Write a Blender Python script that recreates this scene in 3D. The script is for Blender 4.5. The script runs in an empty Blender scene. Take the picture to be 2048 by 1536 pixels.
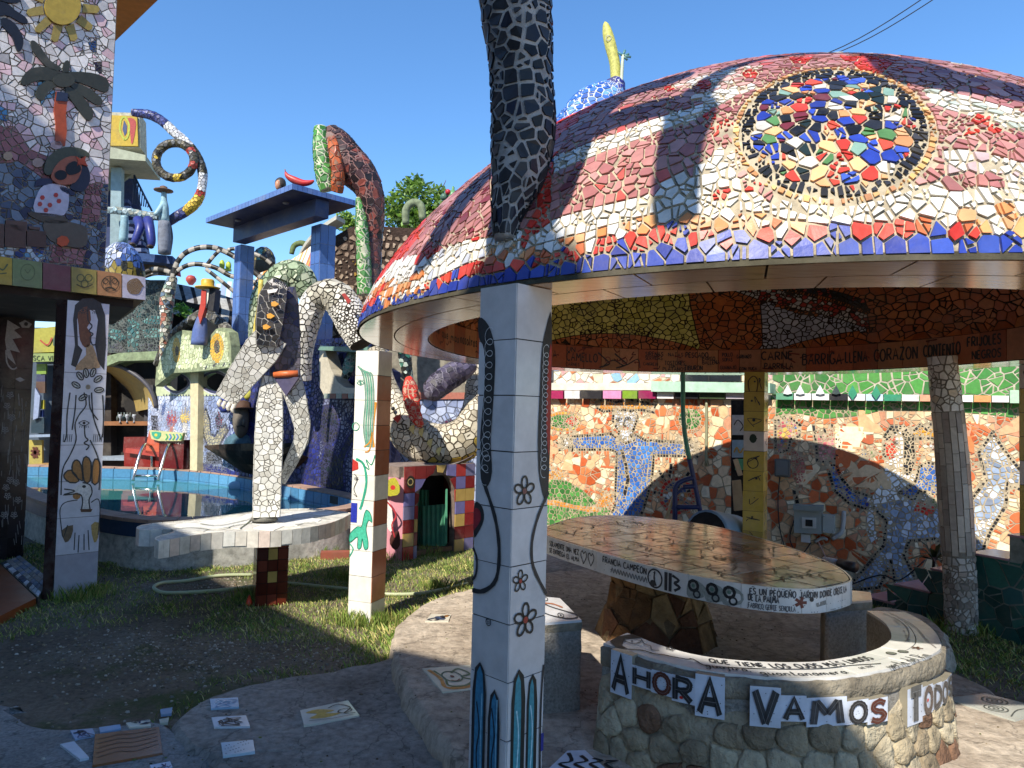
import bpy, math, random
import numpy as np
from mathutils import Vector, Matrix, noise
from mathutils.kdtree import KDTree
from mathutils.geometry import tessellate_polygon
rng = random.Random(7)
C = bpy.context.scene.collection
R = math.radians
# ------------------------------------------------------------------ camera
EYE, PITCH, ROLL, FPX = 1.65, R(2.2), R(1.35), 1420.0
cF = Vector((0, math.cos(PITCH), math.sin(PITCH)))
_U = Vector((0, -math.sin(PITCH), math.cos(PITCH))); _R = Vector((1, 0, 0))
cR = _R*math.cos(ROLL) + _U*math.sin(ROLL); cU = _U*math.cos(ROLL) - _R*math.sin(ROLL)
cam = bpy.data.objects.new('camera', bpy.data.cameras.new('camera')); C.objects.link(cam)
cam.data.sensor_width = 36; cam.data.lens = FPX/2048*36; cam.data.clip_end = 2000; cam.data.clip_start = .05
m = Matrix((cR, cU, -cF)).transposed().to_4x4(); m.translation = Vector((0, 0, EYE)); cam.matrix_world = m
bpy.context.scene.camera = cam
# ------------------------------------------------------------------ light
SUN_EL, SUN_AZ = R(42), R(62)            # azimuth of travel of the light, from +x
s_h = Vector((math.cos(SUN_AZ), math.sin(SUN_AZ), 0))
sdir = (s_h*math.cos(SUN_EL) - Vector((0, 0, math.sin(SUN_EL)))).normalized()
w = bpy.data.worlds.new('World'); bpy.context.scene.world = w; w.use_nodes = True
nt = w.node_tree; bg = nt.nodes['Background']
sky = nt.nodes.new('ShaderNodeTexSky'); sky.sky_type = 'NISHITA'; sky.sun_disc = False
sky.sun_elevation = SUN_EL; sky.sun_rotation = math.atan2(-s_h.x, -s_h.y)
sky.air_density = 1.0; sky.dust_density = .1; sky.ozone_density = 5.0
hsv = nt.nodes.new('ShaderNodeHueSaturation'); hsv.inputs['Saturation'].default_value = 1.13; hsv.inputs['Value'].default_value = .88
nt.links.new(sky.outputs[0], hsv.inputs['Color']); nt.links.new(hsv.outputs[0], bg.inputs[0]); bg.inputs[1].default_value = .15
sl = bpy.data.lights.new('sun', 'SUN'); sl.energy = 4.2; sl.angle = R(.53); sl.color = (1, .93, .82)
so = bpy.data.objects.new('sun', sl); C.objects.link(so); so.rotation_euler = sdir.to_track_quat('-Z', 'Y').to_euler()
vs = bpy.context.scene.view_settings; vs.view_transform = 'Standard'; vs.look = 'None'; vs.exposure = .9; vs.gamma = 1
vs.use_curve_mapping = False
# ------------------------------------------------------------------ pixel helpers (design time: a pixel and a real distance give a place)
def ray(x, y): return cF + cR*((x-1024)/FPX) - cU*((y-768)/FPX)
O = Vector((0, 0, EYE))
def onz(x, y, z=0.): d = ray(x, y); return O + d*((z-EYE)/d.z)
def at(x, y, Y): d = ray(x, y); return O + d*(Y/d.y)
def onpl(x, y, P, n): d = ray(x, y); return O + d*((P-O).dot(n)/d.dot(n))
def px(P):
    v = P-O; k = v.dot(cF)
    return (1024+FPX*v.dot(cR)/k, 768-FPX*v.dot(cU)/k, k) if k > .05 else (-9999, -9999, k)
# ------------------------------------------------------------------ colour
def lin(c): return c/12.92 if c <= .04045 else ((c+.055)/1.055)**2.4
def H(s): return tuple(lin(int(s[i:i+2], 16)/255) for i in (0, 2, 4))
def mul(c, k): return tuple(min(1, max(0, x*k)) for x in c[:3])
def mix(a, b, t): return tuple(x*(1-t)+y*t for x, y in zip(a, b))
# ------------------------------------------------------------------ materials
def nodes(name):
    mt = bpy.data.materials.new(name); mt.use_nodes = True
    return mt, mt.node_tree, mt.node_tree.nodes['Principled BSDF']
def coords(t): return t.nodes.new('ShaderNodeTexCoord').outputs['Object']
def noisen(t, scale, detail=4, rough=.6, src=None, dist=0.):
    n = t.nodes.new('ShaderNodeTexNoise'); n.inputs['Scale'].default_value = scale; n.inputs['Detail'].default_value = detail
    n.inputs['Roughness'].default_value = rough; n.inputs['Distortion'].default_value = dist
    t.links.new(src or coords(t), n.inputs['Vector']); return n
def rampn(t, fac, stops):
    r = t.nodes.new('ShaderNodeValToRGB'); e = r.color_ramp.elements
    while len(e) < len(stops): e.new(.5)
    for el, (p, c) in zip(e, stops): el.position = p; el.color = (*c, 1)
    t.links.new(fac, r.inputs[0]); return r
def mixn(t, mode, fac, a, b):
    n = t.nodes.new('ShaderNodeMix'); n.data_type = 'RGBA'; n.blend_type = mode
    for s, v in ((0, fac), (6, a), (7, b)):
        if hasattr(v, 'is_output'): t.links.new(v, n.inputs[s])
        elif s == 0: n.inputs[0].default_value = v
        else: n.inputs[s].default_value = (*v[:3], 1)
    return n.outputs[2]
def bumpn(t, b, h, strength, dist=.01):
    n = t.nodes.new('ShaderNodeBump'); n.inputs['Strength'].default_value = strength; n.inputs['Distance'].default_value = dist
    t.links.new(h, n.inputs['Height']); t.links.new(n.outputs[0], b.inputs['Normal']); return n
def attr_mat(name, rough=.25, amt=.25, nscale=18, bump=.15, bscale=40, spec=.5, dist=.004, dirt=.0, dirtcol=(.16, .14, .11), coat=0):
    mt, t, b = nodes(name)
    a = t.nodes.new('ShaderNodeAttribute'); a.attribute_name = 'Col'
    n = noisen(t, nscale, 5); g = rampn(t, n.outputs['Fac'], [(.3, (1-amt,)*3), (.7, (1+amt*.3,)*3)])
    c = mixn(t, 'MULTIPLY', 1, a.outputs['Color'], g.outputs[0])
    if dirt:
        d = noisen(t, 2.2, 8, .7); dr = rampn(t, d.outputs['Fac'], [(.5, (0, 0, 0)), (.72, (dirt,)*3)])
        c = mixn(t, 'MIX', dr.outputs[0], c, dirtcol)
    t.links.new(c, b.inputs['Base Color']); b.inputs['Specular IOR Level'].default_value = spec
    rr = t.nodes.new('ShaderNodeMapRange'); rr.inputs[3].default_value = max(.03, rough-.1); rr.inputs[4].default_value = min(1, rough+.14)
    t.links.new(noisen(t, 7, 5).outputs['Fac'], rr.inputs[0]); t.links.new(rr.outputs[0], b.inputs['Roughness'])
    if coat: b.inputs['Coat Weight'].default_value = coat; b.inputs['Coat Roughness'].default_value = .06
    if bump: bumpn(t, b, noisen(t, bscale, 4).outputs['Fac'], bump, dist)
    return mt
GLAZE = attr_mat('glazed_tile', .38, .2, 25, .3, 30, spec=.3, dirt=.45)
GLOSS = attr_mat('polished_tile', .17, .14, 14, .14, 8, dirt=.32, dirtcol=(.3, .28, .25))
MATTE = attr_mat('painted_matt', .75, .22, 12, .35, 55, dirt=.35)
PAINT = attr_mat('brushed_ink', .45, .35, 60, .2, 70)
GROUT = attr_mat('cement_grout', .92, .45, 14, .8, 90, .2, .006, dirt=.4, dirtcol=(.16, .14, .115))
STONE = attr_mat('rough_stone', .93, .5, 9, 1.0, 22, .2, .03, dirt=.6, dirtcol=(.09, .065, .045))
CLEAN = attr_mat('smooth_paint', .45, .1, 9, .05, 60, dirt=.15)
METAL = None
def m_metal(name, col, rough=.25):
    mt, t, b = nodes(name); b.inputs['Base Color'].default_value = (*col, 1); b.inputs['Metallic'].default_value = 1
    b.inputs['Roughness'].default_value = rough; return mt
STEEL = m_metal('brushed_steel', (.62, .62, .6), .22)
def pebble_mat(name, c0, c1, c2, scale=30, bs=.8, moss=None, cracks=True):
    mt, t, b = nodes(name); co = coords(t)
    n1 = noisen(t, 1.7, 10, .68, co, .4); n2 = noisen(t, scale, 6, .7, co)
    base = rampn(t, n1.outputs['Fac'], [(.3, c0), (.5, c1), (.72, c2)])
    g = rampn(t, n2.outputs['Fac'], [(.32, (.45,)*3), (.6, (1.1,)*3)])
    c = mixn(t, 'MULTIPLY', .8, base.outputs[0], g.outputs[0])
    v = t.nodes.new('ShaderNodeTexVoronoi'); v.feature = 'DISTANCE_TO_EDGE'; v.inputs['Scale'].default_value = 2.2
    dv = noisen(t, 3, 4, .6, co); vm = t.nodes.new('ShaderNodeVectorMath'); vm.operation = 'MULTIPLY_ADD'
    t.links.new(dv.outputs['Color'], vm.inputs[0]); vm.inputs[1].default_value = (.5, .5, .5); t.links.new(co, vm.inputs[2])
    t.links.new(vm.outputs[0], v.inputs['Vector'])
    if cracks:
        cr = rampn(t, v.outputs['Distance'], [(0, (.35,)*3), (.018, (1, 1, 1))])
        c = mixn(t, 'MULTIPLY', .7, c, cr.outputs[0])
    if moss:
        mr = rampn(t, noisen(t, .9, 9, .7, co).outputs['Fac'], [(.52, (0, 0, 0)), (.62, (.85,)*3)])
        c = mixn(t, 'MIX', mr.outputs[0], c, moss)
    t.links.new(c, b.inputs['Base Color']); b.inputs['Roughness'].default_value = .94; b.inputs['Specular IOR Level'].default_value = .25
    ad = t.nodes.new('ShaderNodeMath'); ad.operation = 'MULTIPLY_ADD'; t.links.new(n1.outputs['Fac'], ad.inputs[0]); ad.inputs[1].default_value = 2.
    t.links.new(n2.outputs['Fac'], ad.inputs[2]); bumpn(t, b, ad.outputs[0], bs, .02); return mt
CONC = pebble_mat('worn_concrete', (.17, .155, .135), (.31, .285, .25), (.45, .41, .36), 22, 1)
PATH = pebble_mat('grey_pavement', (.2, .19, .175), (.3, .285, .265), (.4, .385, .36), 60, .6)
TERR = pebble_mat('terrace_stone', (.3, .24, .18), (.46, .385, .3), (.58, .5, .4), 16, .8)
SOIL = pebble_mat('bare_soil', (.11, .085, .062), (.18, .145, .105), (.26, .22, .165), 34, 1, moss=(.06, .085, .022), cracks=False)
PLAST = pebble_mat('stained_render', (.3, .3, .26), (.5, .49, .44), (.62, .6, .54), 14, .3, cracks=False)
# ------------------------------------------------------------------ mesh builder
class MB:
    def __init__(s): s.v = []; s.f = []; s.c = []; s.m = []
    def add(s, vs, fs, col, smooth=False):
        o = len(s.v); s.v += [tuple(p) for p in vs]
        for i, f in enumerate(fs):
            s.f.append([o+k for k in f]); s.c.append(col[i] if isinstance(col, list) else col); s.m.append(smooth)
        return s
    def box(s, c, d, col, rz=0, rot=None, taper=1.0):
        M = rot or Matrix.Rotation(rz, 3, 'Z'); c = Vector(c); vs = []
        for z in (-1, 1):
            k = taper if z > 0 else 1
            for x, y in ((-1, -1), (1, -1), (1, 1), (-1, 1)): vs.append(c + M @ Vector((x*d[0]/2*k, y*d[1]/2*k, z*d[2]/2)))
        return s.add(vs, [(3, 2, 1, 0), (4, 5, 6, 7), (0, 1, 5, 4), (1, 2, 6, 5), (2, 3, 7, 6), (3, 0, 4, 7)], col)
    def prism(s, poly, z0, z1, col, ctop=None):
        p = ccw([(q[0], q[1]) for q in poly]); n = len(p)
        vs = [(x, y, z0) for x, y in p]+[(x, y, z1) for x, y in p]
        return s.add(vs, [tuple(range(n, 2*n)), tuple(range(n-1, -1, -1))]+[(i, (i+1) % n, n+(i+1) % n, n+i) for i in range(n)], [ctop or col]+[col]*(n+1))
    def slab(s, pts, off, col):            # closed 3D polygon extruded by a vector
        n = len(pts); off = Vector(off); vs = [Vector(p) for p in pts]; vs += [p+off for p in vs]
        tr = tessellate_polygon([vs[:n]]); fs = []
        for a, b, c in tr:
            nrm = (vs[b]-vs[a]).cross(vs[c]-vs[a]); k = nrm.dot(off)
            fs.append((a, b, c) if k < 0 else (c, b, a)); fs.append((n+c, n+b, n+a) if k < 0 else (n+a, n+b, n+c))
        fs += [(i, (i+1) % n, n+(i+1) % n, n+i) for i in range(n)]
        return s.add(vs, fs, col)
    def tube(s, pts, rad, col, seg=8, cap=True, flat=1.0, up=None):
        pts = [Vector(p) for p in pts]; n = len(pts)
        if not isinstance(rad, (list, tuple)): rad = [rad]*n
        rings = frames(pts, up); vs = []
        for p, (a, b), r in zip(pts, rings, rad):
            for k in range(seg):
                t = 2*math.pi*k/seg; vs.append(p + a*(math.cos(t)*r) + b*(math.sin(t)*r*flat))
        fs = [(i*seg+k, i*seg+(k+1) % seg, (i+1)*seg+(k+1) % seg, (i+1)*seg+k) for i in range(n-1) for k in range(seg)]
        if cap: fs += [tuple(range(seg-1, -1, -1)), tuple((n-1)*seg+k for k in range(seg))]
        cs = col
        if isinstance(col, list): cs = [col[min(i, len(col)-1)] for i in range(n-1) for k in range(seg)]+[col[0], col[-1]]
        return s.add(vs, fs, cs, True)
    def lathe(s, c, prof, col, seg=16, axis=None):
        c = Vector(c); q = Vector((0, 0, 1)).rotation_difference(Vector(axis)) if axis else None
        vs = []
        for r, z in prof:
            for k in range(seg):
                t = 2*math.pi*k/seg; p = Vector((r*math.cos(t), r*math.sin(t), z)); vs.append(c+((q @ p) if q else p))
        n = len(prof); fs = [(i*seg+k, i*seg+(k+1) % seg, (i+1)*seg+(k+1) % seg, (i+1)*seg+k) for i in range(n-1) for k in range(seg)]
        fs += [tuple(range(seg-1, -1, -1)), tuple((n-1)*seg+k for k in range(seg))]
        return s.add(vs, fs, col, True)
    def blob(s, c, r, col, seg=10, rings=6, jit=.0, rot=None):
        c = Vector(c); r = Vector(r) if not isinstance(r, (int, float)) else Vector((r, r, r)); vs = []; sd = rng.random()*50
        for i in range(rings+1):
            a = math.pi*i/rings
            for k in range(seg):
                t = 2*math.pi*k/seg; p = Vector((math.sin(a)*math.cos(t), math.sin(a)*math.sin(t), -math.cos(a)))
                if jit: p *= 1+jit*noise.noise(p*1.7+Vector((sd, sd, 0)))
                p = Vector((p.x*r.x, p.y*r.y, p.z*r.z))
                vs.append(c+((rot @ p) if rot else p))
        fs = [(i*seg+k, i*seg+(k+1) % seg, (i+1)*seg+(k+1) % seg, (i+1)*seg+k) for i in range(rings) for k in range(seg)]
        return s.add(vs, fs, col, True)
    def build(s, name, mat, parent=None, kind=None, label=None):
        me = bpy.data.meshes.new(name); me.from_pydata(s.v, [], s.f); me.materials.append(mat)
        a = me.attributes.new('Col', 'FLOAT_COLOR', 'FACE')
        a.data.foreach_set('color', np.array([(*c[:3], 1.) for c in s.c], 'f').ravel())
        me.polygons.foreach_set('use_smooth', s.m); me.update()
        o = bpy.data.objects.new(name, me); C.objects.link(o)
        if parent: adopt(o, parent)
        if kind: o['kind'] = kind
        if label: o['label'] = label
        return o
def adopt(o, parent):
    o.parent = parent
    if parent.type == 'EMPTY': o.matrix_parent_inverse = Matrix.Translation(-parent.location)
def thing(name, label, cat, group=None, loc=(0, 0, 0)):
    o = bpy.data.objects.new(name, None); o.empty_display_size = .1; C.objects.link(o); o.location = loc
    o['label'] = label; o['category'] = cat
    if group: o['group'] = group
    return o
def tag(o, label, cat, group=None, kind=None):
    o['label'] = label; o['category'] = cat
    if group: o['group'] = group
    if kind: o['kind'] = kind
    return o
def ccw(p):
    a = sum(p[i][0]*p[(i+1) % len(p)][1]-p[(i+1) % len(p)][0]*p[i][1] for i in range(len(p)))
    return list(p) if a > 0 else list(p)[::-1]
def frames(pts, up=None):
    n = len(pts); out = []; t0 = (pts[1]-pts[0]).normalized()
    a = Vector(up) if up else (Vector((0, 0, 1)) if abs(t0.z) < .9 else Vector((1, 0, 0)))
    for i in range(n):
        t = (pts[min(i+1, n-1)]-pts[max(i-1, 0)]); t = t.normalized() if t.length > 1e-9 else t0
        a = (a-t*a.dot(t)).normalized(); out.append((a, t.cross(a).normalized()))
    return out
def cat(pts, n=6, closed=False):
    P = [Vector(p) for p in pts]; N = len(P); out = []
    for i in range(N if closed else N-1):
        if closed: a, b, c, d = P[(i-1) % N], P[i], P[(i+1) % N], P[(i+2) % N]
        else: a, b, c, d = P[max(i-1, 0)], P[i], P[i+1], P[min(i+2, N-1)]
        for k in range(n):
            t = k/n; out.append(.5*((2*b)+(c-a)*t+(2*a-5*b+4*c-d)*t*t+(3*b-a-3*c+d)*t**3))
    if not closed: out.append(P[-1])
    return out
def cat1(vals, n=6): return [v.x for v in cat([Vector((v, 0, 0)) for v in vals], n)]
def inpoly(x, y, P):
    c = False; j = len(P)-1
    for i in range(len(P)):
        xi, yi = P[i][0], P[i][1]; xj, yj = P[j][0], P[j][1]
        if (yi > y) != (yj > y) and x < (xj-xi)*(y-yi)/(yj-yi)+xi: c = not c
        j = i
    return c
# ------------------------------------------------------------------ broken tile mosaic
def clip(p, nx, ny, c):
    out = []; n = len(p)
    for i in range(n):
        a = p[i]; b = p[(i+1) % n]; da = nx*a[0]+ny*a[1]-c; db = nx*b[0]+ny*b[1]-c
        if da <= 0: out.append(a)
        if (da < 0 < db) or (db < 0 < da):
            t = da/(da-db); out.append((a[0]+(b[0]-a[0])*t, a[1]+(b[1]-a[1])*t))
    return out
def area(p): return .5*sum(p[i][0]*p[(i+1) % len(p)][1]-p[(i+1) % len(p)][0]*p[i][1] for i in range(len(p)))
def inset(p, g):
    q = p; n = len(p)
    for i in range(n):
        a = p[i]; b = p[(i+1) % n]; dx = b[0]-a[0]; dy = b[1]-a[1]; L = math.hypot(dx, dy)
        if L < 1e-7: continue
        nx, ny = dy/L, -dx/L; q = clip(q, nx, ny, nx*a[0]+ny*a[1]-g)
        if len(q) < 3: return []
    return q
def voronoi(seeds, size, dom, wrap=0):
    """convex cells of the seeds inside the rectangle dom; wrap: period in u"""
    allp = [(s[0], s[1], i) for i, s in enumerate(seeds)]
    if wrap:
        x0, x1 = dom[0], dom[2]; b = max(size)*3
        allp += [(x-wrap, y, i) for x, y, i in allp if x > x1-b]+[(x+wrap, y, i) for x, y, i in allp[:len(seeds)] if x < x0+b]
    kd = KDTree(len(allp))
    for k, (x, y, i) in enumerate(allp): kd.insert((x, y, 0), k)
    kd.balance(); out = []
    for i, s in enumerate(seeds):
        r = size[i]*1.9; x, y = s[0], s[1]
        p = [(x-r, y-r), (x+r, y-r), (x+r, y+r), (x-r, y+r)]
        if not wrap:
            p = clip(p, -1, 0, -dom[0]); p = clip(p, 1, 0, dom[2])
        p = clip(p, 0, -1, -dom[1]); p = clip(p, 0, 1, dom[3])
        if len(p) < 3: out.append([]); continue
        for co, k, d in kd.find_n((x, y, 0), 22):
            if d < 1e-6: continue
            if d/2 > r*1.42: break
            dx, dy = co[0]-x, co[1]-y; p = clip(p, dx, dy, (co[0]**2+co[1]**2-x*x-y*y)/2)
            if len(p) < 3: break
        out.append(p if len(p) > 2 else [])
    return out
def split(p, depth, r):
    if depth <= 0 or len(p) < 3: return [p]
    cx = sum(q[0] for q in p)/len(p); cy = sum(q[1] for q in p)/len(p); a = r.random()*math.pi
    # cut across the long side
    best = max(((q[0]-cx)**2+(q[1]-cy)**2, q) for q in p)[1]; a = math.atan2(best[1]-cy, best[0]-cx)+math.pi/2+r.uniform(-.6, .6)
    nx, ny = -math.sin(a), math.cos(a); L = math.sqrt(abs(area(p)))*.15
    c = nx*cx+ny*cy+r.uniform(-L, L); A = clip(p, nx, ny, c); B = clip(p, -nx, -ny, -c)
    return [q for h in (A, B) if len(h) > 2 for q in split(h, depth-1 if r.random() < .5 else 0, r)]
PENDING = []
def mosaic(parent, mapf, dom, base, regions=(), gap=.006, h=.006, tilt=.03, wrap=0, mat=None, name='tile', seed=1, keep=None,
           lines=(), splitp=.35, hullclip=None, limit=300, minpx=9, jit=.36, extra=(), sub=None, cvar=.16):
    """base=(palette,size) or function(u,v)->(palette,size); regions: dicts poly,pal,size,outline=(pal,w)"""
    r = random.Random(seed); seeds = []; size = []; pal = []
    regs = [dict(g) for g in regions]
    for g in regs:
        xs = [q[0] for q in g['poly']]; ys = [q[1] for q in g['poly']]; g['bb'] = (min(xs), min(ys), max(xs), max(ys))
    bfn = base if callable(base) else (lambda u, v: base)
    def label(u, v):
        for i in range(len(regs)-1, -1, -1):
            b = regs[i]['bb']
            if b[0] <= u <= b[2] and b[1] <= v <= b[3] and inpoly(u, v, regs[i]['poly']): return i
        return -1
    kdl = []
    def put(u, v, s, p): seeds.append((u, v)); size.append(s); pal.append(p)
    for e in extra: put(e[0], e[1], e[2], e[3]); kdl.append((e[0], e[1], e[2]))
    for i, g in list(enumerate(regs))+[(None, l) for l in lines]:
        P = g['poly']; closed = i is not None; n = len(P); ol = g.get('outline')
        if not closed: ol = (g['pal'], g['size'])
        if ol is None and g.get('soft'): continue
        st = ol[1]*1.05 if ol else g['size']*.85
        seg = [(P[k], P[(k+1) % n]) for k in range(n if closed else n-1)]; carry = 0
        for a, b in seg:
            L = math.hypot(b[0]-a[0], b[1]-a[1])
            if L < 1e-6: continue
            t = carry; dx, dy = (b[0]-a[0])/L, (b[1]-a[1])/L
            while t < L:
                u, v = a[0]+dx*t, a[1]+dy*t; t += st
                if not (dom[0] <= u <= dom[2] and dom[1] <= v <= dom[3]): continue
                lb = label(u+1e-5, v+1e-5)
                if closed and lb > i: continue
                if ol:
                    put(u, v, ol[1]*.75, ol[0]); kdl.append((u, v, ol[1]*1.6))
                    if True:
                        for sgn in (1, -1):
                            uu, vv = u-dy*ol[1]*sgn, v+dx*ol[1]*sgn; q = label(uu, vv); pp, ss = (regs[q]['pal'], regs[q]['size']) if q >= 0 else bfn(uu, vv)
                            put(uu, vv, max(ol[1], ss*.8), pp)
                else:
                    o = g['size']*.38
                    for sgn in (1, -1):
                        uu, vv = u-dy*o*sgn, v+dx*o*sgn; q = label(uu, vv)
                        pp, ss = (regs[q]['pal'], regs[q]['size']) if q >= 0 else bfn(uu, vv)
                        put(uu, vv, min(ss, g['size'])*.8, pp)
                    kdl.append((u, v, g['size']*.85))
            carry = t-L
    kd = None
    if kdl:
        kd = KDTree(len(kdl))
        for k, q in enumerate(kdl): kd.insert((q[0], q[1], 0), k)
        kd.balance()
    sizes = sorted({round(g['size'], 4) for g in regs}|{round(bfn((dom[0]+dom[2])/2, (dom[1]+dom[3])/2)[1], 4)}) if not callable(base) else None
    if sizes is None:
        ss = set()
        for k in range(600): ss.add(round(bfn(r.uniform(dom[0], dom[2]), r.uniform(dom[1], dom[3]))[1], 4))
        sizes = sorted(ss | {round(g['size'], 4) for g in regs})
    for s in sizes:
        ny = max(1, int((dom[3]-dom[1])/(s*.93))); nx = max(1, int((dom[2]-dom[0])/s)); sx = (dom[2]-dom[0])/nx; sy = (dom[3]-dom[1])/ny
        for j in range(ny):
            for k in range(nx):
                u = dom[0]+(k+.5+(.25 if j % 2 else -.25)+r.uniform(-jit, jit))*sx; v = dom[1]+(j+.5+r.uniform(-jit, jit))*sy
                if wrap: u = dom[0]+(u-dom[0]) % wrap
                if keep and not keep(u, v): continue
                q = label(u, v); pp, s2 = (regs[q]['pal'], regs[q]['size']) if q >= 0 else bfn(u, v)
                if abs(round(s2, 4)-s) > 1e-9: continue
                if kd:
                    hit = kd.find((u, v, 0))
                    if hit[2] is not None and hit[2] < kdl[hit[1]][2]*.72: continue
                put(u, v, s, pp)
    cells = voronoi(seeds, size, dom, wrap); out = []
    for c, pl, sz in zip(cells, pal, size):
        if len(c) < 3: continue
        ar = area(c)
        if ar < (sz*.2)**2: continue
        if hullclip: c = hullclip(c)
        if len(c) < 3: continue
        pcs = split(c, 2, r) if (splitp and r.random() < splitp) else [c]
        col0 = pick(pl, r)
        for p in pcs:
            p = inset(p, gap/2*r.uniform(.7, 1.6))
            if len(p) < 3 or abs(area(p)) < (sz*.13)**2: continue
            q = [p[0]]                        # drop very short edges
            for w_ in p[1:]:
                if math.hypot(w_[0]-q[-1][0], w_[1]-q[-1][1]) > sz*.05: q.append(w_)
            if len(q) < 3: continue
            p = q; cx = sum(a[0] for a in p)/len(p); cy = sum(a[1] for a in p)/len(p)
            tx, ty = r.gauss(0, tilt), r.gauss(0, tilt); hh = h*r.uniform(.75, 1.25)
            top = [Vector(mapf(a[0], a[1], hh+(a[0]-cx)*tx+(a[1]-cy)*ty)) for a in p]
            bot = [Vector(mapf(a[0], a[1], -.002)) for a in p]
            col = pick(pl, r) if r.random() < .25 else col0
            if sub: col = sub(cx, cy, col, r)
            out.append((top, bot, mul(col, 1+r.uniform(-cvar, cvar*.6))))
    PENDING.append(dict(parent=parent, sh=out, mat=mat or GLAZE, name=name, limit=limit, minpx=minpx))
    return out
def pick(pl, r):
    if isinstance(pl[0], (int, float)): return pl
    return pl[int(r.random()*len(pl))]
def shard_mb(mb, top, bot, col):
    n = len(top); mb.add(top+bot, [tuple(range(n))]+[(n+i, n+(i+1) % n, (i+1) % n, i) for i in range(n)], col)
def flush_mosaics():
    """pieces of ten pixels or more that the camera sees become parts, the remainder of each mosaic one mesh"""
    dg = bpy.context.evaluated_depsgraph_get(); dg.update(); sc = bpy.context.scene
    for P in PENDING:
        rank = []
        for i, (top, bot, col) in enumerate(P['sh']):
            c = sum(top, Vector())/len(top); q = px(c)
            if not (0 < q[0] < 2048 and 0 < q[1] < 1536): continue
            pp = [px(t) for t in top]; a = abs(area(pp)); 
            if math.sqrt(a) < P['minpx']*.8 or max(t[0] for t in pp)-min(t[0] for t in pp) < 5: continue
            n = (top[1]-top[0]).cross(top[2]-top[0]); 
            if n.length < 1e-12: continue
            n.normalize(); out = sum(bot, Vector())/len(bot)-c
            if n.dot(out) > 0: n = -n
            d = c-O; 
            if n.dot(d) > 0: continue
            L = d.length; hit = sc.ray_cast(dg, O, d/L, distance=L-.04)
            if hit[0]: continue
            rank.append((-a, i))
        rank.sort(); sel = {i for a, i in rank[:P['limit']]}; mb = MB()
        for i, (top, bot, col) in enumerate(P['sh']):
            if i in sel:
                m1 = MB(); shard_mb(m1, top, bot, col); m1.build(P['name'], P['mat'], P['parent'])
            else: shard_mb(mb, top, bot, col)
        if mb.f:
            if len(sel) < 12 and len(rank) < 12: mb.build(P['name']+'_facing', P['mat'], P['parent'], kind='stuff')
            else: mb.build('small_'+P['name']+'s', P['mat'], P['parent'], kind='stuff')
# surfaces ---------------------------------------------------------
def plane_map(P0, U, V, N):
    P0, U, V, N = Vector(P0), Vector(U), Vector(V), Vector(N)
    return lambda u, v, h: P0+U*u+V*v+N*h
def tube_map(pts, rad, flat=1.0, up=None, twist=0):
    """u: 0..1 round the tube scaled by mean girth, v: arc length. returns map, girth, length"""
    pts = [Vector(p) for p in pts]; fr = frames(pts, up); n = len(pts)
    if not isinstance(rad, (list, tuple)): rad = [rad]*n
    cum = [0]
    for i in range(1, n): cum.append(cum[-1]+(pts[i]-pts[i-1]).length)
    G = 2*math.pi*(sum(rad)/n)*(1+flat)/2; Lt = cum[-1]
    def f(u, v, h):
        v = min(max(v, 0), Lt); i = 0
        lo, hi = 0, n-1
        while hi-lo > 1:
            md = (lo+hi)//2
            if cum[md] <= v: lo = md
            else: hi = md
        i = lo; t = (v-cum[i])/max(1e-9, cum[i+1]-cum[i])
        c = pts[i].lerp(pts[i+1], t); a = fr[i][0].lerp(fr[i+1][0], t); b = fr[i][1].lerp(fr[i+1][1], t); r_ = rad[i]*(1-t)+rad[i+1]*t
        an = 2*math.pi*u/G+twist; ca, sa = math.cos(an), math.sin(an)
        d = a*ca*r_+b*sa*r_*flat; nn = (a*ca*flat+b*sa); nn.normalize()
        return c+d+nn*h
    return f, G, Lt
def tube_mosaic(parent, pts, rad, pal, size, core='body', corecol=(.5, .48, .42), flat=1., seg=16, up=None, **k):
    mb = MB(); mb.tube(pts, rad, corecol, seg, True, flat, up); mb.build(core, GROUT, parent)
    f, G, L = tube_map(pts, rad, flat, up)
    base = pal if callable(pal) else (pal, size)
    mosaic(parent, f, (0, 0, G, L), base if not callable(pal) else (lambda u, v: pal(u/G, v/L)), wrap=G, **k)
    return f, G, L
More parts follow.
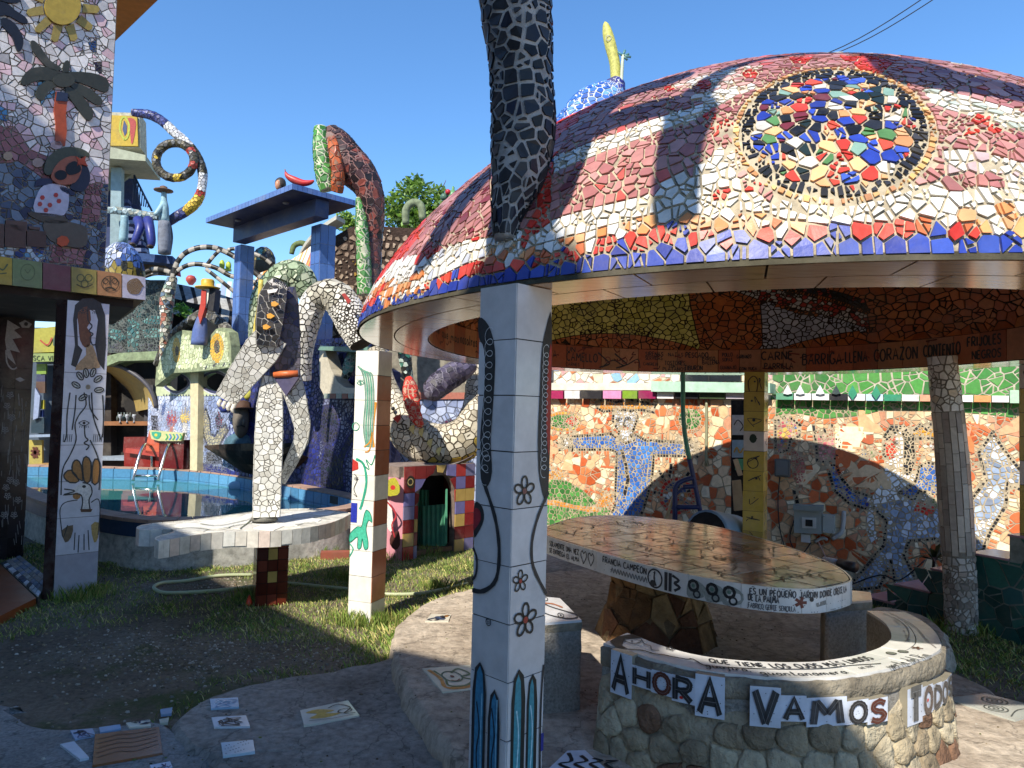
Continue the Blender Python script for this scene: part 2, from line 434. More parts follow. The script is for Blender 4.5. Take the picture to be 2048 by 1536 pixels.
# painted lines ------------------------------------------------------
class Paint:
    def __init__(s, mapf): s.mb = MB(); s.f = mapf
    def line(s, pts, w, col, h=.002, closed=False, smooth=4, taper=False):
        P = cat([(p[0], p[1], 0) for p in pts], smooth, closed) if smooth and len(pts) > 2 else [Vector((p[0], p[1], 0)) for p in pts]
        if closed: P.append(P[0])
        vs = []; n = len(P)
        for i, p in enumerate(P):
            a = P[max(i-1, 0)]; b = P[min(i+1, n-1)]
            if closed and i in (0, n-1): a = P[-2]; b = P[1]
            d = (b-a); d = d.normalized() if d.length > 1e-9 else Vector((1, 0, 0)); nx, ny = -d.y, d.x
            ww = w/2*(1 if not taper else (.25+.75*math.sin(math.pi*(i+.3)/(n+.3))))*(1+.12*math.sin(i*2.1))
            vs += [s.f(p.x+nx*ww, p.y+ny*ww, h), s.f(p.x-nx*ww, p.y-ny*ww, h)]
        s.mb.add(vs, [(2*i, 2*i+1, 2*i+3, 2*i+2) for i in range(n-1)], col)
    def fill(s, pts, col, h=.001, smooth=0):
        P = [tuple(q)[:2] for q in (cat([(p[0], p[1], 0) for p in pts], smooth, True) if smooth else pts)]
        P = ccw(P); T = tessellate_polygon([[Vector((x, y, 0)) for x, y in P]])
        s.mb.add([s.f(x, y, h) for x, y in P], [t for t in T], col)
    def dot(s, x, y, r, col, h=.002, ry=None, n=10):
        s.fill([(x+r*math.cos(6.283*k/n), y+(ry or r)*math.sin(6.283*k/n)) for k in range(n)], col, h)
    def ring(s, x, y, r, w, col, h=.002, ry=None):
        s.line([(x+r*math.cos(6.283*k/12), y+(ry or r)*math.sin(6.283*k/12)) for k in range(12)], w, col, h, True, 2)
    def flower(s, x, y, r, col=(.03, .03, .028), mid=H('b03a2a'), h=.002):
        for k in range(5):
            a = math.pi/2+k*2*math.pi/5; cx, cy = x+.58*r*math.cos(a), y+.58*r*math.sin(a)
            ca, sa = math.cos(a), math.sin(a)
            P = [(cx+ca*.4*r*math.cos(t)-sa*.27*r*math.sin(t), cy+sa*.4*r*math.cos(t)+ca*.27*r*math.sin(t)) for t in [6.283*j/10 for j in range(10)]]
            s.line(P, r*.15, col, h, True, 2)
        s.dot(x, y, r*.2, mid, h+.0006)
    def spiral(s, x, y, r, turns, w, col, h=.002):
        s.line([(x+r*(k/24)*math.cos(6.283*turns*k/24), y+r*(k/24)*math.sin(6.283*turns*k/24)) for k in range(25)], w, col, h, False, 3)
    def loops(s, x, y0, y1, r, w, col, h=.003):
        n = max(2, int(abs(y1-y0)/(r*1.9))); sg = 1 if y1 > y0 else -1; P = []
        for k in range(n*8):
            t = k/8; P.append((x+r*math.cos(6.283*t), y0+sg*(abs(y1-y0)*t/n)+r*math.sin(6.283*t)))
        s.line(P, w, col, h, False, 2)
    def eye(s, x, y, w_, col=(.03, .03, .03), h=.002):
        s.line([(x-w_, y), (x, y+w_*.5), (x+w_, y)], w_*.14, col, h); s.line([(x-w_, y), (x, y-w_*.45), (x+w_, y)], w_*.14, col, h); s.dot(x, y, w_*.27, col, h)
        for k in range(5): s.line([(x-w_*.7+k*w_*.35, y+w_*.45), (x-w_*.85+k*w_*.42, y+w_*.85)], w_*.1, col, h, smooth=0)
    def text(s, txt, x, y, hgt, w, col, h=.002, slant=0, track=.25, r=random.Random(3), jitter=.04, maxw=None):
        tot = sum(GL.get(c, (.5, []))[0]+track for c in txt); sx = hgt
        if maxw: sx = maxw/tot
        for c in txt:
            wd, st = GL.get(c, (.5, [])); dy = r.uniform(-jitter, jitter)*hgt; k = 1+r.uniform(-jitter, jitter)
            for pl in st:
                s.line([(x+(a+slant*b)*sx, y+dy+b*hgt*k) for a, b in pl], w, col, h, False, 3 if len(pl) > 3 else 0)
            x += (wd+track)*sx
        return x
    def build(s, name, parent, mat=None, label=None): return s.mb.build(name, mat or PAINT, parent, label=label) if s.mb.f else None
def _arc(cx, cy, rx, ry, a0, a1, n=8): return [(cx+rx*math.cos(R(a0+(a1-a0)*k/n)), cy+ry*math.sin(R(a0+(a1-a0)*k/n))) for k in range(n+1)]
GL = {'A': (.7, [[(0, 0), (.35, 1), (.7, 0)], [(.13, .36), (.57, .36)]]), 'B': (.6, [[(0, 0), (0, 1)], [(0, 1), (.45, .95), (.5, .75), (.4, .55), (0, .52)], [(0, .52), (.5, .48), (.6, .25), (.45, .02), (0, 0)]]),
 'C': (.6, [_arc(.36, .5, .36, .5, 50, 310)]), 'D': (.6, [[(0, 0), (0, 1)], [(0, 1), (.45, .85), (.6, .5), (.45, .12), (0, 0)]]), 'E': (.5, [[(.5, 1), (0, 1)], [(0, 1), (0, 0)], [(0, 0), (.5, 0)], [(0, .52), (.4, .52)]]),
 'F': (.5, [[(.5, 1), (0, 1)], [(0, 1), (0, 0)], [(0, .52), (.4, .52)]]), 'G': (.65, [_arc(.36, .5, .36, .5, 50, 330), [(.66, .3), (.66, .45)], [(.66, .45), (.4, .45)]]), 'H': (.6, [[(0, 0), (0, 1)], [(.6, 0), (.6, 1)], [(0, .5), (.6, .5)]]),
 'I': (.1, [[(.05, 0), (.05, 1)]]), 'J': (.5, [[(.45, 1), (.45, .25), (.25, 0), (0, .2)]]), 'L': (.45, [[(0, 1), (0, 0)], [(0, 0), (.45, 0)]]), 'M': (.8, [[(0, 0), (.08, 1)], [(.08, 1), (.4, .4)], [(.4, .4), (.72, 1)], [(.72, 1), (.8, 0)]]),
 'N': (.6, [[(0, 0), (0, 1)], [(0, 1), (.6, 0)], [(.6, 0), (.6, 1)]]), 'O': (.7, [_arc(.35, .5, .35, .5, 0, 360, 12)]), 'P': (.55, [[(0, 0), (0, 1)], [(0, 1), (.45, .95), (.55, .74), (.42, .5), (0, .46)]]),
 'Q': (.7, [_arc(.35, .5, .35, .5, 0, 360, 12), [(.45, .25), (.72, -.05)]]), 'R': (.6, [[(0, 0), (0, 1)], [(0, 1), (.45, .95), (.55, .74), (.42, .5), (0, .46)], [(.2, .46), (.6, 0)]]),
 'S': (.55, [[(.52, .85), (.3, 1), (.05, .82), (.15, .56), (.42, .44), (.52, .2), (.28, 0), (0, .14)]]), 'T': (.6, [[(0, 1), (.6, 1)], [(.3, 1), (.3, 0)]]), 'U': (.6, [[(0, 1), (.03, .3), (.3, 0), (.57, .3), (.6, 1)]]),
 'V': (.6, [[(0, 1), (.3, 0)], [(.3, 0), (.6, 1)]]), 'X': (.6, [[(0, 0), (.6, 1)], [(.6, 0), (0, 1)]]), 'Y': (.6, [[(0, 1), (.3, .5)], [(.6, 1), (.3, .5)], [(.3, .5), (.3, 0)]]), 'Z': (.6, [[(0, 1), (.6, 1)], [(.6, 1), (0, 0)], [(0, 0), (.6, 0)]]),
 '.': (.1, [[(.03, 0), (.08, .08)]]), ',': (.1, [[(.08, .1), (0, -.12)]]), ' ': (.35, []), '1': (.2, [[(.1, 0), (.1, 1)]]), '7': (.5, [[(0, 1), (.5, 1)], [(.5, 1), (.15, 0)]]),
 'a': (.5, [_arc(.24, .25, .22, .25, 20, 340), [(.46, .5), (.46, .1), (.6, 0)]]), 'g': (.5, [_arc(.24, .25, .22, .25, 20, 340), [(.46, .5), (.46, -.3), (.2, -.5), (0, -.3)]]),
 'u': (.5, [[(0, .5), (.05, .08), (.25, 0), (.42, .15), (.45, .5)], [(.45, .5), (.46, .1), (.6, 0)]]), 'j': (.25, [[(.2, .5), (.2, -.3), (0, -.45)]]), 'i': (.2, [[(.1, .5), (.12, .05), (.25, 0)], [(.1, .7), (.12, .75)]]),
 'r': (.4, [[(0, .5), (.05, 0)], [(.04, .3), (.2, .5), (.38, .42)]]), 'n': (.5, [[(0, .5), (.03, 0)], [(.03, .3), (.25, .5), (.42, .38), (.45, 0)]]), 't': (.35, [[(.15, .9), (.15, .08), (.35, 0)], [(0, .55), (.32, .55)]]),
 'm': (.75, [[(0, .5), (.03, 0)], [(.03, .3), (.2, .5), (.34, .35), (.36, 0)], [(.36, .3), (.52, .5), (.68, .35), (.7, 0)]]), 'e': (.45, [[(.02, .25), (.4, .28), (.3, .5), (.08, .42), (.05, .12), (.25, 0), (.45, .1)]]), 'l': (.2, [[(.05, 1), (.08, .05), (.2, 0)]]),
 'o': (.45, [_arc(.22, .25, .21, .25, 0, 360, 8)]), 's': (.4, [[(.36, .42), (.15, .5), (.06, .36), (.32, .18), (.2, 0), (0, .08)]]), 'd': (.5, [_arc(.24, .25, .22, .25, 20, 340), [(.46, 1), (.46, 0)]]), 'q': (.5, [_arc(.24, .25, .22, .25, 20, 340), [(.46, .5), (.46, -.5)]])}
GL['Á'] = (GL['A'][0], GL['A'][1]+[[(.35, 1.1), (.5, 1.3)]]); GL['Ñ'] = (GL['N'][0], GL['N'][1]+[[(.1, 1.15), (.5, 1.2)]])
BLK = (.022, .022, .024); WHT = (.78, .77, .74); INK = (.035, .035, .04)
# palettes
P_white = [H('e6e4dc'), H('dcdad4'), H('ecebe6'), H('d2cfc6')]
P_rose = [H('ac7470'), H('a46a68'), H('b47e78'), H('9c6462'), H('b0766e'), H('bc8a84')]
P_red = [H('d63a2c'), H('de4636'), H('c83028'), H('e0503c'), H('b83026')]
P_orange = [H('d98a50'), H('c97a44'), H('e0a066'), H('cf8450')]
P_blue = [H('2c409a'), H('34489f'), H('26368a'), H('3c54ac')]
P_black = [(.012, .013, .016), (.02, .022, .03), (.008, .008, .01), (.03, .03, .035)]
P_green = [H('3f7a3a'), H('4a8a40'), H('356d34'), H('569448')]
P_terra = [H('c8643a'), H('cc6c42'), H('b5562e'), H('e0b488'), H('d8a87c'), H('dcae84'), H('e8cca4'), H('d07a4a'), H('c89070')]
P_cream = [H('e8dcb8'), H('efe2c0'), H('e2cfa6'), H('e4d6b0')]
P_sky = [H('2f66b8'), H('3a74c4'), H('285aa8'), H('4a84cc')]
P_pale = [H('a4b4cc'), H('94a6c0'), H('b8c6da'), H('8294ae')]
P_yellow = [H('dcb84a'), H('e2c25c'), H('d2aa3c'), H('e8d07a')]
P_grey = [H('8a8c92'), H('9c9ea4'), H('75777e'), H('aaaab0')]
# ================================================================== GROUND
def Zp(pts, z): return [onz(a, b, z).to_2d() for a, b in pts]
def rough_slab(name, poly, z0, z1, mat, n=5, wob=.02, top=.012, cell=.09, closed_curve=True, bev=.03):
    """slab with a worn, wavy rim and an uneven top"""
    P = [Vector((p.x, p.y, 0)) for p in (cat([(q[0], q[1], 0) for q in poly], n, True) if closed_curve else [Vector((q[0], q[1], 0)) for q in poly])]
    P = [Vector(p+(0,)) for p in ccw([(p.x, p.y) for p in P])]
    D = []
    for i, p in enumerate(P):                       # resample
        q = P[(i+1) % len(P)]; L = (q-p).length; k = max(1, int(L/.05))
        D += [p.lerp(q, j/k) for j in range(k)]
    N = len(D); out = []
    for i, p in enumerate(D):
        t = (D[(i+1) % N]-D[i-1]).normalized(); nn = Vector((t.y, -t.x, 0)); out.append(p+nn*(wob*noise.noise(p*6)+wob*.6*noise.noise(p*19)))
    mb = MB(); prof = [(0, z0), (.012, z0+(z1-z0)*.4), (-.004, z1-bev*.8), (-bev, z1)]
    vs = []
    for off, z in prof:
        for i, p in enumerate(out):
            t = (out[(i+1) % N]-out[i-1]).normalized(); nn = Vector((t.y, -t.x, 0)); w_ = wob*.5*noise.noise(Vector((p.x*14, p.y*14, z*30)))
            q = p+nn*(off+w_); vs.append((q.x, q.y, z+(.008*noise.noise(p*9) if z > z0 else 0)))
    fs = [(j*N+i, j*N+(i+1) % N, (j+1)*N+(i+1) % N, (j+1)*N+i) for j in range(3) for i in range(N)]
    mb.add(vs, fs, (1, 1, 1), True)
    rim = [Vector(v) for v in vs[3*N:]]; T = tessellate_polygon([rim])
    mb.add(rim, [t if (rim[t[1]]-rim[t[0]]).cross(rim[t[2]]-rim[t[0]]).z > 0 else t[::-1] for t in T], (1, 1, 1))
    return mb.build(name, mat, kind='structure')
mb = MB()
for x0, y0, x1, y1 in ((-150, -60, 150, -.5), (-150, 9.5, 150, 300), (-150, -.5, -7, 9.5), (5.5, -.5, 150, 9.5)): mb.add([(x0, y0, -.03), (x1, y0, -.03), (x1, y1, -.03), (x0, y1, -.03)], [(0, 1, 2, 3)], (1, 1, 1))
mb.build('ground', TERR, kind='structure')
mb = MB(); mb.prism([(3.3, -.9), (12, -.9), (12, 3.4), (5.6, 3.2), (3.9, 2.6)], -.02, .03, (1, 1, 1)); mb.build('bounce_pavement', TERR, kind='structure')  # pale paving out of view, added to bounce sunlight into the shaded foreground
# lawn soil, gently uneven
mb = MB(); nx, ny = 120, 110; vs = []
for j in range(ny+1):
    for i in range(nx+1):
        x = -7+12.5*i/nx; y = -.5+10.*j/ny
        vs.append((x, y, -.3*min(1, max(0, (y-6.3)*2))*min(1, max(0, (x-1.2)*2))*min(1, max(0, (9.4-y)*5))+.022*noise.noise(Vector((x*1.3, y*1.3, 0)))+.012*noise.noise(Vector((x*6, y*6, 3)))))
mb.add(vs, [(j*(nx+1)+i, j*(nx+1)+i+1, (j+1)*(nx+1)+i+1, (j+1)*(nx+1)+i) for j in range(ny) for i in range(nx)], (1, 1, 1), True)
mb.build('lawn_soil', SOIL, kind='structure')
terrace_edge = Zp([(936, 1178), (860, 1200), (812, 1228), (790, 1256), (785, 1300), (795, 1345), (818, 1390), (855, 1445), (905, 1505), (955, 1560), (1010, 1640)], .15)
TE = [Vector((1.2, 1.55)), Vector((2.2, 1.7)), Vector((3.0, 2.0))]+Zp([(2150, 1475), (2048, 1418), (1975, 1372), (1890, 1328), (1905, 1288), (1862, 1236), (1760, 1212)], .15)+[Vector((2.6, 5.6)), Vector((1.9, 6.5)), Vector((.7, 6.9))]
TERR_POLY = terrace_edge+TE
rough_slab('terrace', TERR_POLY, -.02, .15, TERR, 5, .022)
PATH1 = Zp([(345, 1448), (372, 1418), (420, 1390), (520, 1362), (640, 1342), (740, 1325), (800, 1318)], .05)+Zp([(900, 1440), (1000, 1600)], .05)+[Vector((.5, 1.4)), Vector((.3, .2)), Vector((-1.4, .2)), Vector((-1.5, 2.2))]+Zp([(420, 1540), (370, 1490)], .05)
rough_slab('concrete_path', PATH1, -.02, .05, CONC, 5, .014)
PATH0 = [Vector((-6.5, .2))]+[Vector((-1.3, .2)), Vector((-1.38, 2.4))]+Zp([(425, 1530), (350, 1452), (300, 1438), (150, 1452), (60, 1440), (20, 1415), (-60, 1395)], .03)+[Vector((-6.5, 4.6))]
rough_slab('pavement', PATH0, -.02, .022, PATH, 4, .01)
# ---- loose flat tiles set in the paving
def flat_tile(pxs, z, base, paint, label, catg='painted tile', group=None, thick=.004, name='painted_tile'):
    P = [onz(a, b, z) for a, b in pxs]; c = sum(P, Vector())/len(P)
    t = thing(name, label, catg, group, c); mb = MB()
    mb.prism([(p.x, p.y) for p in P], z-.01, z+thick, base); mb.build('slab', GLOSS, t)
    U = (P[1]-P[0]); V = (P[3]-P[0]); f = lambda u, v, h: P[0]+U*u+V*v+Vector((0, 0, thick+h))
    if paint:
        q = Paint(f); paint(q); q.build('drawing', t)
    return t
def scrib(q, cols, n=5, w=.03, seed=1):
    r = random.Random(seed)
    for k in range(n):
        x, y = r.uniform(.2, .8), r.uniform(.2, .8)
        P = [(min(.95, max(.05, x+r.uniform(-.3, .3))), min(.95, max(.05, y+r.uniform(-.3, .3)))) for _ in range(5)]
        q.line(P, w*r.uniform(.6, 1.4), cols[k % len(cols)], .0015+.0004*k)
def tile_green(q):
    q.line([(.1, .9), (.2, .5), (.15, .15), (.5, .08), (.9, .2)], .09, H('d9973f'), .0012); q.line([(.2, .85), (.3, .5), (.25, .2), (.6, .15), (.85, .3)], .05, H('5b7a4a'), .0016)
    q.ring(.5, .55, .22, .035, H('4d6f52'), .002); q.line([(.55, .7), (.8, .85), (.95, .6), (.7, .5), (.9, .35)], .05, H('5b7a4a'), .0018); q.dot(.5, .55, .05, H('7a3a2a'), .0022)
    q.line([(.4, .4), (.5, .35), (.62, .42)], .03, H('7a3a2a'), .0024)
flat_tile([(885, 1385), (972, 1377), (940, 1331), (845, 1338)], .155, H('d6d6c4'), tile_green, 'painted tile with green and orange scrolls set in the terrace edge')
flat_tile([(850, 1243), (897, 1243), (902, 1230), (862, 1229)], .155, H('cfc9b8'), lambda q: scrib(q, [BLK, H('3a4a6a'), H('b07a3a')], 5, .12, 4), 'small dark painted tile in the sunlit part of the terrace')
def tile_bird(q):
    q.fill([(.08, .75), (.3, .85), (.6, .6), (.42, .5), (.7, .35), (.4, .22), (.12, .35), (.28, .55)], H('c2a040'), .001, 3)
    q.line([(.5, .8), (.7, .95), (.9, .6), (.75, .3), (.95, .2)], .03, BLK, .002); q.ring(.78, .45, .13, .025, BLK, .0024); q.line([(.1, .2), (.5, .1), (.9, .12)], .02, BLK, .002)
flat_tile([(608, 1452), (719, 1432), (696, 1402), (600, 1422)], .057, H('cfcdbd'), tile_bird, 'pale painted tile with a yellow winged figure in the concrete path')
flat_tile([(428, 1455), (500, 1454), (492, 1432), (423, 1436)], .057, H('cbd3da'), lambda q: scrib(q, [BLK], 6, .05, 9), 'white tile with tangled black lines between two path tiles')
flat_tile([(422, 1418), (478, 1415), (476, 1396), (420, 1399)], .057, H('9fc0d8'), lambda q: scrib(q, [H('e8eef4'), H('7898b8')], 5, .06, 12), 'pale blue mottled tile nearest the grass edge')
flat_tile([(446, 1513), (510, 1504), (506, 1481), (442, 1487)], .057, H('b9cfdc'), lambda q: [q.dot(.1+.8*((k*37) % 17)/17, .1+.8*((k*53) % 19)/19, .025, H('3a4450')) for k in range(22)], 'pale blue tile with dark specks nearest the camera')
def tile_script(q):
    for k in range(4): q.line([(.05+.2*k, .9-.1*k), (.2+.2*k, .6), (.08+.2*k, .5), (.3+.18*k, .3), (.15+.2*k, .2)], .05, BLK, .002+.0003*k)
    q.fill([(0, 0), (.4, .1), (.2, .35), (0, .3)], BLK, .001)
flat_tile([(1075, 1560), (1235, 1560), (1170, 1502), (1135, 1503)], .155, H('dfe2ea'), tile_script, 'white tile with black scribbled writing at the foot of the stone bench')
flat_tile([(2030, 1442), (2100, 1420), (1970, 1388), (1890, 1398)], .155, H('a9aca4'), lambda q: [q.spiral(.25, .4, .18, 3, .02, H('4a4c48')), q.spiral(.6, .6, .2, 3, .02, H('4a4c48')), q.line([(.1, .1), (.5, .2), (.9, .1)], .02, H('4a4c48'))], 'large grey tile with faint swirls beside the end of the bench')
def tile_brown(q):
    for k in range(5): q.line([(.05, .2+.15*k), (.35, .28+.14*k), (.6, .2+.15*k), (.95, .3+.13*k)], .015, H('5a3a26'), .0015)
flat_tile([(185, 1532), (325, 1507), (318, 1455), (190, 1470)], .029, H('8a5a38'), tile_brown, 'large brown marbled tile set in the pavement')
r_ = random.Random(5)
frag = [([(120, 1490), (148, 1484), (178, 1516), (160, 1520)], 'c8d2dc', 'long pale tile strip left of the brown tile'), ([(198, 1456), (240, 1450), (242, 1458), (200, 1466)], '8fb2d6', 'thin light blue tile strip above the brown tile'),
        ([(252, 1447), (300, 1440), (302, 1453), (258, 1456)], 'd8d4c0', 'cream tile with a dark figure beside the grass'), ([(300, 1532), (340, 1524), (345, 1536), (305, 1548)], 'c2cbe0', 'white and blue tile piece by the path edge'),
        ([(318, 1440), (338, 1436), (336, 1446), (320, 1447)], 'b9b8a4', 'small beige tile chip by the path corner'), ([(140, 1462), (185, 1458), (190, 1470), (150, 1480)], '9fb0ca', 'blue patterned tile left of the light strips'),
        ([(320, 1420), (345, 1416), (343, 1428), (322, 1430)], '8aa6c4', 'small blue tile half hidden by the grass')]
for k, (P, c, lb) in enumerate(frag):
    flat_tile(P, .029, H(c), (lambda q, k=k: scrib(q, [H('2e3a66'), BLK], 4, .07, 20+k)) if k in (2, 3, 5) else None, lb, 'tile')
# ---- grass blades
g = np.random.default_rng(3)
def inside_any(x, y):
    for P in (TERR_POLY, PATH1, PATH0):
        if inpoly(x, y, P): return True
    return False
pool_px_outer = [(53, 990), (97, 1005), (200, 1027), (300, 1050)]
V = []; Fc = []; Cc = []
def blade(x, y, z, h, wd, a, lean, col):
    o = len(V); ca, sa = math.cos(a), math.sin(a); lx, ly = lean*math.cos(a+1.3), lean*math.sin(a+1.3)
    V.extend([(x-ca*wd, y-sa*wd, z), (x+ca*wd, y+sa*wd, z), (x+lx*.4+ca*wd*.6, y+ly*.4+sa*wd*.6, z+h*.6), (x+lx, y+ly, z+h)]); Fc.append((o, o+1, o+2, o+3)); Cc.append(col)
def gz(x, y): return .022*noise.noise(Vector((x*1.3, y*1.3, 0)))+.012*noise.noise(Vector((x*6, y*6, 3)))
gc = [H('6f8638'), H('82944a'), H('5a722c'), H('a09c5a'), H('b8ac74'), H('667c38')]
n = 0
for k in range(230000):
    x = -6.2+11*g.random(); y = 2.2+7.2*g.random()**.8
    if inside_any(x, y): 
        if min((Vector((x, y))-e).length for e in terrace_edge[:6]) > .02: continue
    if x > .5 and not (x > 2.2 and y < 6.6): continue
    q = px(Vector((x, y, 0)))
    if not -60 < q[0] < 2110 or q[1] > 1580: continue
    nz = noise.noise(Vector((x*.9, y*.9, 7))); n2 = noise.noise(Vector((x*3.1, y*3.1, 2)))
    dirt = math.exp(-((x+3.05)/1.0)**2-((y-4.2)/.8)**2)*1.7 + math.exp(-((x+1.9)/.8)**2-((y-4.75)/.35)**2)*.9
    grav = math.exp(-((x+2.6)/.8)**2-((y-6.55)/.25)**2)*1.3
    den = .62+.6*nz+.7*n2-dirt-grav
    near_edge = min((Vector((x, y))-e).length for e in terrace_edge[:7]) < .3
    if near_edge: den += .5
    if g.random() > den+(.6 if x > -2.3 and y > 5 else 0): continue
    h = (.014+.026*g.random())*(1+.7*max(0, n2))*(1.6 if near_edge else 1)
    c = mul(gc[int(g.random()*6)], .75+.6*g.random())
    blade(x, y, gz(x, y)-.003, h, .0022+.0024*g.random(), g.random()*6.28, h*(.2+1.0*g.random()), c); n += 1
for (cx, cy) in [tuple(onz(a, b, 0).to_2d()) for a, b in ((697, 1245), (725, 1252), (755, 1250), (500, 1200), (1900, 1262), (1955, 1270), (150, 1200), (190, 1190), (690, 1160), (880, 1180), (640, 1110), (780, 1120), (330, 1130), (850, 1110))]:
    for k in range(260):
        a = g.random()*6.28; d = .13*g.random(); h = .04+.09*g.random(); blade(cx+d*1.6*math.cos(a), cy+d*math.sin(a), 0, h, .003, g.random()*6.28, h*.6*g.random(), mul(gc[int(g.random()*4)], .6+.5*g.random()))
me = bpy.data.meshes.new('grass'); me.from_pydata(V, [], Fc); a_ = me.attributes.new('Col', 'FLOAT_COLOR', 'FACE')
a_.data.foreach_set('color', np.array([(*c, 1) for c in Cc], 'f').ravel())
mt, t, b = nodes('grass_blade'); at_ = t.nodes.new('ShaderNodeAttribute'); at_.attribute_name = 'Col'; t.links.new(at_.outputs['Color'], b.inputs['Base Color']); b.inputs['Roughness'].default_value = .6; b.inputs['Specular IOR Level'].default_value = .2
GRASSM = mt; me.materials.append(mt); go = bpy.data.objects.new('grass', me); C.objects.link(go); tag(go, 'short scruffy grass growing over bare soil', 'grass', kind='stuff')
# ---- pebbles and dry leaves
mb = MB(); r_ = random.Random(8)
for k in range(5200):
    if k < 2600: x, y = r_.gauss(-1.95, .7), r_.gauss(4.75, .32)
    elif k < 3700: x, y = r_.gauss(-2.6, .6), r_.gauss(6.55, .2)
    else: x, y = r_.uniform(-5, 0), r_.uniform(3.3, 7.5)
    if inside_any(x, y): continue
    s = r_.uniform(.004, .014)*(1.3 if r_.random() < .1 else 1); a = r_.random()*6.28; z = gz(x, y); c = mul(r_.choice([H('a8a090'), H('8a8070'), H('c0b8a8'), H('6f6455'), H('9a8a68'), H('7a6a50')]), r_.uniform(.5, 1))
    P = [(x+s*math.cos(a+j*1.57)*r_.uniform(.6, 1.3), y+s*.7*math.sin(a+j*1.57)*r_.uniform(.6, 1.3)) for j in range(4)]
    vs = [(p[0], p[1], z-.003) for p in P]+[(x+(p[0]-x)*.6, y+(p[1]-y)*.6, z+s*.5) for p in P]
    mb.add(vs, [(4, 5, 6, 7)]+[(j, (j+1) % 4, 4+(j+1) % 4, 4+j) for j in range(4)], c)
for k in range(2600):
    x, y = r_.uniform(-4, 2.6), r_.uniform(1.3, 6.5)
    z = .153 if inpoly(x, y, TERR_POLY) else .052 if inpoly(x, y, PATH1) else .024 if inpoly(x, y, PATH0) else None
    if z is None or (noise.noise(Vector((x*2, y*2, 0))) < .0 and r_.random() < .7): continue
    s = r_.uniform(.002, .007)*(1.8 if r_.random() < .08 else 1); a = r_.random()*6.28; c = mul(r_.choice([H('a8a090'), H('6a5c48'), H('8a7a5a'), H('50442f'), H('c0b8a8'), H('6f7a3a')]), r_.uniform(.5, 1)); P = [(x+s*math.cos(a+j*1.57)*r_.uniform(.6, 1.5), y+s*.7*math.sin(a+j*1.57)*r_.uniform(.6, 1.3)) for j in range(4)]
    mb.add([(p[0], p[1], z-.002) for p in P]+[(x+(p[0]-x)*.6, y+(p[1]-y)*.6, z+s*.4) for p in P], [(4, 5, 6, 7)]+[(j, (j+1) % 4, 4+(j+1) % 4, 4+j) for j in range(4)], c)
tag(mb.build('gravel', MATTE, kind='stuff'), 'scattered pebbles and dry leaf bits in the grass', 'gravel')
# ---- garden hose
P = [onz(a, b, .03) for a, b in ((505, 1148), (440, 1152), (370, 1160), (325, 1166), (308, 1174), (330, 1182), (400, 1180), (480, 1173), (560, 1163), (640, 1170), (700, 1178), (770, 1186), (850, 1184), (935, 1164))]
P = [Vector((p.x, p.y, .02+gz(p.x, p.y))) for p in P]
mb = MB(); mb.tube(cat(P, 8), .016, H('a9b089'), 8); tag(mb.build('garden_hose', CLEAN), 'pale green garden hose looped on the grass by the pool', 'hose')
# ---- brick by the pool wall, small red cone, fallen leaf
mb = MB(); c = onz(670, 1110, .04); mb.box(c, (.3, .12, .08), H('8a4a36'), .2); tag(mb.build('brick', MATTE), 'loose reddish brick at the foot of the pool wall', 'brick')
mb = MB(); c = onz(498, 1211, 0); mb.lathe(c, [(.03, 0), (.028, .02), (.006, .085)], H('e0492a'), 8); tag(mb.build('small_cone', CLEAN), 'tiny orange cone in the grass at the foot of the tiled post', 'cone')
# ================================================================== PAVILION (dome on painted columns)
DC = Vector((1.508, 4.857)); RX, RY, HD, ND, ZS = 2.487, 2.936, 1.735, 1.3, 2.1
def dome_pt(th, Q, off=0., zoff=0):
    c, s = math.cos(Q)**ND, math.sin(Q)**ND
    p = Vector((DC.x+(RX+off)*c*math.cos(th), DC.y+(RY+off)*c*math.sin(th), ZS+zoff+(HD+off)*s)); return p
# arc-length table (apex 0 .. rim 1)
QN = 200; _L = [0]; _prev = None
for i in range(QN+1):
    Q = math.pi/2*(1-i/QN); c, s = math.cos(Q)**ND, math.sin(Q)**ND; p = ((RX+RY)/2*c, HD*s)
    if _prev: _L.append(_L[-1]+math.hypot(p[0]-_prev[0], p[1]-_prev[1]))
    _prev = p
LT = _L[-1]
def t2Q(t):
    t = min(max(t, 0), 1)*LT; lo, hi = 0, QN
    while hi-lo > 1:
        m_ = (lo+hi)//2
        if _L[m_] <= t: lo = m_
        else: hi = m_
    f = (t-_L[lo])/max(1e-9, _L[hi]-_L[lo]); return math.pi/2*(1-(lo+f)/QN)
def Q2t(Q):
    i = (1-Q/(math.pi/2))*QN; k = min(QN-1, max(0, int(i))); return (_L[k]+(_L[k+1]-_L[k])*(i-k))/LT
def dmap(off0, sgn, sc=1.0, zoff=0):
    def f(u, v, h):
        rr = math.hypot(u, v); th = math.atan2(v, u); return dome_pt(th, t2Q(rr/LT), off0+sgn*h, zoff)
    return f
def ray_dome(x, y, off=0., zoff=0, far=False):
    d = ray(x, y); prev = None; res = None
    for i in range(1, 1400):
        p = O+d*(i*.008)
        g_ = (math.hypot((p.x-DC.x)/(RX+off), (p.y-DC.y)/(RY+off)))**(2/ND)+(max(0, p.z-ZS-zoff)/(HD+off))**(2/ND)-1
        if prev is not None and p.z > ZS+zoff-.02 and ((prev > 0 >= g_) or (far and prev < 0 <= g_)):
            if not far or (prev < 0): return p
        prev = g_
    return None
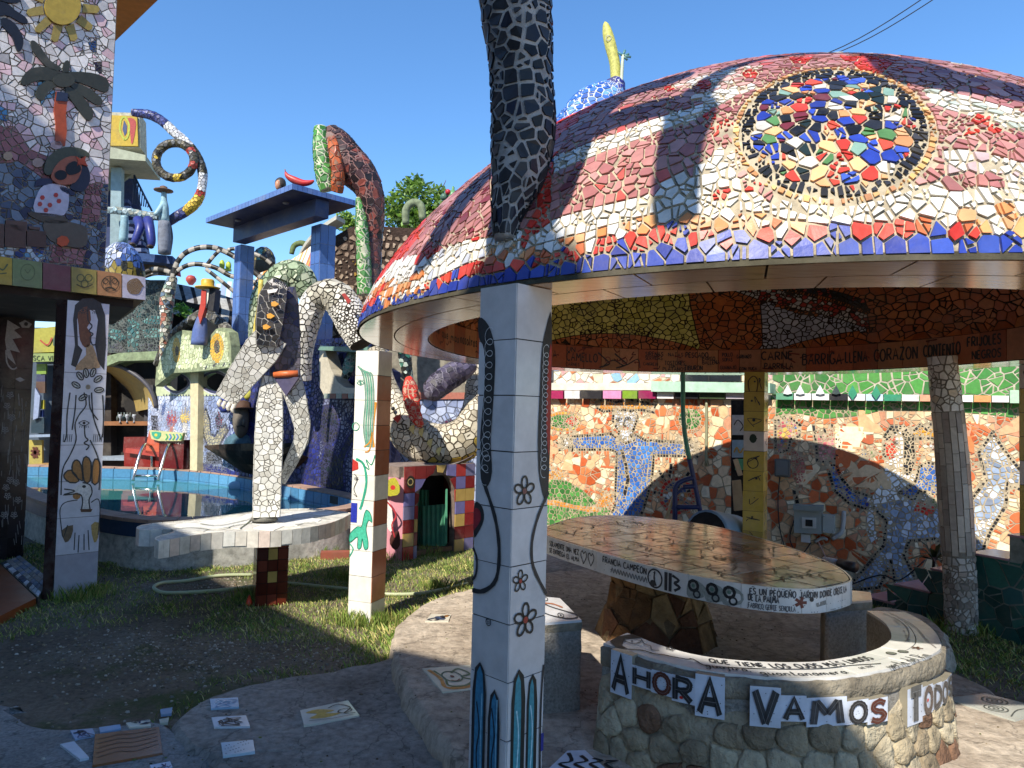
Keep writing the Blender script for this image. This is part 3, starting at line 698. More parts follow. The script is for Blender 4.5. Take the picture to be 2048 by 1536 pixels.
def duv(x, y, off=0., zoff=0, far=False):
    p = ray_dome(x, y, off, zoff, far)
    if p is None: return None
    s = min(1, max(0, (p.z-ZS-zoff)/(HD+off))); Q = math.asin(s**(1/ND)); t = Q2t(Q)*LT
    th = math.atan2((p.y-DC.y)/(RY+off), (p.x-DC.x)/(RX+off)); return (t*math.cos(th), t*math.sin(th))
pav = thing('mosaic_pavilion', 'open garden pavilion with a red, pink and blue broken-tile dome on painted columns', 'pavilion', loc=(DC.x, DC.y, .15))
# shell outer and inner
INN = -.26; ZI = -.12          # inner shell is smaller and hangs a little lower
def shell(off, zoff, flip, name, t1=1.0, nt=40, ns=96):
    vs = []; fs = []
    for i in range(nt+1):
        for k in range(ns): vs.append(dome_pt(6.28318*k/ns, t2Q(i/nt*t1), off, zoff))
    for i in range(nt):
        for k in range(ns):
            q = (i*ns+k, i*ns+(k+1) % ns, (i+1)*ns+(k+1) % ns, (i+1)*ns+k); fs.append(q[::-1] if flip else q)
    mb = MB(); mb.add(vs, fs, H('b4a890') if not flip else H('231c14'), True); return mb.build(name, GROUT, pav)
shell(0, 0, False, 'dome_shell')
IR = -.42
def inner_pt(th, Q, off=0.):
    c, s = math.cos(Q)**1.0, math.sin(Q); return Vector((DC.x+(RX+IR+off)*c*math.cos(th), DC.y+(RY+IR+off)*c*math.sin(th), 2.33+(1.12+off)*s))
vs = []; fs = []
for i in range(31):
    for k in range(96): vs.append(inner_pt(6.28318*k/96, math.pi/2*(1-i/30)))
for i in range(30):
    for k in range(96): fs.append((i*96+k, (i+1)*96+k, (i+1)*96+(k+1) % 96, i*96+(k+1) % 96))
mb = MB(); mb.add(vs, fs, H('3a3024'), True); mb.build('ceiling_shell', GROUT, pav)
# dome tiles
LI = LT
def lab(u, v):
    rr = math.hypot(u, v)/LT; th = math.atan2(v, u); wv = .004*math.sin(th*21)+.004*math.sin(th*9+1)
    t = rr+wv
    if t > .979: return (P_blue, .06)
    if t > .966: return (P_red+[H('c8683c'), H('2c409a'), H('34489f')], .05)
    if t > .951: return (P_orange+[H('d8a070'), H('b9683e')]+P_white, .05)
    if t > .926: return (P_white, .07)
    tp = th % 6.28318
    if 2.3 < tp < 4.02:
        k_ = noise.noise(Vector((u*1.6, v*1.6, 4)))+(tp-3.6)*.5
        return ((P_red*2+[H('d8603c')]) if k_ < .12 else P_rose+[H('7a3038')], .07)
    if noise.noise(Vector((u*1.9+9, v*3.4, 1))) > .42: return (P_white[:2]+[H('d8c8b8'), H('c89a90'), H('d0a89c')], .05)
    return (P_rose*3+[H('c25a50'), H('8a4a50')], .07)
P_eye = P_black[:3]+[H('c8c4bc'), H('d8a070')]+[H('2a3f9c'), H('2a3f9c'), H('3048b0'), H('24368c'), H('c23a2e'), H('24368c'), H('3a55b4'), H('c23a2e'), H('d24a38'), H('d08a58'), H('e0ac7a'), H('7a9a8c'), H('4f7a4a'), H('6a2a34'), H('1c2a2a')]
def dpoly(pp): return [q for q in (duv(a, b) for a, b in pp) if q]
eye_out = [(1668+215*math.cos(6.283*k/28), 272+148*math.sin(6.283*k/28)) for k in range(28)]
eye_in = [(1668+197*math.cos(6.283*k/28), 272+133*math.sin(6.283*k/28)) for k in range(28)]
regs = []
def dr(pp, pal, size, **k):
    P = dpoly(pp)
    if len(P) > 2: regs.append(dict(poly=P, pal=pal, size=size, **k))
# red flank left, with rose islands
dr([(950, 350), (985, 330), (990, 450), (930, 480), (880, 500), (900, 420)], P_rose+[H('7a3038')], .075)
dr([(880, 505), (985, 475), (985, 512), (880, 555), (840, 575)], P_white+[H('b8bcc8')], .07)
dr([(760, 590), (850, 560), (850, 585), (770, 622)], P_orange+P_white, .06)
dr([(1080, 345), (1110, 310), (1105, 400), (1095, 470), (1040, 500), (1045, 470), (1075, 420)], P_red+P_red+[H('3c54ac')], .06)
dr([(1040, 500), (1110, 440), (1180, 420), (1310, 392), (1310, 430), (1180, 465), (1100, 485)], P_white, .06)
dr([(1105, 318), (1240, 268), (1400, 212), (1470, 172), (1480, 190), (1400, 240), (1250, 292), (1115, 345)], P_white, .06)
dr([(1398, 330), (1450, 300), (1500, 385), (1560, 420), (1520, 432), (1400, 405)], P_white, .075)
dr([(1478, 430), (1520, 425), (1640, 445), (1760, 440), (1880, 425), (2060, 400), (2060, 372), (1960, 372), (1880, 400), (1800, 415), (1660, 424), (1560, 410)], P_white, .085)
dr([(1885, 300), (1960, 305), (2060, 335), (2060, 375), (1960, 350), (1890, 345)], P_white+[H('c2a8a8')], .075)
dr([(1840, 175), (1900, 190), (2060, 235), (2060, 270), (1900, 225), (1850, 205)], P_white+[H('b8c0b4')], .06)
dr([(1305, 375), (1400, 330), (1405, 400), (1310, 425)], P_white+[H('b07a80')], .07)
for cx, cy, w_ in ((1745, 130, 40), (1600, 118, 25), (1500, 150, 18), (1700, 115, 22), (1960, 240, 22), (1990, 260, 16), (1945, 262, 14), (1420, 235, 16), (1425, 255, 14), (1455, 250, 16), (1440, 270, 13), (1410, 172, 18), (1340, 180, 12), (1510, 375, 16), (1440, 390, 16)):
    dr([(cx+w_*math.cos(6.283*k/6), cy+w_*.55*math.sin(6.283*k/6)) for k in range(6)], P_red, .05)
dr(eye_in, P_black+[H('1c2030')], .05, outline=([H('d4a468'), H('c48a5a'), H('dcb878'), H('b9825a')], .03))
dr([(1668+(a-1668)*.88, 272+(b_-272)*.88) for a, b_ in eye_in], P_eye, .06, soft=True)
ring = [(LT*.9895*math.cos(a), LT*.9895*math.sin(a), .06, P_blue) for a in [6.28318*k/262 for k in range(262)]]
def hull(c):
    for p in c:
        if math.hypot(*p) > LT*.99: break
    else: return c
    cx = sum(p[0] for p in c)/len(c); cy = sum(p[1] for p in c)/len(c); a = math.atan2(cy, cx)
    for da in (-.03, 0, .03): c = clip(c, math.cos(a+da), math.sin(a+da), LT*.997)
    return c
mosaic(pav, dmap(0, 1), (-LT, -LT, LT, LT), lab, regs, gap=.009, h=.008, tilt=.04, name='roof_tile', seed=11, hullclip=hull, keep=lambda u, v: math.hypot(u, v) < LT*.98, extra=ring, splitp=.42)
# outer rim lip (blue edge, 5 cm) + soffit + inner writing band
NS = 120
def ell(a, off): return (DC.x+(RX+off)*math.cos(a), DC.y+(RY+off)*math.sin(a))
SO = -.42; ZB = 2.33     # soffit width, top of writing band
mb = MB(); vs = []
for k in range(NS):
    a = 6.28318*k/NS; x, y = ell(a, 0); vs.append((x, y, ZS+.02))
for k in range(NS):
    a = 6.28318*k/NS; x, y = ell(a, .012); vs.append((x, y, ZS-.006))
mb.add(vs, [(k, NS+k, NS+(k+1) % NS, (k+1) % NS) for k in range(NS)], H('4a4638')); mb.build('rim_edge', GROUT, pav)
# soffit boards: long wooden looking tiles
wood, t, b = nodes('soffit_wood'); co = coords(t); at_ = t.nodes.new('ShaderNodeAttribute'); at_.attribute_name = 'Col'
mp = t.nodes.new('ShaderNodeMapping'); mp.inputs['Scale'].default_value = (1.2, 14, 14); t.links.new(co, mp.inputs[0])
n1 = noisen(t, 3, 6, .65, mp.outputs[0], .8); gr = rampn(t, n1.outputs['Fac'], [(.3, (.55, .5, .46)), (.5, (1, 1, 1)), (.7, (.72, .66, .6))])
t.links.new(mixn(t, 'MULTIPLY', 1, at_.outputs['Color'], gr.outputs[0]), b.inputs['Base Color']); b.inputs['Roughness'].default_value = .13; bumpn(t, b, n1.outputs['Fac'], .05, .002)
mb = MB(); vs = []
for k in range(NS):
    for off in (.0, SO): x, y = ell(6.28318*k/NS, off); vs.append((x, y, ZS+.004))
mb.add(vs, [(2*k, 2*((k+1) % NS), 2*((k+1) % NS)+1, 2*k+1)[::-1] for k in range(NS)], H('6a5038')); mb.build('soffit_bed', GROUT, pav)
nb = 40; rr_ = random.Random(2)
for k in range(nb):
    for j in range(2):
        a0 = 6.28318*(k+.5*j)/nb+.0015; a1 = 6.28318*(k+1+.5*j)/nb-.0015; o0 = -.004-j*.21; o1 = -.205-j*.21; m_ = 4; top = []; out = []
        for q in range(m_+1): out.append(ell(a0+(a1-a0)*q/m_, o0))
        for q in range(m_, -1, -1): out.append(ell(a0+(a1-a0)*q/m_, o1))
        n_ = len(out); vs = [(x, y, ZS-.006) for x, y in out]+[(x, y, ZS+.002) for x, y in out]
        c_ = mul(rr_.choice([H('b8906c'), H('c29c76'), H('a8805c'), H('bc9670')]), rr_.uniform(.9, 1.1))
        mb = MB(); mb.add(vs, [tuple(range(n_))[::-1]]+[(i, (i+1) % n_, n_+(i+1) % n_, n_+i) for i in range(n_)], c_); mb.build('soffit_board', wood, pav)
# writing band (inner vertical ring) of glazed brown tiles
nbt = 64
mb = MB(); vs = []
for k in range(NS):
    for z in (ZS-.006, ZB+.03): x, y = ell(6.28318*k/NS, SO+.004); vs.append((x, y, z))
mb.add(vs, [(2*k, 2*((k+1) % NS), 2*((k+1) % NS)+1, 2*k+1) for k in range(NS)], H('2a1a12')); mb.build('band_bed', GROUT, pav)
def bandmap(u, v, h):              # u metres clockwise seen from inside (reads left to right), v height
    a = -u/2.25; x, y = ell(a, SO-h); return Vector((x, y, ZS+v))
for k in range(nbt):
    u0 = 6.28318*2.25*k/nbt+.003; u1 = 6.28318*2.25*(k+1)/nbt-.003
    mb = MB(); P = [(u0, .0), ((u0+u1)/2, .0), (u1, .0), (u1, .225), ((u0+u1)/2, .225), (u0, .225)]
    c_ = mul(rr_.choice([H('b86a48'), H('c07850'), H('c88a5c'), H('b0603f'), H('c48a66')]), rr_.uniform(.8, 1.1))
    vs = [bandmap(a, b_, .008) for a, b_ in P]+[bandmap(a, b_, 0) for a, b_ in P]
    mb.add(vs, [(0, 1, 4, 5), (1, 2, 3, 4)]+[(i, 6+i, 6+(i+1) % 6, (i+1) % 6) for i in range(6)], c_); mb.build('band_tile', GLAZE, pav)
pt = Paint(bandmap)
def bu(x, y):                      # pixel -> band u
    best = None
    for k in range(1400):
        u = 6.28318*2.25*k/1400; q = px(bandmap(u, .11, .01))
        if q[2] > DC.y*.9 or x < 900:
            d = abs(q[0]-x)+abs(q[1]-y)
            if best is None or d < best[0]: best = (d, u)
    return best[1]
def bt(txt, x0, x1, v, hgt, w=.012, y=710, col=BLK):
    u0, u1 = bu(x0, y), bu(x1, y)
    pw_ = Paint(bandmap); pw_.text(txt, u0, v, hgt, w, col, .0095, maxw=abs(u1-u0), track=.25); pw_.build('word', pav)
bt('animal', 828, 880, .1, .09, .013, 705); bt('que mas', 884, 920, .09, .07, .012, 712); bt('nosotros', 921, 956, .09, .09, .012, 712)
bt('EA', 1098, 1115, .09, .07, .01); bt('UN', 1134, 1152, .16, .045, .01); bt('CAMELLO', 1134, 1198, .07, .08, .012); bt('CARNES', 1132, 1160, .02, .03, .006)
bt('SIRENAS', 1290, 1328, .16, .04, .008); bt('SERVIDAS', 1290, 1326, .12, .035, .007); bt('NATAS', 1336, 1368, .16, .035, .007); bt('TOSTONES', 1330, 1372, .07, .04, .007); bt('CON', 1338, 1352, .045, .025, .006)
bt('PLATANOS', 1326, 1374, .01, .035, .007); bt('CANGREJO', 1288, 1318, .06, .03, .006)
bt('PESCADO', 1372, 1418, .15, .05, .01); bt('PARGO', 1404, 1432, .12, .035, .008); bt('BALLENA', 1405, 1440, .08, .04, .008); bt('TIBURON', 1370, 1406, .02, .045, .009)
bt('POLLO', 1444, 1466, .16, .035, .008); bt('SOPAS', 1444, 1466, .11, .035, .007); bt('CON YUCA', 1480, 1516, .02, .03, .007); bt('GUANAJO', 1440, 1474, .03, .035, .007); bt('GARBANZO', 1474, 1504, .14, .035, .007)
bt('CARNE', 1524, 1588, .12, .075, .014, 692); bt('PARRILLA', 1530, 1588, .03, .055, .011, 710); bt('BARRIGA', 1606, 1686, .06, .1, .014, 705); bt('LLENA', 1690, 1738, .07, .095, .014, 695)
bt('CORAZON', 1748, 1838, .07, .1, .014, 690); bt('CONTENTO', 1846, 1922, .08, .09, .014, 676); bt('FRIJOLES', 1934, 2004, .13, .07, .013, 645); bt('NEGROS', 1945, 2004, .03, .06, .012, 668)
for x, y in ((1215, 715), (1250, 715)):
    u = bu(x, y); pt.line([(u-.12, .17), (u-.02, .1), (u+.02, .06), (u-.1, .02)], .016, BLK, .0095); pt.ring(u, .1, .03, .008, H('7a2020'), .0098)
pt.line([(bu(1205, 715), .02), (bu(1225, 715), .1), (bu(1250, 715), .05), (bu(1275, 715), .12), (bu(1280, 715), .03)], .012, BLK, .0097)
for k in range(60):
    u = 6.28318*2.25*rr_.random(); v = rr_.uniform(.02, .2); pt.line([(u, v), (u+rr_.uniform(-.06, .06), v+rr_.uniform(-.03, .03)), (u+rr_.uniform(-.1, .1), v+rr_.uniform(-.03, .03))], .012, mul(H('7a2a1c'), rr_.uniform(.5, 1.2)), .0088)
pt.build('band_brushwork', pav)
# ceiling tiles
def cmap(u, v, h):
    rr = math.hypot(u, v)/2.6; return inner_pt(math.atan2(v, u), math.pi/2*(1-min(rr, 1)), -h)
def cuv(x, y):
    d = ray(x, y)
    a_, b2, c2 = (RX+IR), (RY+IR), 1.12; o = Vector(((O.x-DC.x)/a_, (O.y-DC.y)/b2, (O.z-2.33)/c2)); e = Vector((d.x/a_, d.y/b2, d.z/c2))
    A, B, Cq = e.dot(e), 2*o.dot(e), o.dot(o)-1; di = B*B-4*A*Cq
    if di < 0: return None
    tt = (-B+math.sqrt(di))/(2*A); p = O+d*tt; s = min(1, max(0, (p.z-2.33)/c2)); Q = math.asin(s); th = math.atan2((p.y-DC.y)/b2, (p.x-DC.x)/a_)
    rr = 2.6*(1-Q/(math.pi/2)); return (rr*math.cos(th), rr*math.sin(th))
P_ceY = [H('ccc05c'), H('d6ca68'), H('c0b450'), H('dcd070')]; P_ceO = [H('b8622c'), H('c06a30'), H('ac5828'), H('bc7038')]; P_ceG = [H('b8b8c0'), H('c4c4c8'), H('acacb4')]
cr = []
def crp(pp, pal, size, **k):
    P = [q for q in (cuv(a, b) for a, b in pp) if q]
    if len(P) > 2: cr.append(dict(poly=P, pal=pal, size=size, **k))
crp([(1095, 500), (1372, 500), (1380, 610), (1392, 660), (1402, 705), (1095, 720)], P_ceY, .085)
crp([(1520, 600), (1600, 628), (1700, 640), (1735, 660), (1560, 700), (1525, 705)], P_ceG, .08)
crp([(1370, 560), (1520, 600), (1600, 620), (1740, 660), (1735, 630), (1640, 598), (1520, 575), (1420, 562), (1370, 545)], [H('c0b8ac'), H('b83a2a'), H('c8c0b4'), H('a83426')], .055)
crp([(1480, 566), (1590, 580), (1700, 608), (1740, 625), (1730, 600), (1640, 575), (1560, 560)], P_black+[H('b83a2a')], .055)
crp([(1540, 540), (1640, 545), (1660, 575), (1560, 566)], P_ceY, .07)
crp([(880, 640), (925, 655), (925, 700), (880, 690)], P_ceY, .08)
mosaic(pav, cmap, (-2.6, -2.6, 2.6, 2.6), (P_ceO, .1), cr, gap=.012, h=.006, tilt=.04, name='ceiling_tile', seed=21, keep=lambda u, v: math.hypot(u, v) < 2.58, splitp=.3)
# ---- columns
PCX = {}
def column(F, W1, W2, side, z0, z1, th, base, name, label, paint, core=.006, cols=None, joint=H('4a4640')):
    """square column, front corner F, W1 = direction of the face to the left, W2 = to the right; each face split in tiles"""
    F = Vector((F[0], F[1], 0)); W1 = Vector((W1[0], W1[1], 0)).normalized(); W2 = Vector((W2[0], W2[1], 0)).normalized()
    c = F+(W1+W2)*side/2; mb = MB(); Pq = [F, F+W1*side, F+(W1+W2)*side, F+W2*side]; s_ = .985
    mb.prism([((p-c)*s_+c).to_2d() for p in Pq], z0, z1, joint); col = mb.build('column', GROUT, pav, label=label)
    Fz = [(F+W1*side, -W1, -W2), (F, W2, -W1), (F+W2*side, W1, W2), (F+(W1+W2)*side, -W2, W1)]
    n = int(round((z1-z0)/th)); th2 = (z1-z0)/n; r = random.Random(hash(label) % 1000 if False else len(label))
    for (P0, U, N) in Fz:
        for k in range(n):
            mbt = MB(); e_ = r.uniform(.0012, .003); a = P0+U*.0015; zz0 = z0+k*th2+e_; zz1 = z0+(k+1)*th2-.0016; L_ = side-.003
            vs = [a+Vector((0, 0, zz0)), a+U*L_+Vector((0, 0, zz0)), a+U*L_+Vector((0, 0, zz1)), a+Vector((0, 0, zz1))]
            tl = r.uniform(-.0015, .0015); off = [N*(.002+tl*(1 if q in (0, 3) else -1)) for q in range(4)]
            vs2 = [v_+o_ for v_, o_ in zip(vs, off)]; vs1 = [v_-N*.004 for v_ in vs]
            cc = (cols(k, n, N, r) if cols else base)
            mbt.add(vs2+vs1, [(0, 1, 2, 3), (4, 5, 1, 0), (5, 6, 2, 1), (6, 7, 3, 2), (7, 4, 0, 3)], mul(cc, r.uniform(.88, 1.05))); mbt.build('column_tile', GLOSS, col)
    for i, fn in enumerate(paint or []):
        if fn is None: continue
        P0, U, N = Fz[i]; q = Paint(lambda u, v, h, P0=P0, U=U, N=N: P0+U*u+Vector((0, 0, v))+N*(h+.0035)); fn(q, side); po = q.build('painting', col)
        if po and 'yellow' in label: po['kind'] = 'stuff'
    return col
def zA(y): return onz  # placeholder
FA = (.01, 2.43); aA = R(44); W1A = (-math.cos(aA), math.sin(aA)); W2A = (math.sin(aA), math.cos(aA)); SA = .182
def zat(y, Yd): return EYE+(822-y)/FPX*Yd     # height of an image row at a depth (near the centre)
def cA_left(q, s):
    z = lambda y: zat(y, 2.5)
    # long black tress with white curls
    q.fill([(-.0, z(632)), (.05, z(650)), (.085, z(700)), (.085, z(780)), (.075, z(880)), (.085, z(945)), (.06, z(975)), (.03, z(960)), (.02, z(880)), (.035, z(780)), (.03, z(700)), (.0, z(672))], BLK, .001, 3)
    q.loops(.055, z(660), z(940), .02, .002, (.75, .75, .73)); q.loops(.045, z(880), z(965), .022, .0018, (.75, .75, .73), .0032)
    q.line([(.05, z(970)), (.105, z(1030)), (.13, z(1090)), (.12, z(1150)), (.06, z(1180)), (0, z(1185))], .016, BLK)
    q.fill([(0, z(1010)), (.04, z(1015)), (.05, z(1040)), (.02, z(1070)), (0, z(1075))], BLK, .001, 3); q.fill([(0, z(1022)), (.03, z(1024)), (.034, z(1042)), (.01, z(1060)), (0, z(1062))], H('9c2430'), .0018, 3)
    q.line([(0, z(1100)), (.02, z(1120)), (.018, z(1150)), (0, z(1165))], .01, BLK)
    q.dot(.085, z(1238), .014, BLK, .001); q.spiral(.085, z(1238), .011, 2.2, .0016, (.7, .7, .7), .002)
    for (x, w_, top) in ((.05, .036, 1320), (.125, .03, 1362)):
        P = [(x-w_, z(1620)), (x-w_, z(top+60)), (x-w_*.7, z(top+15)), (x, z(top)), (x+w_*.7, z(top+15)), (x+w_, z(top+60)), (x+w_, z(1620))]
        q.fill(P, BLK, .001); P2 = [(x+(a-x)*.58, b-.014) for a, b in P]; q.fill(P2, H('3a7fa0'), .0018)
        q.line([(x-.012, z(1400)), (x+.004, z(1450)), (x-.008, z(1500)), (x+.006, z(1560))], .006, H('12222e'), .0025); q.line([(x+.014, z(1380)), (x+.012, z(1480)), (x+.016, z(1560))], .005, H('86bcd0'), .0025)
        q.line(P, .002, (.5, .5, .48), .0027, smooth=0)
def cA_right(q, s):
    z = lambda y: zat(y, 2.5)
    q.fill([(.182, z(640)), (.15, z(650)), (.13, z(700)), (.125, z(780)), (.12, z(880)), (.135, z(960)), (.182, z(985))], BLK, .001, 3)
    q.fill([(.182, z(690)), (.165, z(720)), (.16, z(800)), (.165, z(870)), (.182, z(900))], H('b02a20'), .0018, 3)
    q.loops(.15, z(690), z(950), .015, .002, (.75, .75, .73))
    q.line([(.182, z(985)), (.13, z(1030)), (.1, z(1080)), (.11, z(1130)), (.182, z(1190))], .013, BLK)
    q.flower(.055, z(978), .052, H('23221f'), H('8a5048')); q.flower(.045, z(1152), .038, H('23221f')); q.flower(.075, z(1230), .058, H('23221f'))
    for (x, w_, top) in ((.05, .034, 1322), (.12, .027, 1340)):
        P = [(x-w_, z(1620)), (x-w_, z(top+60)), (x-w_*.7, z(top+15)), (x, z(top)), (x+w_*.7, z(top+15)), (x+w_, z(top+60)), (x+w_, z(1620))]
        q.fill(P, H('1c211d'), .001); P2 = [(x-.004+(a-x)*.5, b-.016) for a, b in P]; q.fill(P2, H('3f8f9c'), .0018)
        q.line([(x-.01, z(1400)), (x+.002, z(1450)), (x-.006, z(1540))], .005, H('b8dce0'), .0025)
    q.line([(.175, z(1330)), (.165, z(1420)), (.168, z(1560))], .009, BLK, .002)
    q.fill([(.168, z(1465)), (.182, z(1465)), (.182, z(1500)), (.168, z(1500))], H('2a2f8a'), .003)
column(FA, W1A, W2A, SA, .15, ZS-.007, .1885, H('d0cbc8'), 'column', 'foreground column with black tresses, flowers and blue leaf shapes', [cA_left, cA_right])
FB = (-1.03, 5.44); W1B = (-.18, .07); W2B = (.07, .18)
def cB_front(q, s):
    G1, G2 = H('3f8f74'), H('2f9a7c'); z = lambda y: EYE+(812-y)/FPX*5.45
    for k in range(5): q.line([(.02+.02*k, z(728+4*k)), (.07+.02*k, z(745)), (.1+.018*k, z(790)), (.09+.02*k, z(850)), (.12+.012*k, z(890))], .014, H('5a9a80') if k % 2 else H('6f8f80'), .001+.0002*k)
    q.line([(.1, z(890)), (.15, z(880)), (.17, z(860)), (.15, z(895)), (.11, z(900))], .01, H('d08a2c'), .003); q.line([(.19, z(800)), (.17, z(860)), (.185, z(890))], .02, H('d08a2c'), .001)
    q.eye(.05, z(762), .035, G1, .0035); q.ring(.02, z(850), .03, .006, G1, .003)
    q.line([(.2, z(905)), (.17, z(925)), (.12, z(915)), (.15, z(935)), (.05, z(915))], .009, H('2c8a6c'))
    q.fill([(0, z(915)), (.05, z(922)), (.055, z(935)), (0, z(940))], H('b8342c'), .001); q.line([(.03, z(915)), (.1, z(925)), (.13, z(960)), (.1, z(1000)), (.08, z(1015))], .02, H('2f9a7c'), .0015)
    q.line([(.02, z(945)), (.05, z(955)), (.02, z(975)), (.05, z(990)), (.02, z(985))], .005, BLK, .0025); q.eye(.04, z(955), .02, BLK, .003)
    q.fill([(0, z(1003)), (.055, z(1003)), (.055, z(1042)), (0, z(1042))], H('22309c'), .001)
    D = [(.0, z(1065)), (.06, z(1050)), (.1, z(1048)), (.12, z(1025)), (.14, z(1015)), (.175, z(1022)), (.19, z(1038)), (.16, z(1035)), (.14, z(1052)), (.16, z(1075)), (.16, z(1090)), (.13, z(1092)), (.11, z(1072)), (.1, z(1090)), (.07, z(1092)), (.065, z(1070)), (0, z(1082))]
    q.fill(D, H('46b090'), .001, 2); q.line(D, .006, H('1f6f5a'), .002, True); q.line([(.0, z(1085)), (.03, z(1095)), (.0, z(1110))], .01, G2, .002)
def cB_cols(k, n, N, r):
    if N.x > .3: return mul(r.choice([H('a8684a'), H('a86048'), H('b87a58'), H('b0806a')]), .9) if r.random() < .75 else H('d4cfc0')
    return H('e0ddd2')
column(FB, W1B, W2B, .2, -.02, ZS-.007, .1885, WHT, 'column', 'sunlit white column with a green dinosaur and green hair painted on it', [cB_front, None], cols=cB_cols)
FC = onz(1529, 742, 2.1).to_2d(); W1C = (-.86, .5); W2C = (.5, .86)
def yel(k, n, N, r): return H('d8cfc8') if k in (6, 10) else mul(H('c6ac4e'), r.uniform(.9, 1.1))
def cC(seed):
    def f(q, s):
        r = random.Random(seed)
        for k in range(10):
            z0 = .2+k*.1885; c_ = mul(BLK, 1.5)
            q.line([(r.uniform(.03, .17), z0+r.uniform(.03, .15)) for _ in range(4)], .007, c_, .001); q.dot(r.uniform(.05, .14), z0+.1, .012*r.random()+.004, c_, .0015)
        if seed == 1: q.dot(.09, 1.44, .035, H('22382a'), .002, .045); q.line([(.05, 1.9), (.04, 2.0), (.09, 2.05), (.13, 2.0), (.12, 1.9)], .01, H('4a3a20'), .002)
        if seed == 1: q.ring(.09, 1.2, .05, .008, BLK, .002)
    return f
column(FC, W1C, W2C, .19, .15, ZS-.007, .1885, H('c6ac4e'), 'column', 'yellow tiled column at the back of the table', [cC(1), cC(2)], cols=yel)
FD = at(2092, 900, 5.2).to_2d(); column(FD, (-.35, .94), (.94, .35), .19, .1, ZS-.007, .1885, H('c6ac4e'), 'column', 'yellow column cut off by the right border', [cC(3), cC(4)], cols=yel)
column((3.05, 3.35), (-.7, .7), (.7, .7), .19, .15, ZS-.007, .1885, H('c6ac4e'), 'column', 'column outside the view on the right', None, cols=yel)
# ---- black sculpture standing on the rim of the dome
blk = thing('black_mosaic_sculpture', 'tall tapering leg of a sculpture in black broken tile standing on the dome edge', 'sculpture', loc=(-.03, 2.7, 2.3))
def bl(x0, x1, y, Y): a = at(x0, y, Y); b_ = at(x1, y, Y); return (a+b_)/2, (b_-a).length/2
S = [bl(988, 1032, 478, 2.62), bl(984, 1050, 420, 2.64), bl(984, 1088, 350, 2.66), bl(983, 1106, 290, 2.68), bl(984, 1110, 230, 2.68), bl(982, 1104, 160, 2.68), bl(976, 1104, 100, 2.68), bl(964, 1102, 30, 2.68), bl(956, 1100, -40, 2.68), bl(950, 1105, -140, 2.66), bl(940, 1110, -260, 2.64)]
pts = cat([s[0] for s in S], 3); rad = cat1([s[1] for s in S], 3)
arch = [pts[-1]+Vector((-.02, -.1, .25)), pts[-1]+Vector((.0, -.3, .5)), pts[-1]+Vector((.12, -.6, .62))]
P_blkm = P_black*4+[H('161a2a'), H('1a2136')]
tube_mosaic(blk, pts+cat([pts[-1]]+arch, 3)[1:], rad+[rad[-1]]*(len(cat([pts[-1]]+arch, 3))-1), P_blkm, .06, 'leg_core', H('aaa8a6'), 1., 18, gap=.013, h=.006, tilt=.05, seed=31, name='tile', splitp=.3, up=(1, 0, 0))
# ================================================================== TABLE AND BENCHES
tab_px = [(1090, 1055), (1150, 1035), (1230, 1030), (1330, 1037), (1430, 1052), (1530, 1078), (1610, 1105), (1670, 1130), (1699, 1153), (1690, 1164), (1620, 1176), (1500, 1168), (1380, 1148), (1280, 1125), (1180, 1097), (1090, 1068)]
TP = [onz(a, b, .8) for a, b in tab_px]; TPc = [p.to_2d() for p in cat([(p.x, p.y, 0) for p in TP], 6, True)]; TPc = [Vector(p) for p in ccw([tuple(p) for p in TPc])]
tb = thing('stone_table', 'long oval table topped with painted tiles on a rough stone pedestal', 'table', loc=(1.05, 4.75, .15))
mb = MB(); mb.prism([tuple(p) for p in TPc], .69, .79, H('4a3e34')); mb.build('table_slab', GROUT, tb)
# top tiles: 20 cm square tiles cut to the oval, laid in rows along the long axis
ax = R(-57); ca, sa = math.cos(ax), math.sin(ax); rr_ = random.Random(4); tc = Vector((1.1, 4.75))
def clip_oval(p):
    for i in range(len(TPc)):
        a, b_ = TPc[i], TPc[(i+1) % len(TPc)]; d = b_-a
        if d.length < 1e-6: continue
        nx, ny = d.y/d.length, -d.x/d.length; p = clip(p, nx, ny, nx*a.x+ny*a.y-.004)
        if len(p) < 3: return []
    return p
hullP = TPc
mt_top = attr_mat('table_top_glaze', .12, .25, 9, .1, 14, dirt=.25)
for i in range(-8, 9):
    for j in range(-6, 7):
        q = []
        for du, dv in ((0, 0), (1, 0), (1, 1), (0, 1)):
            u, v = (i+du)*.2, (j+dv)*.2; q.append((tc.x+u*ca-v*sa, tc.y+u*sa+v*ca))
        q = clip_oval(ccw(q)); q = inset(q, .0045) if len(q) > 2 else []
        if len(q) < 3 or area(q) < .0006: continue
        h = .797+rr_.uniform(-.0008, .0008); mb = MB(); mb.prism(q, .789, h, mul(rr_.choice([H('c09078'), H('cca48c'), H('b08068'), H('c4ac98'), H('d4bca8'), H('b88a6c')]), rr_.uniform(.7, 1.12))); o = mb.build('top_tile', mt_top, tb)
pt = Paint(lambda u, v, h: Vector((tc.x+u*ca-v*sa, tc.y+u*sa+v*ca, .7985+h)))
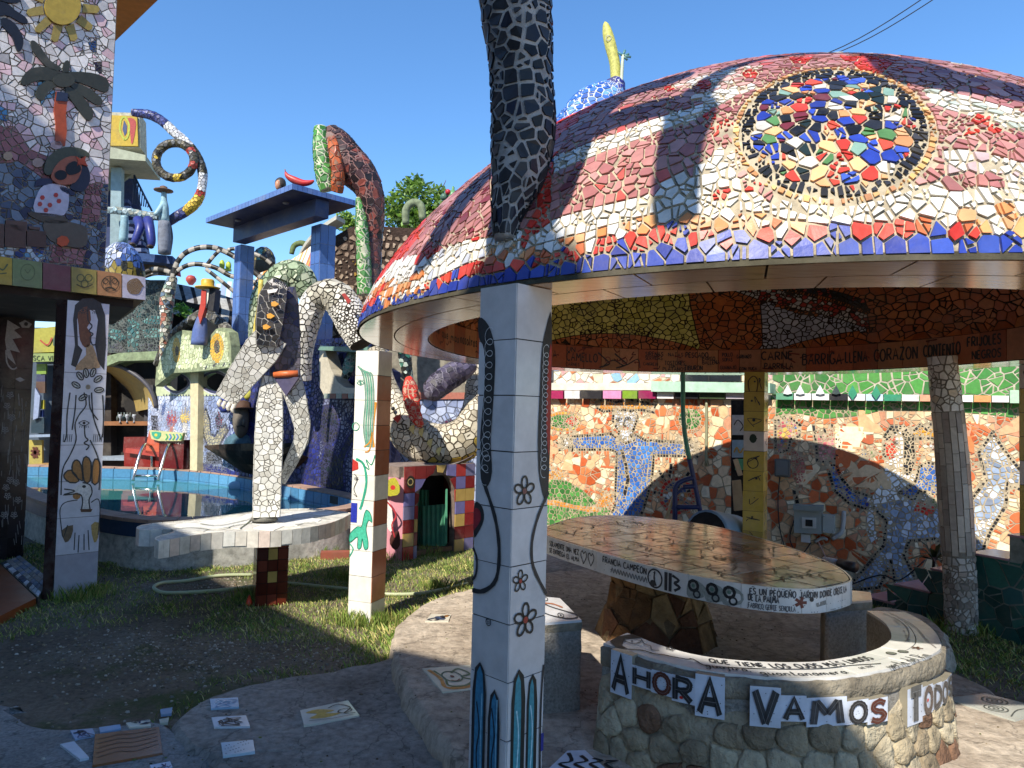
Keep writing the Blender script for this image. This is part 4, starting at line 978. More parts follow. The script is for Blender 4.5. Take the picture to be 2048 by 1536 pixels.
for k in range(240):
    u, v = rr_.uniform(-1.3, 1.3), rr_.uniform(-.75, .75); P = []; a = rr_.random()*6.28
    for s in range(6): u += .05*math.cos(a); v += .05*math.sin(a); a += rr_.uniform(-1.2, 1.2); P.append((u, v))
    w3 = [(tc.x+p[0]*ca-p[1]*sa, tc.y+p[0]*sa+p[1]*ca) for p in P]
    if all(inpoly(x, y, TPc) and min((Vector((x, y))-e).length for e in TPc) > .04 for x, y in w3): pt.line(P, rr_.uniform(.004, .009), rr_.choice([H('3a261a'), H('5a3826'), H('2a221c')]), .0004+.00001*k)
pt.ring(.2, .3, .12, .006, H('3a2a20'), .002, .05); pt.ring(-.9, -.1, .16, .008, H('3a2a20'), .002, .09); pt.ring(-.75, .3, .1, .006, H('3a2a20'), .002); pt.eye(.5, -.1, .08, H('2a1a14'), .002)
pt.build('top_drawings', tb)
# edge band
cum = [0]
for i in range(len(TPc)): cum.append(cum[-1]+(TPc[(i+1) % len(TPc)]-TPc[i]).length)
PER = cum[-1]
def emap(u, v, h):
    u %= PER; i = 0
    while i < len(TPc)-1 and cum[i+1] < u: i += 1
    a, b_ = TPc[i], TPc[(i+1) % len(TPc)]; d = b_-a; t_ = (u-cum[i])/max(1e-9, d.length); p = a+d*t_
    n0 = (TPc[(i+1) % len(TPc)]-TPc[i-1]).normalized(); n1 = (TPc[(i+2) % len(TPc)]-a).normalized(); tt = n0.lerp(n1, t_).normalized()
    return Vector((p.x+tt.y*h, p.y-tt.x*h, .675+v))
def eu(x, y=None):
    best = None
    for k in range(900):
        u = PER*k/900; p = emap(u, .06, 0); n_ = emap(u, .06, .1)-p
        if n_.dot(p-O) > 0: continue
        q = px(p); d = abs(q[0]-x)
        if best is None or d < best[0]: best = (d, u)
    return best[1]
nt_ = 44
for k in range(nt_):
    u0 = PER*k/nt_+.0012; u1 = PER*(k+1)/nt_-.0012; mb = MB(); us = [u0, (2*u0+u1)/3, (u0+2*u1)/3, u1]
    P = [(u, 0) for u in us]+[(u, .122) for u in us[::-1]]; vs = [emap(a, b_, .008) for a, b_ in P]+[emap(a, b_, -.002) for a, b_ in P]
    mb.add(vs, [(0, 1, 6, 7), (1, 2, 5, 6), (2, 3, 4, 5)]+[(i, 8+i, 8+(i+1) % 8, (i+1) % 8) for i in range(8)], mul(WHT, rr_.uniform(.86, .98))); mb.build('edge_tile', GLOSS, tb)
pt = Paint(lambda u, v, h: emap(u, v, h+.0085))
def et(txt, x0, x1, v, hgt, w=.006, col=INK):
    a, b_ = eu(x0), eu(x1); pw_ = Paint(lambda u, v, h: emap(u, v, h+.0085)); pw_.text(txt, a, v, hgt, w, col, .0015, maxw=abs(b_-a)); pw_.build('edge_words', tb)
et('SOLAMENTE UNA VEZ', 1102, 1160, .065, .032); et('SE ENTREGA EL ALMA', 1102, 1162, .02, .028); 
for x in (1170, 1185): u = eu(x); pt.line([(u, .02), (u-.03, .07), (u-.018, .1), (u, .085), (u+.018, .1), (u+.03, .07), (u, .02)], .007, INK, .0015)
et('FRANCIA CAMPEON', 1208, 1296, .07, .035, .007)
u0, u1 = eu(1225), eu(1296)
pt.line([(u0+(u1-u0)*k/24, .035+(.018 if k % 2 else -.012)) for k in range(25)], .005, INK, .0015, False, 3)
u = eu(1312); pt.ring(u, .06, .05, .01, INK, .0015, .05); pt.line([(u, .1), (u-.005, .06), (u+.01, .02)], .01, INK); pt.dot(u-.015, .03, .02, INK, .0017)
for x, rr2 in ((1335, .01), (1342, .012)): pt.line([(eu(x), .01), (eu(x), .11)], .02, INK, .0013)
pt.line([(eu(1346), .1), (eu(1360), .08), (eu(1350), .06), (eu(1362), .045), (eu(1352), .02)], .014, INK)
for x in (1392, 1428, 1463):
    u = eu(x); pt.fill([(u-.05, .02), (u-.02, .0), (u+.05, .02), (u+.06, .07), (u+.01, .1), (u-.04, .09)], H('9aa09a'), .0008, 2); pt.ring(u-.01, .07, .026, .016, BLK, .002); pt.ring(u+.01, .028, .018, .01, H('33363a'), .002); pt.dot(u-.01, .07, .01, H('6a8a7a'), .0025)
et('ES UN PEQUEÑO JARDIN DONDE CRECE LA', 1500, 1690, .078, .03, .006, H('4a4c50')); et('DE LA PALMA', 1498, 1560, .045, .03, .006, H('4a4c50')); et('FABRICO GENTE SENCILLA', 1497, 1590, .01, .024, .004, H('6a6a6c'))
u = eu(1600)
for k in range(5): a = k*1.256; pt.line([(u, .055), (u+.03*math.cos(a), .055+.028*math.sin(a))], .014, H('7a3a2c'), .002, smooth=0)
pt.dot(eu(1622), .07, .012, BLK, .002); pt.line([(eu(1630), .04), (eu(1650), .05)], .02, H('8a8a86'), .0012)
for k in range(70): u = eu(1495)+(eu(1690)-eu(1495))*rr_.random(); pt.dot(u, rr_.choice([.007, .115, .04, .075]), .0028, INK, .0012, n=5)
for k in range(16): u = eu(1100)+(eu(1380)-eu(1100))*rr_.random(); pt.dot(u, rr_.uniform(.01, .11), .003, INK, .0012, n=5)
pt.build('edge_drawings', tb)['kind'] = 'stuff'
# pedestal: waisted trunk faced with flat rough stones
pc = Vector((1.02, 4.88, 0)); prof = [(.40, .13), (.36, .25), (.31, .4), (.29, .52), (.31, .62), (.35, .69)]
mb = MB(); mb.lathe(pc, prof, H('7a684e'), 20); mb.build('pedestal_core', STONE, tb)
def pmap(u, v, h):
    z = .14+v; r0 = prof[-1][0]
    for (a, za), (b_, zb) in zip(prof, prof[1:]):
        if za <= z <= zb: r0 = a+(b_-a)*(z-za)/(zb-za); break
    an = u/.33; rr = r0+h+.02*noise.noise(Vector((math.cos(an)*3, math.sin(an)*3, z*5))); return Vector((pc.x+rr*math.cos(an), pc.y+rr*math.sin(an), z))
mosaic(tb, pmap, (0, 0, 2*math.pi*.33, .545), ([H('8a6a44'), H('9a7a52'), H('7a5a3a'), H('6a4a36'), H('a0865e')], .15), gap=.009, h=.013, tilt=.09, wrap=2*math.pi*.33, mat=STONE, name='stone', seed=5, splitp=.15)
# ---- C-shaped bench
out_px = [(1205, 1287), (1300, 1317), (1400, 1340), (1500, 1352), (1590, 1357), (1680, 1354), (1770, 1340), (1840, 1320), (1884, 1298), (1876, 1268), (1850, 1244), (1812, 1224)]
in_px = [(1733, 1222), (1768, 1245), (1782, 1272), (1765, 1292), (1720, 1308), (1660, 1320), (1600, 1324), (1500, 1322), (1400, 1311), (1330, 1293), (1255, 1266)]
ZT = .6
OUT = [onz(a, b_, ZT).to_2d() for a, b_ in out_px]; INp = [onz(a, b_, ZT).to_2d() for a, b_ in in_px]
OUT = [p.to_2d() for p in cat([(p.x, p.y, 0) for p in OUT], 5)]; INp = [p.to_2d() for p in cat([(p.x, p.y, 0) for p in INp], 5)]
bn = thing('stone_bench', 'curved stone bench with white painted tile seat and the words AHORA VAMOS TODOS', 'bench', loc=(1.3, 3.3, .15))
mb = MB(); poly = [tuple(p) for p in OUT+INp]; mb.prism(poly, .1, ZT-.012, H('8f8878'))
ren = pebble_mat('rough_render', (.22, .21, .19), (.36, .34, .3), (.46, .43, .38), 70, 1.0, cracks=False); mb.build('bench_body', ren, bn)
# arc-length maps along the outer face
def arcmap(P):
    c = [0]
    for a, b_ in zip(P, P[1:]): c.append(c[-1]+(b_-a).length)
    def f(u):
        u = min(max(u, 0), c[-1]-1e-6); i = 0
        while c[i+1] < u: i += 1
        t_ = (u-c[i])/max(1e-9, c[i+1]-c[i]); p = P[i].lerp(P[i+1], t_); d = (P[min(i+2, len(P)-1)]-P[max(i-1, 0)]).normalized(); return p, d
    return f, c[-1]
fO, LO = arcmap(OUT); fI, LIN = arcmap(INp[::-1])
def omap(u, v, h):
    p, d = fO(u); return Vector((p.x+d.y*h, p.y-d.x*h, v))
# rim course under the seat
mb = MB(); N_ = 60; vs = []
for k in range(N_+1):
    u = LO*k/N_
    for v, h in ((.5, .001), (.515, .012), (.587, .014), (.59, .0)): vs.append(omap(u, v+.004*math.sin(k*1.7), h))
mb.add(vs, [(4*k+j, 4*k+4+j, 4*k+5+j, 4*k+1+j) for k in range(N_) for j in range(3)], H('8a8272'), True); mb.build('rim_course', STONE, bn)
# seat tiles
fr = 15; pal = []
for k in range(fr):
    a0, a1 = k/fr, (k+1)/fr; P = []
    for s in range(4): P.append(fO(LO*(a0+(a1-a0)*s/3)*.9999)[0])
    for s in range(4): P.append(fI(LIN*(a1-(a1-a0)*s/3)*.9999)[0])
    half = [None, None]
    for j in range(2):
        A = [p.lerp(q, .03 if j == 0 else .52) for p, q in zip(P[:4], P[7:3:-1])]; B = [p.lerp(q, .5 if j == 0 else .99) for p, q in zip(P[:4], P[7:3:-1])]
        Q = ccw([tuple(p) for p in A+B[::-1]]); mb = MB(); z_ = ZT+rr_.uniform(0, .002); mb.prism(inset(Q, .0015) if False else Q, ZT-.013, z_, mul(H('d4d2cc'), rr_.uniform(.9, 1.04)))
        mb.build('seat_tile', GLOSS, bn)
def smap(u, v, h):      # u along, v 0 outer .. 1 inner
    a = fO(LO*u)[0]; b_ = fI(LIN*u)[0]; p = a.lerp(b_, v); return Vector((p.x, p.y, ZT+.003+h))
# writing along the seat: work in a metre-like chart u*LO, v*.22
pt = Paint(lambda u, v, h: smap(u/LO, v/.22, h))
def su(x, y):
    P = onz(x, y, ZT).to_2d(); best = None
    for k in range(200):
        for j in range(11):
            q = smap(k/200, j/10, 0).to_2d(); d = (q-P).length
            if best is None or d < best[0]: best = (d, k/200*LO, j/10*.22)
    return best[1], best[2]
def st(txt, a, b_, hgt, w, col=INK):
    (u0, v0), (u1, v1) = su(*a), su(*b_); pt.text(txt, u0, (v0+v1)/2-hgt*.3, hgt, w, col, .001, maxw=abs(u1-u0))
def sline(P, w, col=INK, h=.001, closed=False): pt.line([su(*p) for p in P], w, col, h, closed)
pt.fill([su(*p) for p in ((1222, 1283), (1232, 1272), (1262, 1270), (1288, 1277), (1250, 1280), (1246, 1292), (1255, 1300), (1232, 1296))], BLK, .0008)
sline([(1248, 1284), (1262, 1279), (1280, 1284), (1265, 1290)], .006, INK, .0014, True); pt.dot(*su(1264, 1285), .007, INK, .0018); sline([(1255, 1300), (1285, 1302), (1305, 1310), (1330, 1312), (1370, 1320), (1384, 1318), (1396, 1324), (1412, 1332), (1470, 1337), (1560, 1340), (1640, 1339), (1700, 1334), (1760, 1327)], .009)
sline([(1286, 1280), (1290, 1290), (1302, 1292), (1306, 1300), (1318, 1303)], .006)
u_, v_ = su(1338, 1299); pt.flower(u_, v_, .03, INK, WHT)
st('QUE TIENE LOS OJOS MÁS LINDOS', (1416, 1323), (1752, 1319), .055, .0085); st('guajira,', (1413, 1335), (1500, 1341), .055, .006); st('guantanamera', (1515, 1345), (1700, 1346), .055, .006)
st('puerta del Rio', (1762, 1336), (1866, 1312), .075, .006, H('5a5a5a')); st('QUE TIENE', (1716, 1338), (1750, 1334), .022, .003, H('6a6a6a'))
for x, y in ((1780, 1308), (1805, 1304)):
    u_, v_ = su(x, y); pt.dot(u_, v_, .02, H('6f7468'), .001); pt.ring(u_, v_, .022, .006, H('4a4c44'), .0015)
u_, v_ = su(1830, 1297)
for k in range(5): a = k*1.256; pt.line([(u_, v_), (u_+.026*math.cos(a), v_+.026*math.sin(a))], .01, H('6a4636'), .0015, smooth=0)
for P in ([(1765, 1228), (1795, 1240), (1815, 1262), (1812, 1285)], [(1780, 1228), (1830, 1252), (1850, 1280), (1868, 1296)]): sline(P, .005, H('8a8480'))
for x, y in ((1795, 1262), (1800, 1272), (1806, 1280), (1790, 1250)): st('mi amor', (x, y), (x+22, y+2), .02, .003, H('8a8480'))
pt.build('seat_writing', bn)
# stones on the outer face: lower part
def bstone(u, v, h):
    bulge = .014+.04*max(0, (.42-v))/.3; p = omap(u, v, h+bulge+.012*noise.noise(Vector((u*7, v*9, 2)))); return p
mb = MB(); vs = []; nz_ = 10
for k in range(N_*2+1):
    for j in range(nz_+1):
        u = LO*k/(N_*2); v = .1+(.36+.03*math.sin(u*9)+.02*math.sin(u*23))*j/nz_; q = bstone(u, v, 0) if j < nz_ else omap(u, v, -.004); vs.append(q)
mb.add(vs, [((k)*(nz_+1)+j, (k+1)*(nz_+1)+j, (k+1)*(nz_+1)+j+1, k*(nz_+1)+j+1) for k in range(N_*2) for j in range(nz_)], H('a89c84'), True); mb.build('mortar_bed', STONE, bn)
P_bs = [H('b4a88e'), H('a4967c'), H('c0b498'), H('94866e'), H('aea084'), H('8a6a54')]
class Rounded: pass
r = random.Random(77); seeds = []; sz = []
nxs = int(LO/.115)
for j in range(4):
    for k in range(nxs): seeds.append((LO*(k+.5+(.25 if j % 2 else -.25)+r.uniform(-.27, .27))/nxs, .12+.098*(j+.5)+r.uniform(-.02, .02))); sz.append(.125)
nstone = 0
for s_, c in zip(seeds, voronoi(seeds, sz, (0.01, .1, LO-.01, .5))):
    c = inset(c, .007) if len(c) > 2 else []
    if len(c) < 3 or area(c) < .002: continue
    cx = sum(p[0] for p in c)/len(c); cy = sum(p[1] for p in c)/len(c)
    if cy > .40+.03*math.sin(cx*9): continue
    # round the outline, build a cushion of three rings
    ring0 = [p.to_2d() for p in cat([(a, b_, 0) for a, b_ in c], 3, True)]; n_ = len(ring0); vs = []; pr = r.uniform(.01, .02)
    for k_, (sc, hh) in enumerate(((1.0, -.004), (.965, .55), (.86, .92), (.45, 1.0))):
        for p in ring0:
            x, y = cx+(p.x-cx)*sc, cy+(p.y-cy)*sc; hgt = (hh*pr if hh > 0 else hh)+.009*noise.noise(Vector((x*34, y*34, 5))); vs.append(bstone(x, y, hgt))
    fs = [(j*n_+i, j*n_+(i+1) % n_, (j+1)*n_+(i+1) % n_, (j+1)*n_+i) for j in range(3) for i in range(n_)]+[tuple(3*n_+i for i in range(n_))]
    mb = MB(); mb.add(vs, fs, mul(r.choice(P_bs), r.uniform(.8, 1.1)), True); mb.build('stone', STONE, bn); nstone += 1
# end wall of the bench (left end, facing the stool) gets render, letters on tiles
def ou(x):
    best = None
    for k in range(500):
        u = LO*k/500; p = omap(u, .45, .0); n_ = omap(u, .45, .1)-p
        q = px(p); d = abs(q[0]-x)+(300 if n_.dot(p-O) > 0 else 0)
        if best is None or d < best[0]: best = (d, u)
    return best[1]
def ztop(x, y):   # height of a pixel on the outer face
    u = ou(x); p = omap(u, .45, .02); d = ray(x, y); t_ = (p.y)/d.y; return (O+d*t_).z
def letter(ch, x0, x1, yt, yb, fill, w, lab_=None, red=None, tilt=0, base=H('c9d0dc')):
    u0, u1 = ou(x0), ou(x1); z1, z0 = ztop((x0+x1)/2, yt), ztop((x0+x1)/2, yb); mb = MB(); off = .036
    f = lambda u, v, h: omap(u, v, off+h)
    P = [(u0, z0), (u1, z0), (u1, z1), (u0, z1)]; vs = [f(a, b_, 0) for a, b_ in P]+[omap(a, b_, -.01) for a, b_ in P]
    mb.add(vs, [(0, 1, 2, 3), (4, 5, 1, 0), (5, 6, 2, 1), (6, 7, 3, 2), (7, 4, 0, 3)], [base]+[H('8a8474')]*4); o = mb.build('letter_tile', GLOSS, bn)
    q = Paint(lambda u, v, h: vs[0].lerp(vs[1], u).lerp(vs[3].lerp(vs[2], u), v)+(vs[1]-vs[0]).cross(vs[3]-vs[0]).normalized()*(h+.001))
    wd, sts = GL[ch]; asp = (z1-z0)/max(.001, (u1-u0))
    for s in sts:
        P = [(.16+a/wd*.68, .1+b_*.8) for a, b_ in s]; q.line(P, w*1.15, fill, .004, False, 4 if len(P) > 3 else 0); q.line(P, w*.05, (.25, .25, .25), .0055, False, 4 if len(P) > 3 else 0)
    rl = random.Random(ord(ch)+int(x0))
    for k in range(9): q.dot(rl.uniform(.06, .94), rl.uniform(.05, .95), .018, INK, .0008, .014)
    if red: q.dot(red[0], red[1], .085, H('c8281c'), .0026, .06)
    q.build('lettering', o)
BR = H('5a2a1c')
for a in [('A', 1231, 1273, 1304, 1390, BLK, .17), ('H', 1272, 1312, 1333, 1374, BLK, .17), ('O', 1311, 1352, 1342, 1388, BR, .19), ('R', 1350, 1393, 1351, 1404, BLK, .2, None, (.42, .2)), ('A', 1394, 1450, 1349, 1433, BLK, .18),
          ('V', 1498, 1556, 1371, 1451, H('2e3034'), .19), ('A', 1556, 1605, 1388, 1440, BLK, .19), ('M', 1604, 1681, 1392, 1450, H('3a3c40'), .15), ('O', 1681, 1722, 1397, 1444, BLK, .18), ('S', 1721, 1760, 1394, 1443, BR, .2),
          ('T', 1798, 1828, 1372, 1446, H('5a5a58'), .26), ('O', 1828, 1848, 1368, 1425, H('6a5a50'), .2, None, (.45, .5)), ('D', 1848, 1866, 1364, 1414, H('5a5450'), .2), ('O', 1865, 1877, 1360, 1404, H('5a5450'), .2), ('S', 1876, 1885, 1352, 1396, H('4a4846'), .22)]: letter(*a)
# ---- stool block left, bench block right
def block(pp, z0, z1, nm, lb, top, paint=None):
    P = [onz(a, b_, z1).to_2d() for a, b_ in pp]; c = sum(P, Vector((0, 0)))/4; t_ = thing(nm, lb, 'stool' if 'stool' in nm else 'bench', loc=(c.x, c.y, z0))
    mb = MB(); n_ = 9; vs = []; P4 = [Vector(p) for p in ccw([tuple(p) for p in P])]; rng2 = []
    for j in range(n_+1):
        z = z0+(z1-.05-z0)*j/n_
        for i in range(4):
            for s in range(8):
                p = P4[i].lerp(P4[(i+1) % 4], s/8); q = Vector((p.x, p.y, z)); d = (p-c).normalized()*(.01*noise.noise(q*14)-.004); vs.append((p.x+d.x, p.y+d.y, z))
    mb.add(vs, [(j*32+i, j*32+(i+1) % 32, (j+1)*32+(i+1) % 32, (j+1)*32+i) for j in range(n_) for i in range(32)]+[tuple(n_*32+i for i in range(32))], (1, 1, 1), True); mb.build('block', ren, t_)
    mb = MB(); mb.prism([tuple(p) for p in P4], z1-.052, z1-.012, H('8a8272')); mb.build('cap', STONE, t_)
    mb = MB(); mb.prism([tuple((p-c)*.985+c) for p in P4], z1-.013, z1, top); mb.build('seat_tile', GLOSS, t_)
    if paint:
        p0, p1, p3 = [onz(*pp[k], z1+.001) for k in (0, 1, 3)]; q = Paint(lambda u, v, h: p0+(p1-p0)*u+(p3-p0)*v+Vector((0, 0, h))); paint(q); q.build('drawing', t_)
    return t_
def fish(q):
    q.line([(.2, .95), (.3, .6), (.75, .3), (.92, .2), (.9, .08), (.6, .1), (.2, .3), (.1, .6)], .035, INK, .001); q.ring(.55, .2, .07, .02, INK, .0015); q.dot(.55, .2, .025, INK, .002); q.ring(.35, .8, .07, .02, INK, .0015)
    q.line([(.3, .65), (.5, .6), (.7, .45)], .05, H('a86a4a'), .0008)
block([(1082, 1247), (1164, 1240), (1120, 1196), (1060, 1190)], .14, .6, 'stone_stool', 'rough grey stone block seat with a tile of painted eyes, behind the foreground column', H('c6c8cc'), fish)
block([(1650, 1208), (1745, 1200), (1742, 1184), (1640, 1175)], .14, .6, 'stone_bench', 'plain stone bench end behind the right end of the oval table', H('c2aa98'), None)
# ================================================================== helpers for things given by image outline at a real place
class Plane:
    """vertical (or given) plane through P0 with horizontal direction U (to the right) and outward normal N"""
    def __init__(s, P0, U):
        s.P = Vector(P0); s.U = Vector((U[0], U[1], 0)).normalized(); s.V = Vector((0, 0, 1)); s.N = Vector((s.U.y, -s.U.x, 0))
        if s.N.dot(O-s.P) < 0: s.N = -s.N
    def uv(s, x, y, off=0.): p = onpl(x, y, s.P+s.N*off, s.N); d = p-s.P; return (d.dot(s.U), p.z)
    def at(s, x, y, off=0.): return onpl(x, y, s.P+s.N*off, s.N)
    def map(s, u, v, h): return s.P+s.U*u+s.N*h+Vector((0, 0, v-s.P.z))
    def pmap(s, off=0.): return lambda x, y, h: onpl(x, y, s.P+s.N*(off), s.N)+s.N*h
    def slab(s, name, pts, thick, col, parent=None, mat=None, off=0., smooth=0, label=None, px_=True):
        if smooth: pts = [(p.x, p.y) for p in cat([(a, b, 0) for a, b in pts], smooth, True)]
        Q = [(s.at(x, y, off+thick) if px_ else s.map(x, y, off+thick)) for x, y in pts]; mb = MB()
        if px_:      # keep the outline from the front face, give it real depth behind
            pass
        mb.slab(Q, -s.N*thick, col); return mb.build(name, mat or GLAZE, parent, label=label)
    def mos(s, parent, x0, y0, x1, y1, base, regs=(), off=0., **k):
        a = s.uv(x0, y1, off); b = s.uv(x1, y0, off); c = s.uv(x0, y0, off); d = s.uv(x1, y1, off)
        dom = (min(a[0], c[0]), min(a[1], d[1]), max(b[0], d[0]), max(b[1], c[1]))
        return mosaic(parent, lambda u, v, h: s.map(u, v, h+off), dom, base, [s.reg(g, off) for g in regs], **k)
    def reg(s, g, off=0.): g = dict(g); g['poly'] = [s.uv(x, y, off) for x, y in g['poly']]; return g
def reg(poly, pal, size, **k): return dict(poly=poly, pal=pal, size=size, **k)
def sm(pts, n=4, closed=True): return [(p.x, p.y) for p in cat([(a, b, 0) for a, b in pts], n, closed)]
def ptube(pts, n=4):
    """pts: (x, y, depth, radius in pixels) -> smooth centre line and radii in metres"""
    P = cat([at(x, y, Y) for x, y, Y, r in pts], n); rr = cat1([r*Y/FPX for x, y, Y, r in pts], n); return P, rr
def ell2(cx, cy, rx, ry, n=16, a0=0): return [(cx+rx*math.cos(a0+6.28318*k/n), cy+ry*math.sin(a0+6.28318*k/n)) for k in range(n)]
# ================================================================== LEFT HOUSE
ZBm = 2.78
p0 = onz(291, 554, ZBm); p1 = onz(0, 512, ZBm); Ud = (p0-p1); Ud.z = 0; Ud.normalize()
LH = Plane((p0.x, p0.y, ZBm), Ud)
house = thing('mosaic_house', 'left house with a broken tile palm, sun and woman on its upper wall', 'house', loc=(-3.6, 6.1, 0))
back = Vector((-1.1, 1.6, 0)).normalized(); pL = p0-Ud*4.2
mb = MB(); mb.prism([tuple(q.to_2d()) for q in (p0, p0+back*1.95, pL+back*4.5, pL)], 2.57, ZBm, H('8e8472')); mb.build('balcony_slab', GROUT, house)
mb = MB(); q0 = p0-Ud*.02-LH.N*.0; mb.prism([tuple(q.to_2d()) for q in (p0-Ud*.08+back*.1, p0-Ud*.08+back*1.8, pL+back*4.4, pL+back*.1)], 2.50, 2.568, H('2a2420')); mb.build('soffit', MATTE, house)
WALL = Plane(p0-LH.N*.05, Ud)
ur = WALL.uv(212, 500)[0]
mb = MB(); A_ = WALL.map(ur, ZBm, -.01); B_ = A_-Ud*4.; mb.prism([tuple(q.to_2d()) for q in (A_, A_-LH.N*.5, B_-LH.N*.5, B_)], ZBm, 5.99, H('a8a294')); mb.build('wall', GROUT, house)
P_hw = [H('d6d2ce'), H('dedad6'), H('cac6c4'), H('dad6d2'), H('dcbcc0'), H('d0b0b4'), H('b4b0b0'), H('e4e0dc'), H('d8d4d0')]
P_hr = [H('8a5a5e'), H('94666a'), H('7a4a50'), H('a07478')]; P_hb = [H('5a6a7a'), H('68788a'), H('3a4560'), H('2c3450'), H('7a8a9a'), H('4a5870')]
hreg = [reg([(-60, 240), (30, 255), (60, 300), (110, 320), (140, 390), (-60, 400)], P_hr, .075), reg([(-60, 330), (40, 325), (90, 360), (130, 380), (215, 370), (215, 545), (-60, 545)], P_hb, .08),
        reg([(170, 370), (205, 365), (200, 440), (160, 450)], P_hr, .07), reg([(-60, 490), (90, 485), (90, 530), (-60, 515)], [H('6aa0c0'), H('3a5a9a'), H('c0d0d8'), H('2a3a6a')], .05),
        reg([(100, 490), (170, 500), (165, 530), (95, 525)], P_hr, .07), reg([(-60, 215), (14, 212), (16, 242), (-60, 245)], [H('5a90b8'), H('c8d4e0'), H('3a6aa0')], .06), reg([(72, 155), (100, 150), (112, 195), (80, 200)], [H('7ab0d0'), H('b8d0e0')], .05),
        reg([(178, 85), (192, 84), (193, 105), (180, 106)], [H('2a4a80')], .04), reg([(190, 125), (203, 125), (203, 148), (191, 147)], [H('2a2038')], .04)]
WALL.mos(house, -80, -60, 236, 520, (P_hw, .085), hreg, gap=.007, h=.007, tilt=.02, seed=41, name='wall_tile', splitp=.45, hullclip=lambda c: clip(clip(c, 1, 0, ur-.005), 0, -1, -ZBm))
def rel(nm, pts, th, col, parent=house, pl=WALL, mat=None, smooth=3, off=.006, label=None): return pl.slab(nm, pts, th, col, parent, mat or GLAZE, off, smooth, label)
FR = H('3b3c34')
for pts in ([(62, 82), (75, 86), (100, 120), (122, 135), (112, 142), (92, 132), (68, 104)], [(42, 160), (60, 138), (95, 134), (125, 148), (118, 165), (80, 160), (50, 170)], [(72, 192), (78, 172), (100, 160), (122, 168), (100, 180), (86, 200)],
            [(120, 145), (180, 145), (214, 158), (217, 180), (205, 183), (160, 165), (120, 160)], [(140, 165), (170, 172), (202, 195), (204, 208), (190, 208), (150, 180)], [(135, 172), (165, 192), (186, 225), (182, 240), (170, 236), (150, 210), (132, 185)], [(128, 125), (138, 122), (138, 145), (126, 148)]):
    rel('palm_frond', pts, .022, mul(FR, rng.uniform(.8, 1.25)))
rel('palm_heart', ell2(128, 160, 22, 14), .03, FR); rel('palm_trunk', [(112, 183), (136, 186), (132, 230), (134, 262), (130, 292), (110, 290), (112, 250), (108, 220)], .02, H('a24a2c'), smooth=0); rel('trunk_collar', [(114, 183), (136, 186), (135, 203), (112, 201)], .026, H('2c3348'), smooth=0)
sun_c = (124, 12); rel('sun_disc', ell2(126, 12, 36, 37, 20), .035, H('a8903e'))
for k in range(11):
    a = .1+k*.57; ca_, sa_ = math.cos(a), math.sin(a); rel('sun_ray', [(126+ca_*40-sa_*9, 12+sa_*40+ca_*9), (126+ca_*70-sa_*7, 12+sa_*70+ca_*7), (126+ca_*74, 12+sa_*74), (126+ca_*70+sa_*7, 12+sa_*70-ca_*7), (126+ca_*40+sa_*9, 12+sa_*40-ca_*9)], .018, mul(H('9a8848'), rng.uniform(.85, 1.1)), smooth=0)
for pts in ([(-40, 0), (10, 5), (30, 20), (52, 35), (55, 46), (40, 44), (10, 30), (-40, 40)], [(5, 35), (28, 45), (46, 75), (44, 98), (34, 100), (24, 72), (5, 52)], [(-30, -30), (10, -40), (40, -10), (36, 5), (0, 0)]): rel('palm_frond', pts, .022, H('20222c'))
# woman
rel('hat', [(88, 340), (98, 312), (130, 294), (165, 298), (180, 312), (150, 315), (120, 335), (98, 350)], .03, H('474a3c')); rel('face', [(102, 352), (120, 322), (150, 312), (164, 335), (150, 365), (118, 368)], .035, H('9a5a44')); rel('hair', [(160, 325), (176, 335), (180, 362), (165, 383), (140, 375), (155, 350)], .022, H('2a2c40'))
rel('sunglasses', [(135, 330), (150, 322), (162, 335), (158, 345), (140, 350), (132, 342)], .042, H('16141c')); rel('lips', ell2(122, 350, 12, 10), .042, H('14101a')); rel('hair_flower', [(152, 312), (160, 318), (172, 312), (170, 322), (176, 332), (162, 328), (154, 332), (156, 322)], .042, H('b8482a'), smooth=0)
rel('dress', [(76, 385), (95, 368), (130, 372), (138, 390), (128, 430), (70, 425)], .02, H('b8b8c8'))
for x, y in ((85, 395), (100, 410), (118, 402), (92, 420), (112, 390), (80, 408)): rel('dress_flower', ell2(x, y, 5, 5, 6), .024, H('b03a34'), smooth=0)
rel('arm', [(70, 372), (76, 358), (104, 358), (102, 368), (74, 372)], .02, H('2c2f4a')); rel('arm', [(122, 372), (140, 378), (150, 388), (140, 390), (122, 380)], .02, H('2c2f4a'))
rel('leg', [(90, 440), (165, 450), (175, 470), (172, 490), (150, 495), (100, 480)], .02, H('5c5448')); rel('leg', [(55, 425), (120, 430), (135, 445), (90, 445)], .02, H('50463a')); rel('flower', ell2(126, 482, 13, 11, 7), .032, H('b8502c'), smooth=0)
for a in ((-20, 445, 8, 495), (10, 448, 52, 496), (12, 440, 54, 462), (54, 460, 92, 495), (58, 452, 80, 460)): rel('brick', [(a[0], a[1]), (a[2], a[1]+3), (a[2], a[3]), (a[0], a[3]-3)], .024, mul(H('5c443a'), rng.uniform(.8, 1.1)), smooth=0)
rel('flower_tile', ell2(16, 312, 10, 9, 7), .02, H('a89078'), smooth=0); rel('flower_tile', ell2(76, 325, 12, 10, 7), .02, H('a08a80'), smooth=0); rel('flower_tile', ell2(113, 290, 13, 9, 7), .02, H('b09898'), smooth=0)
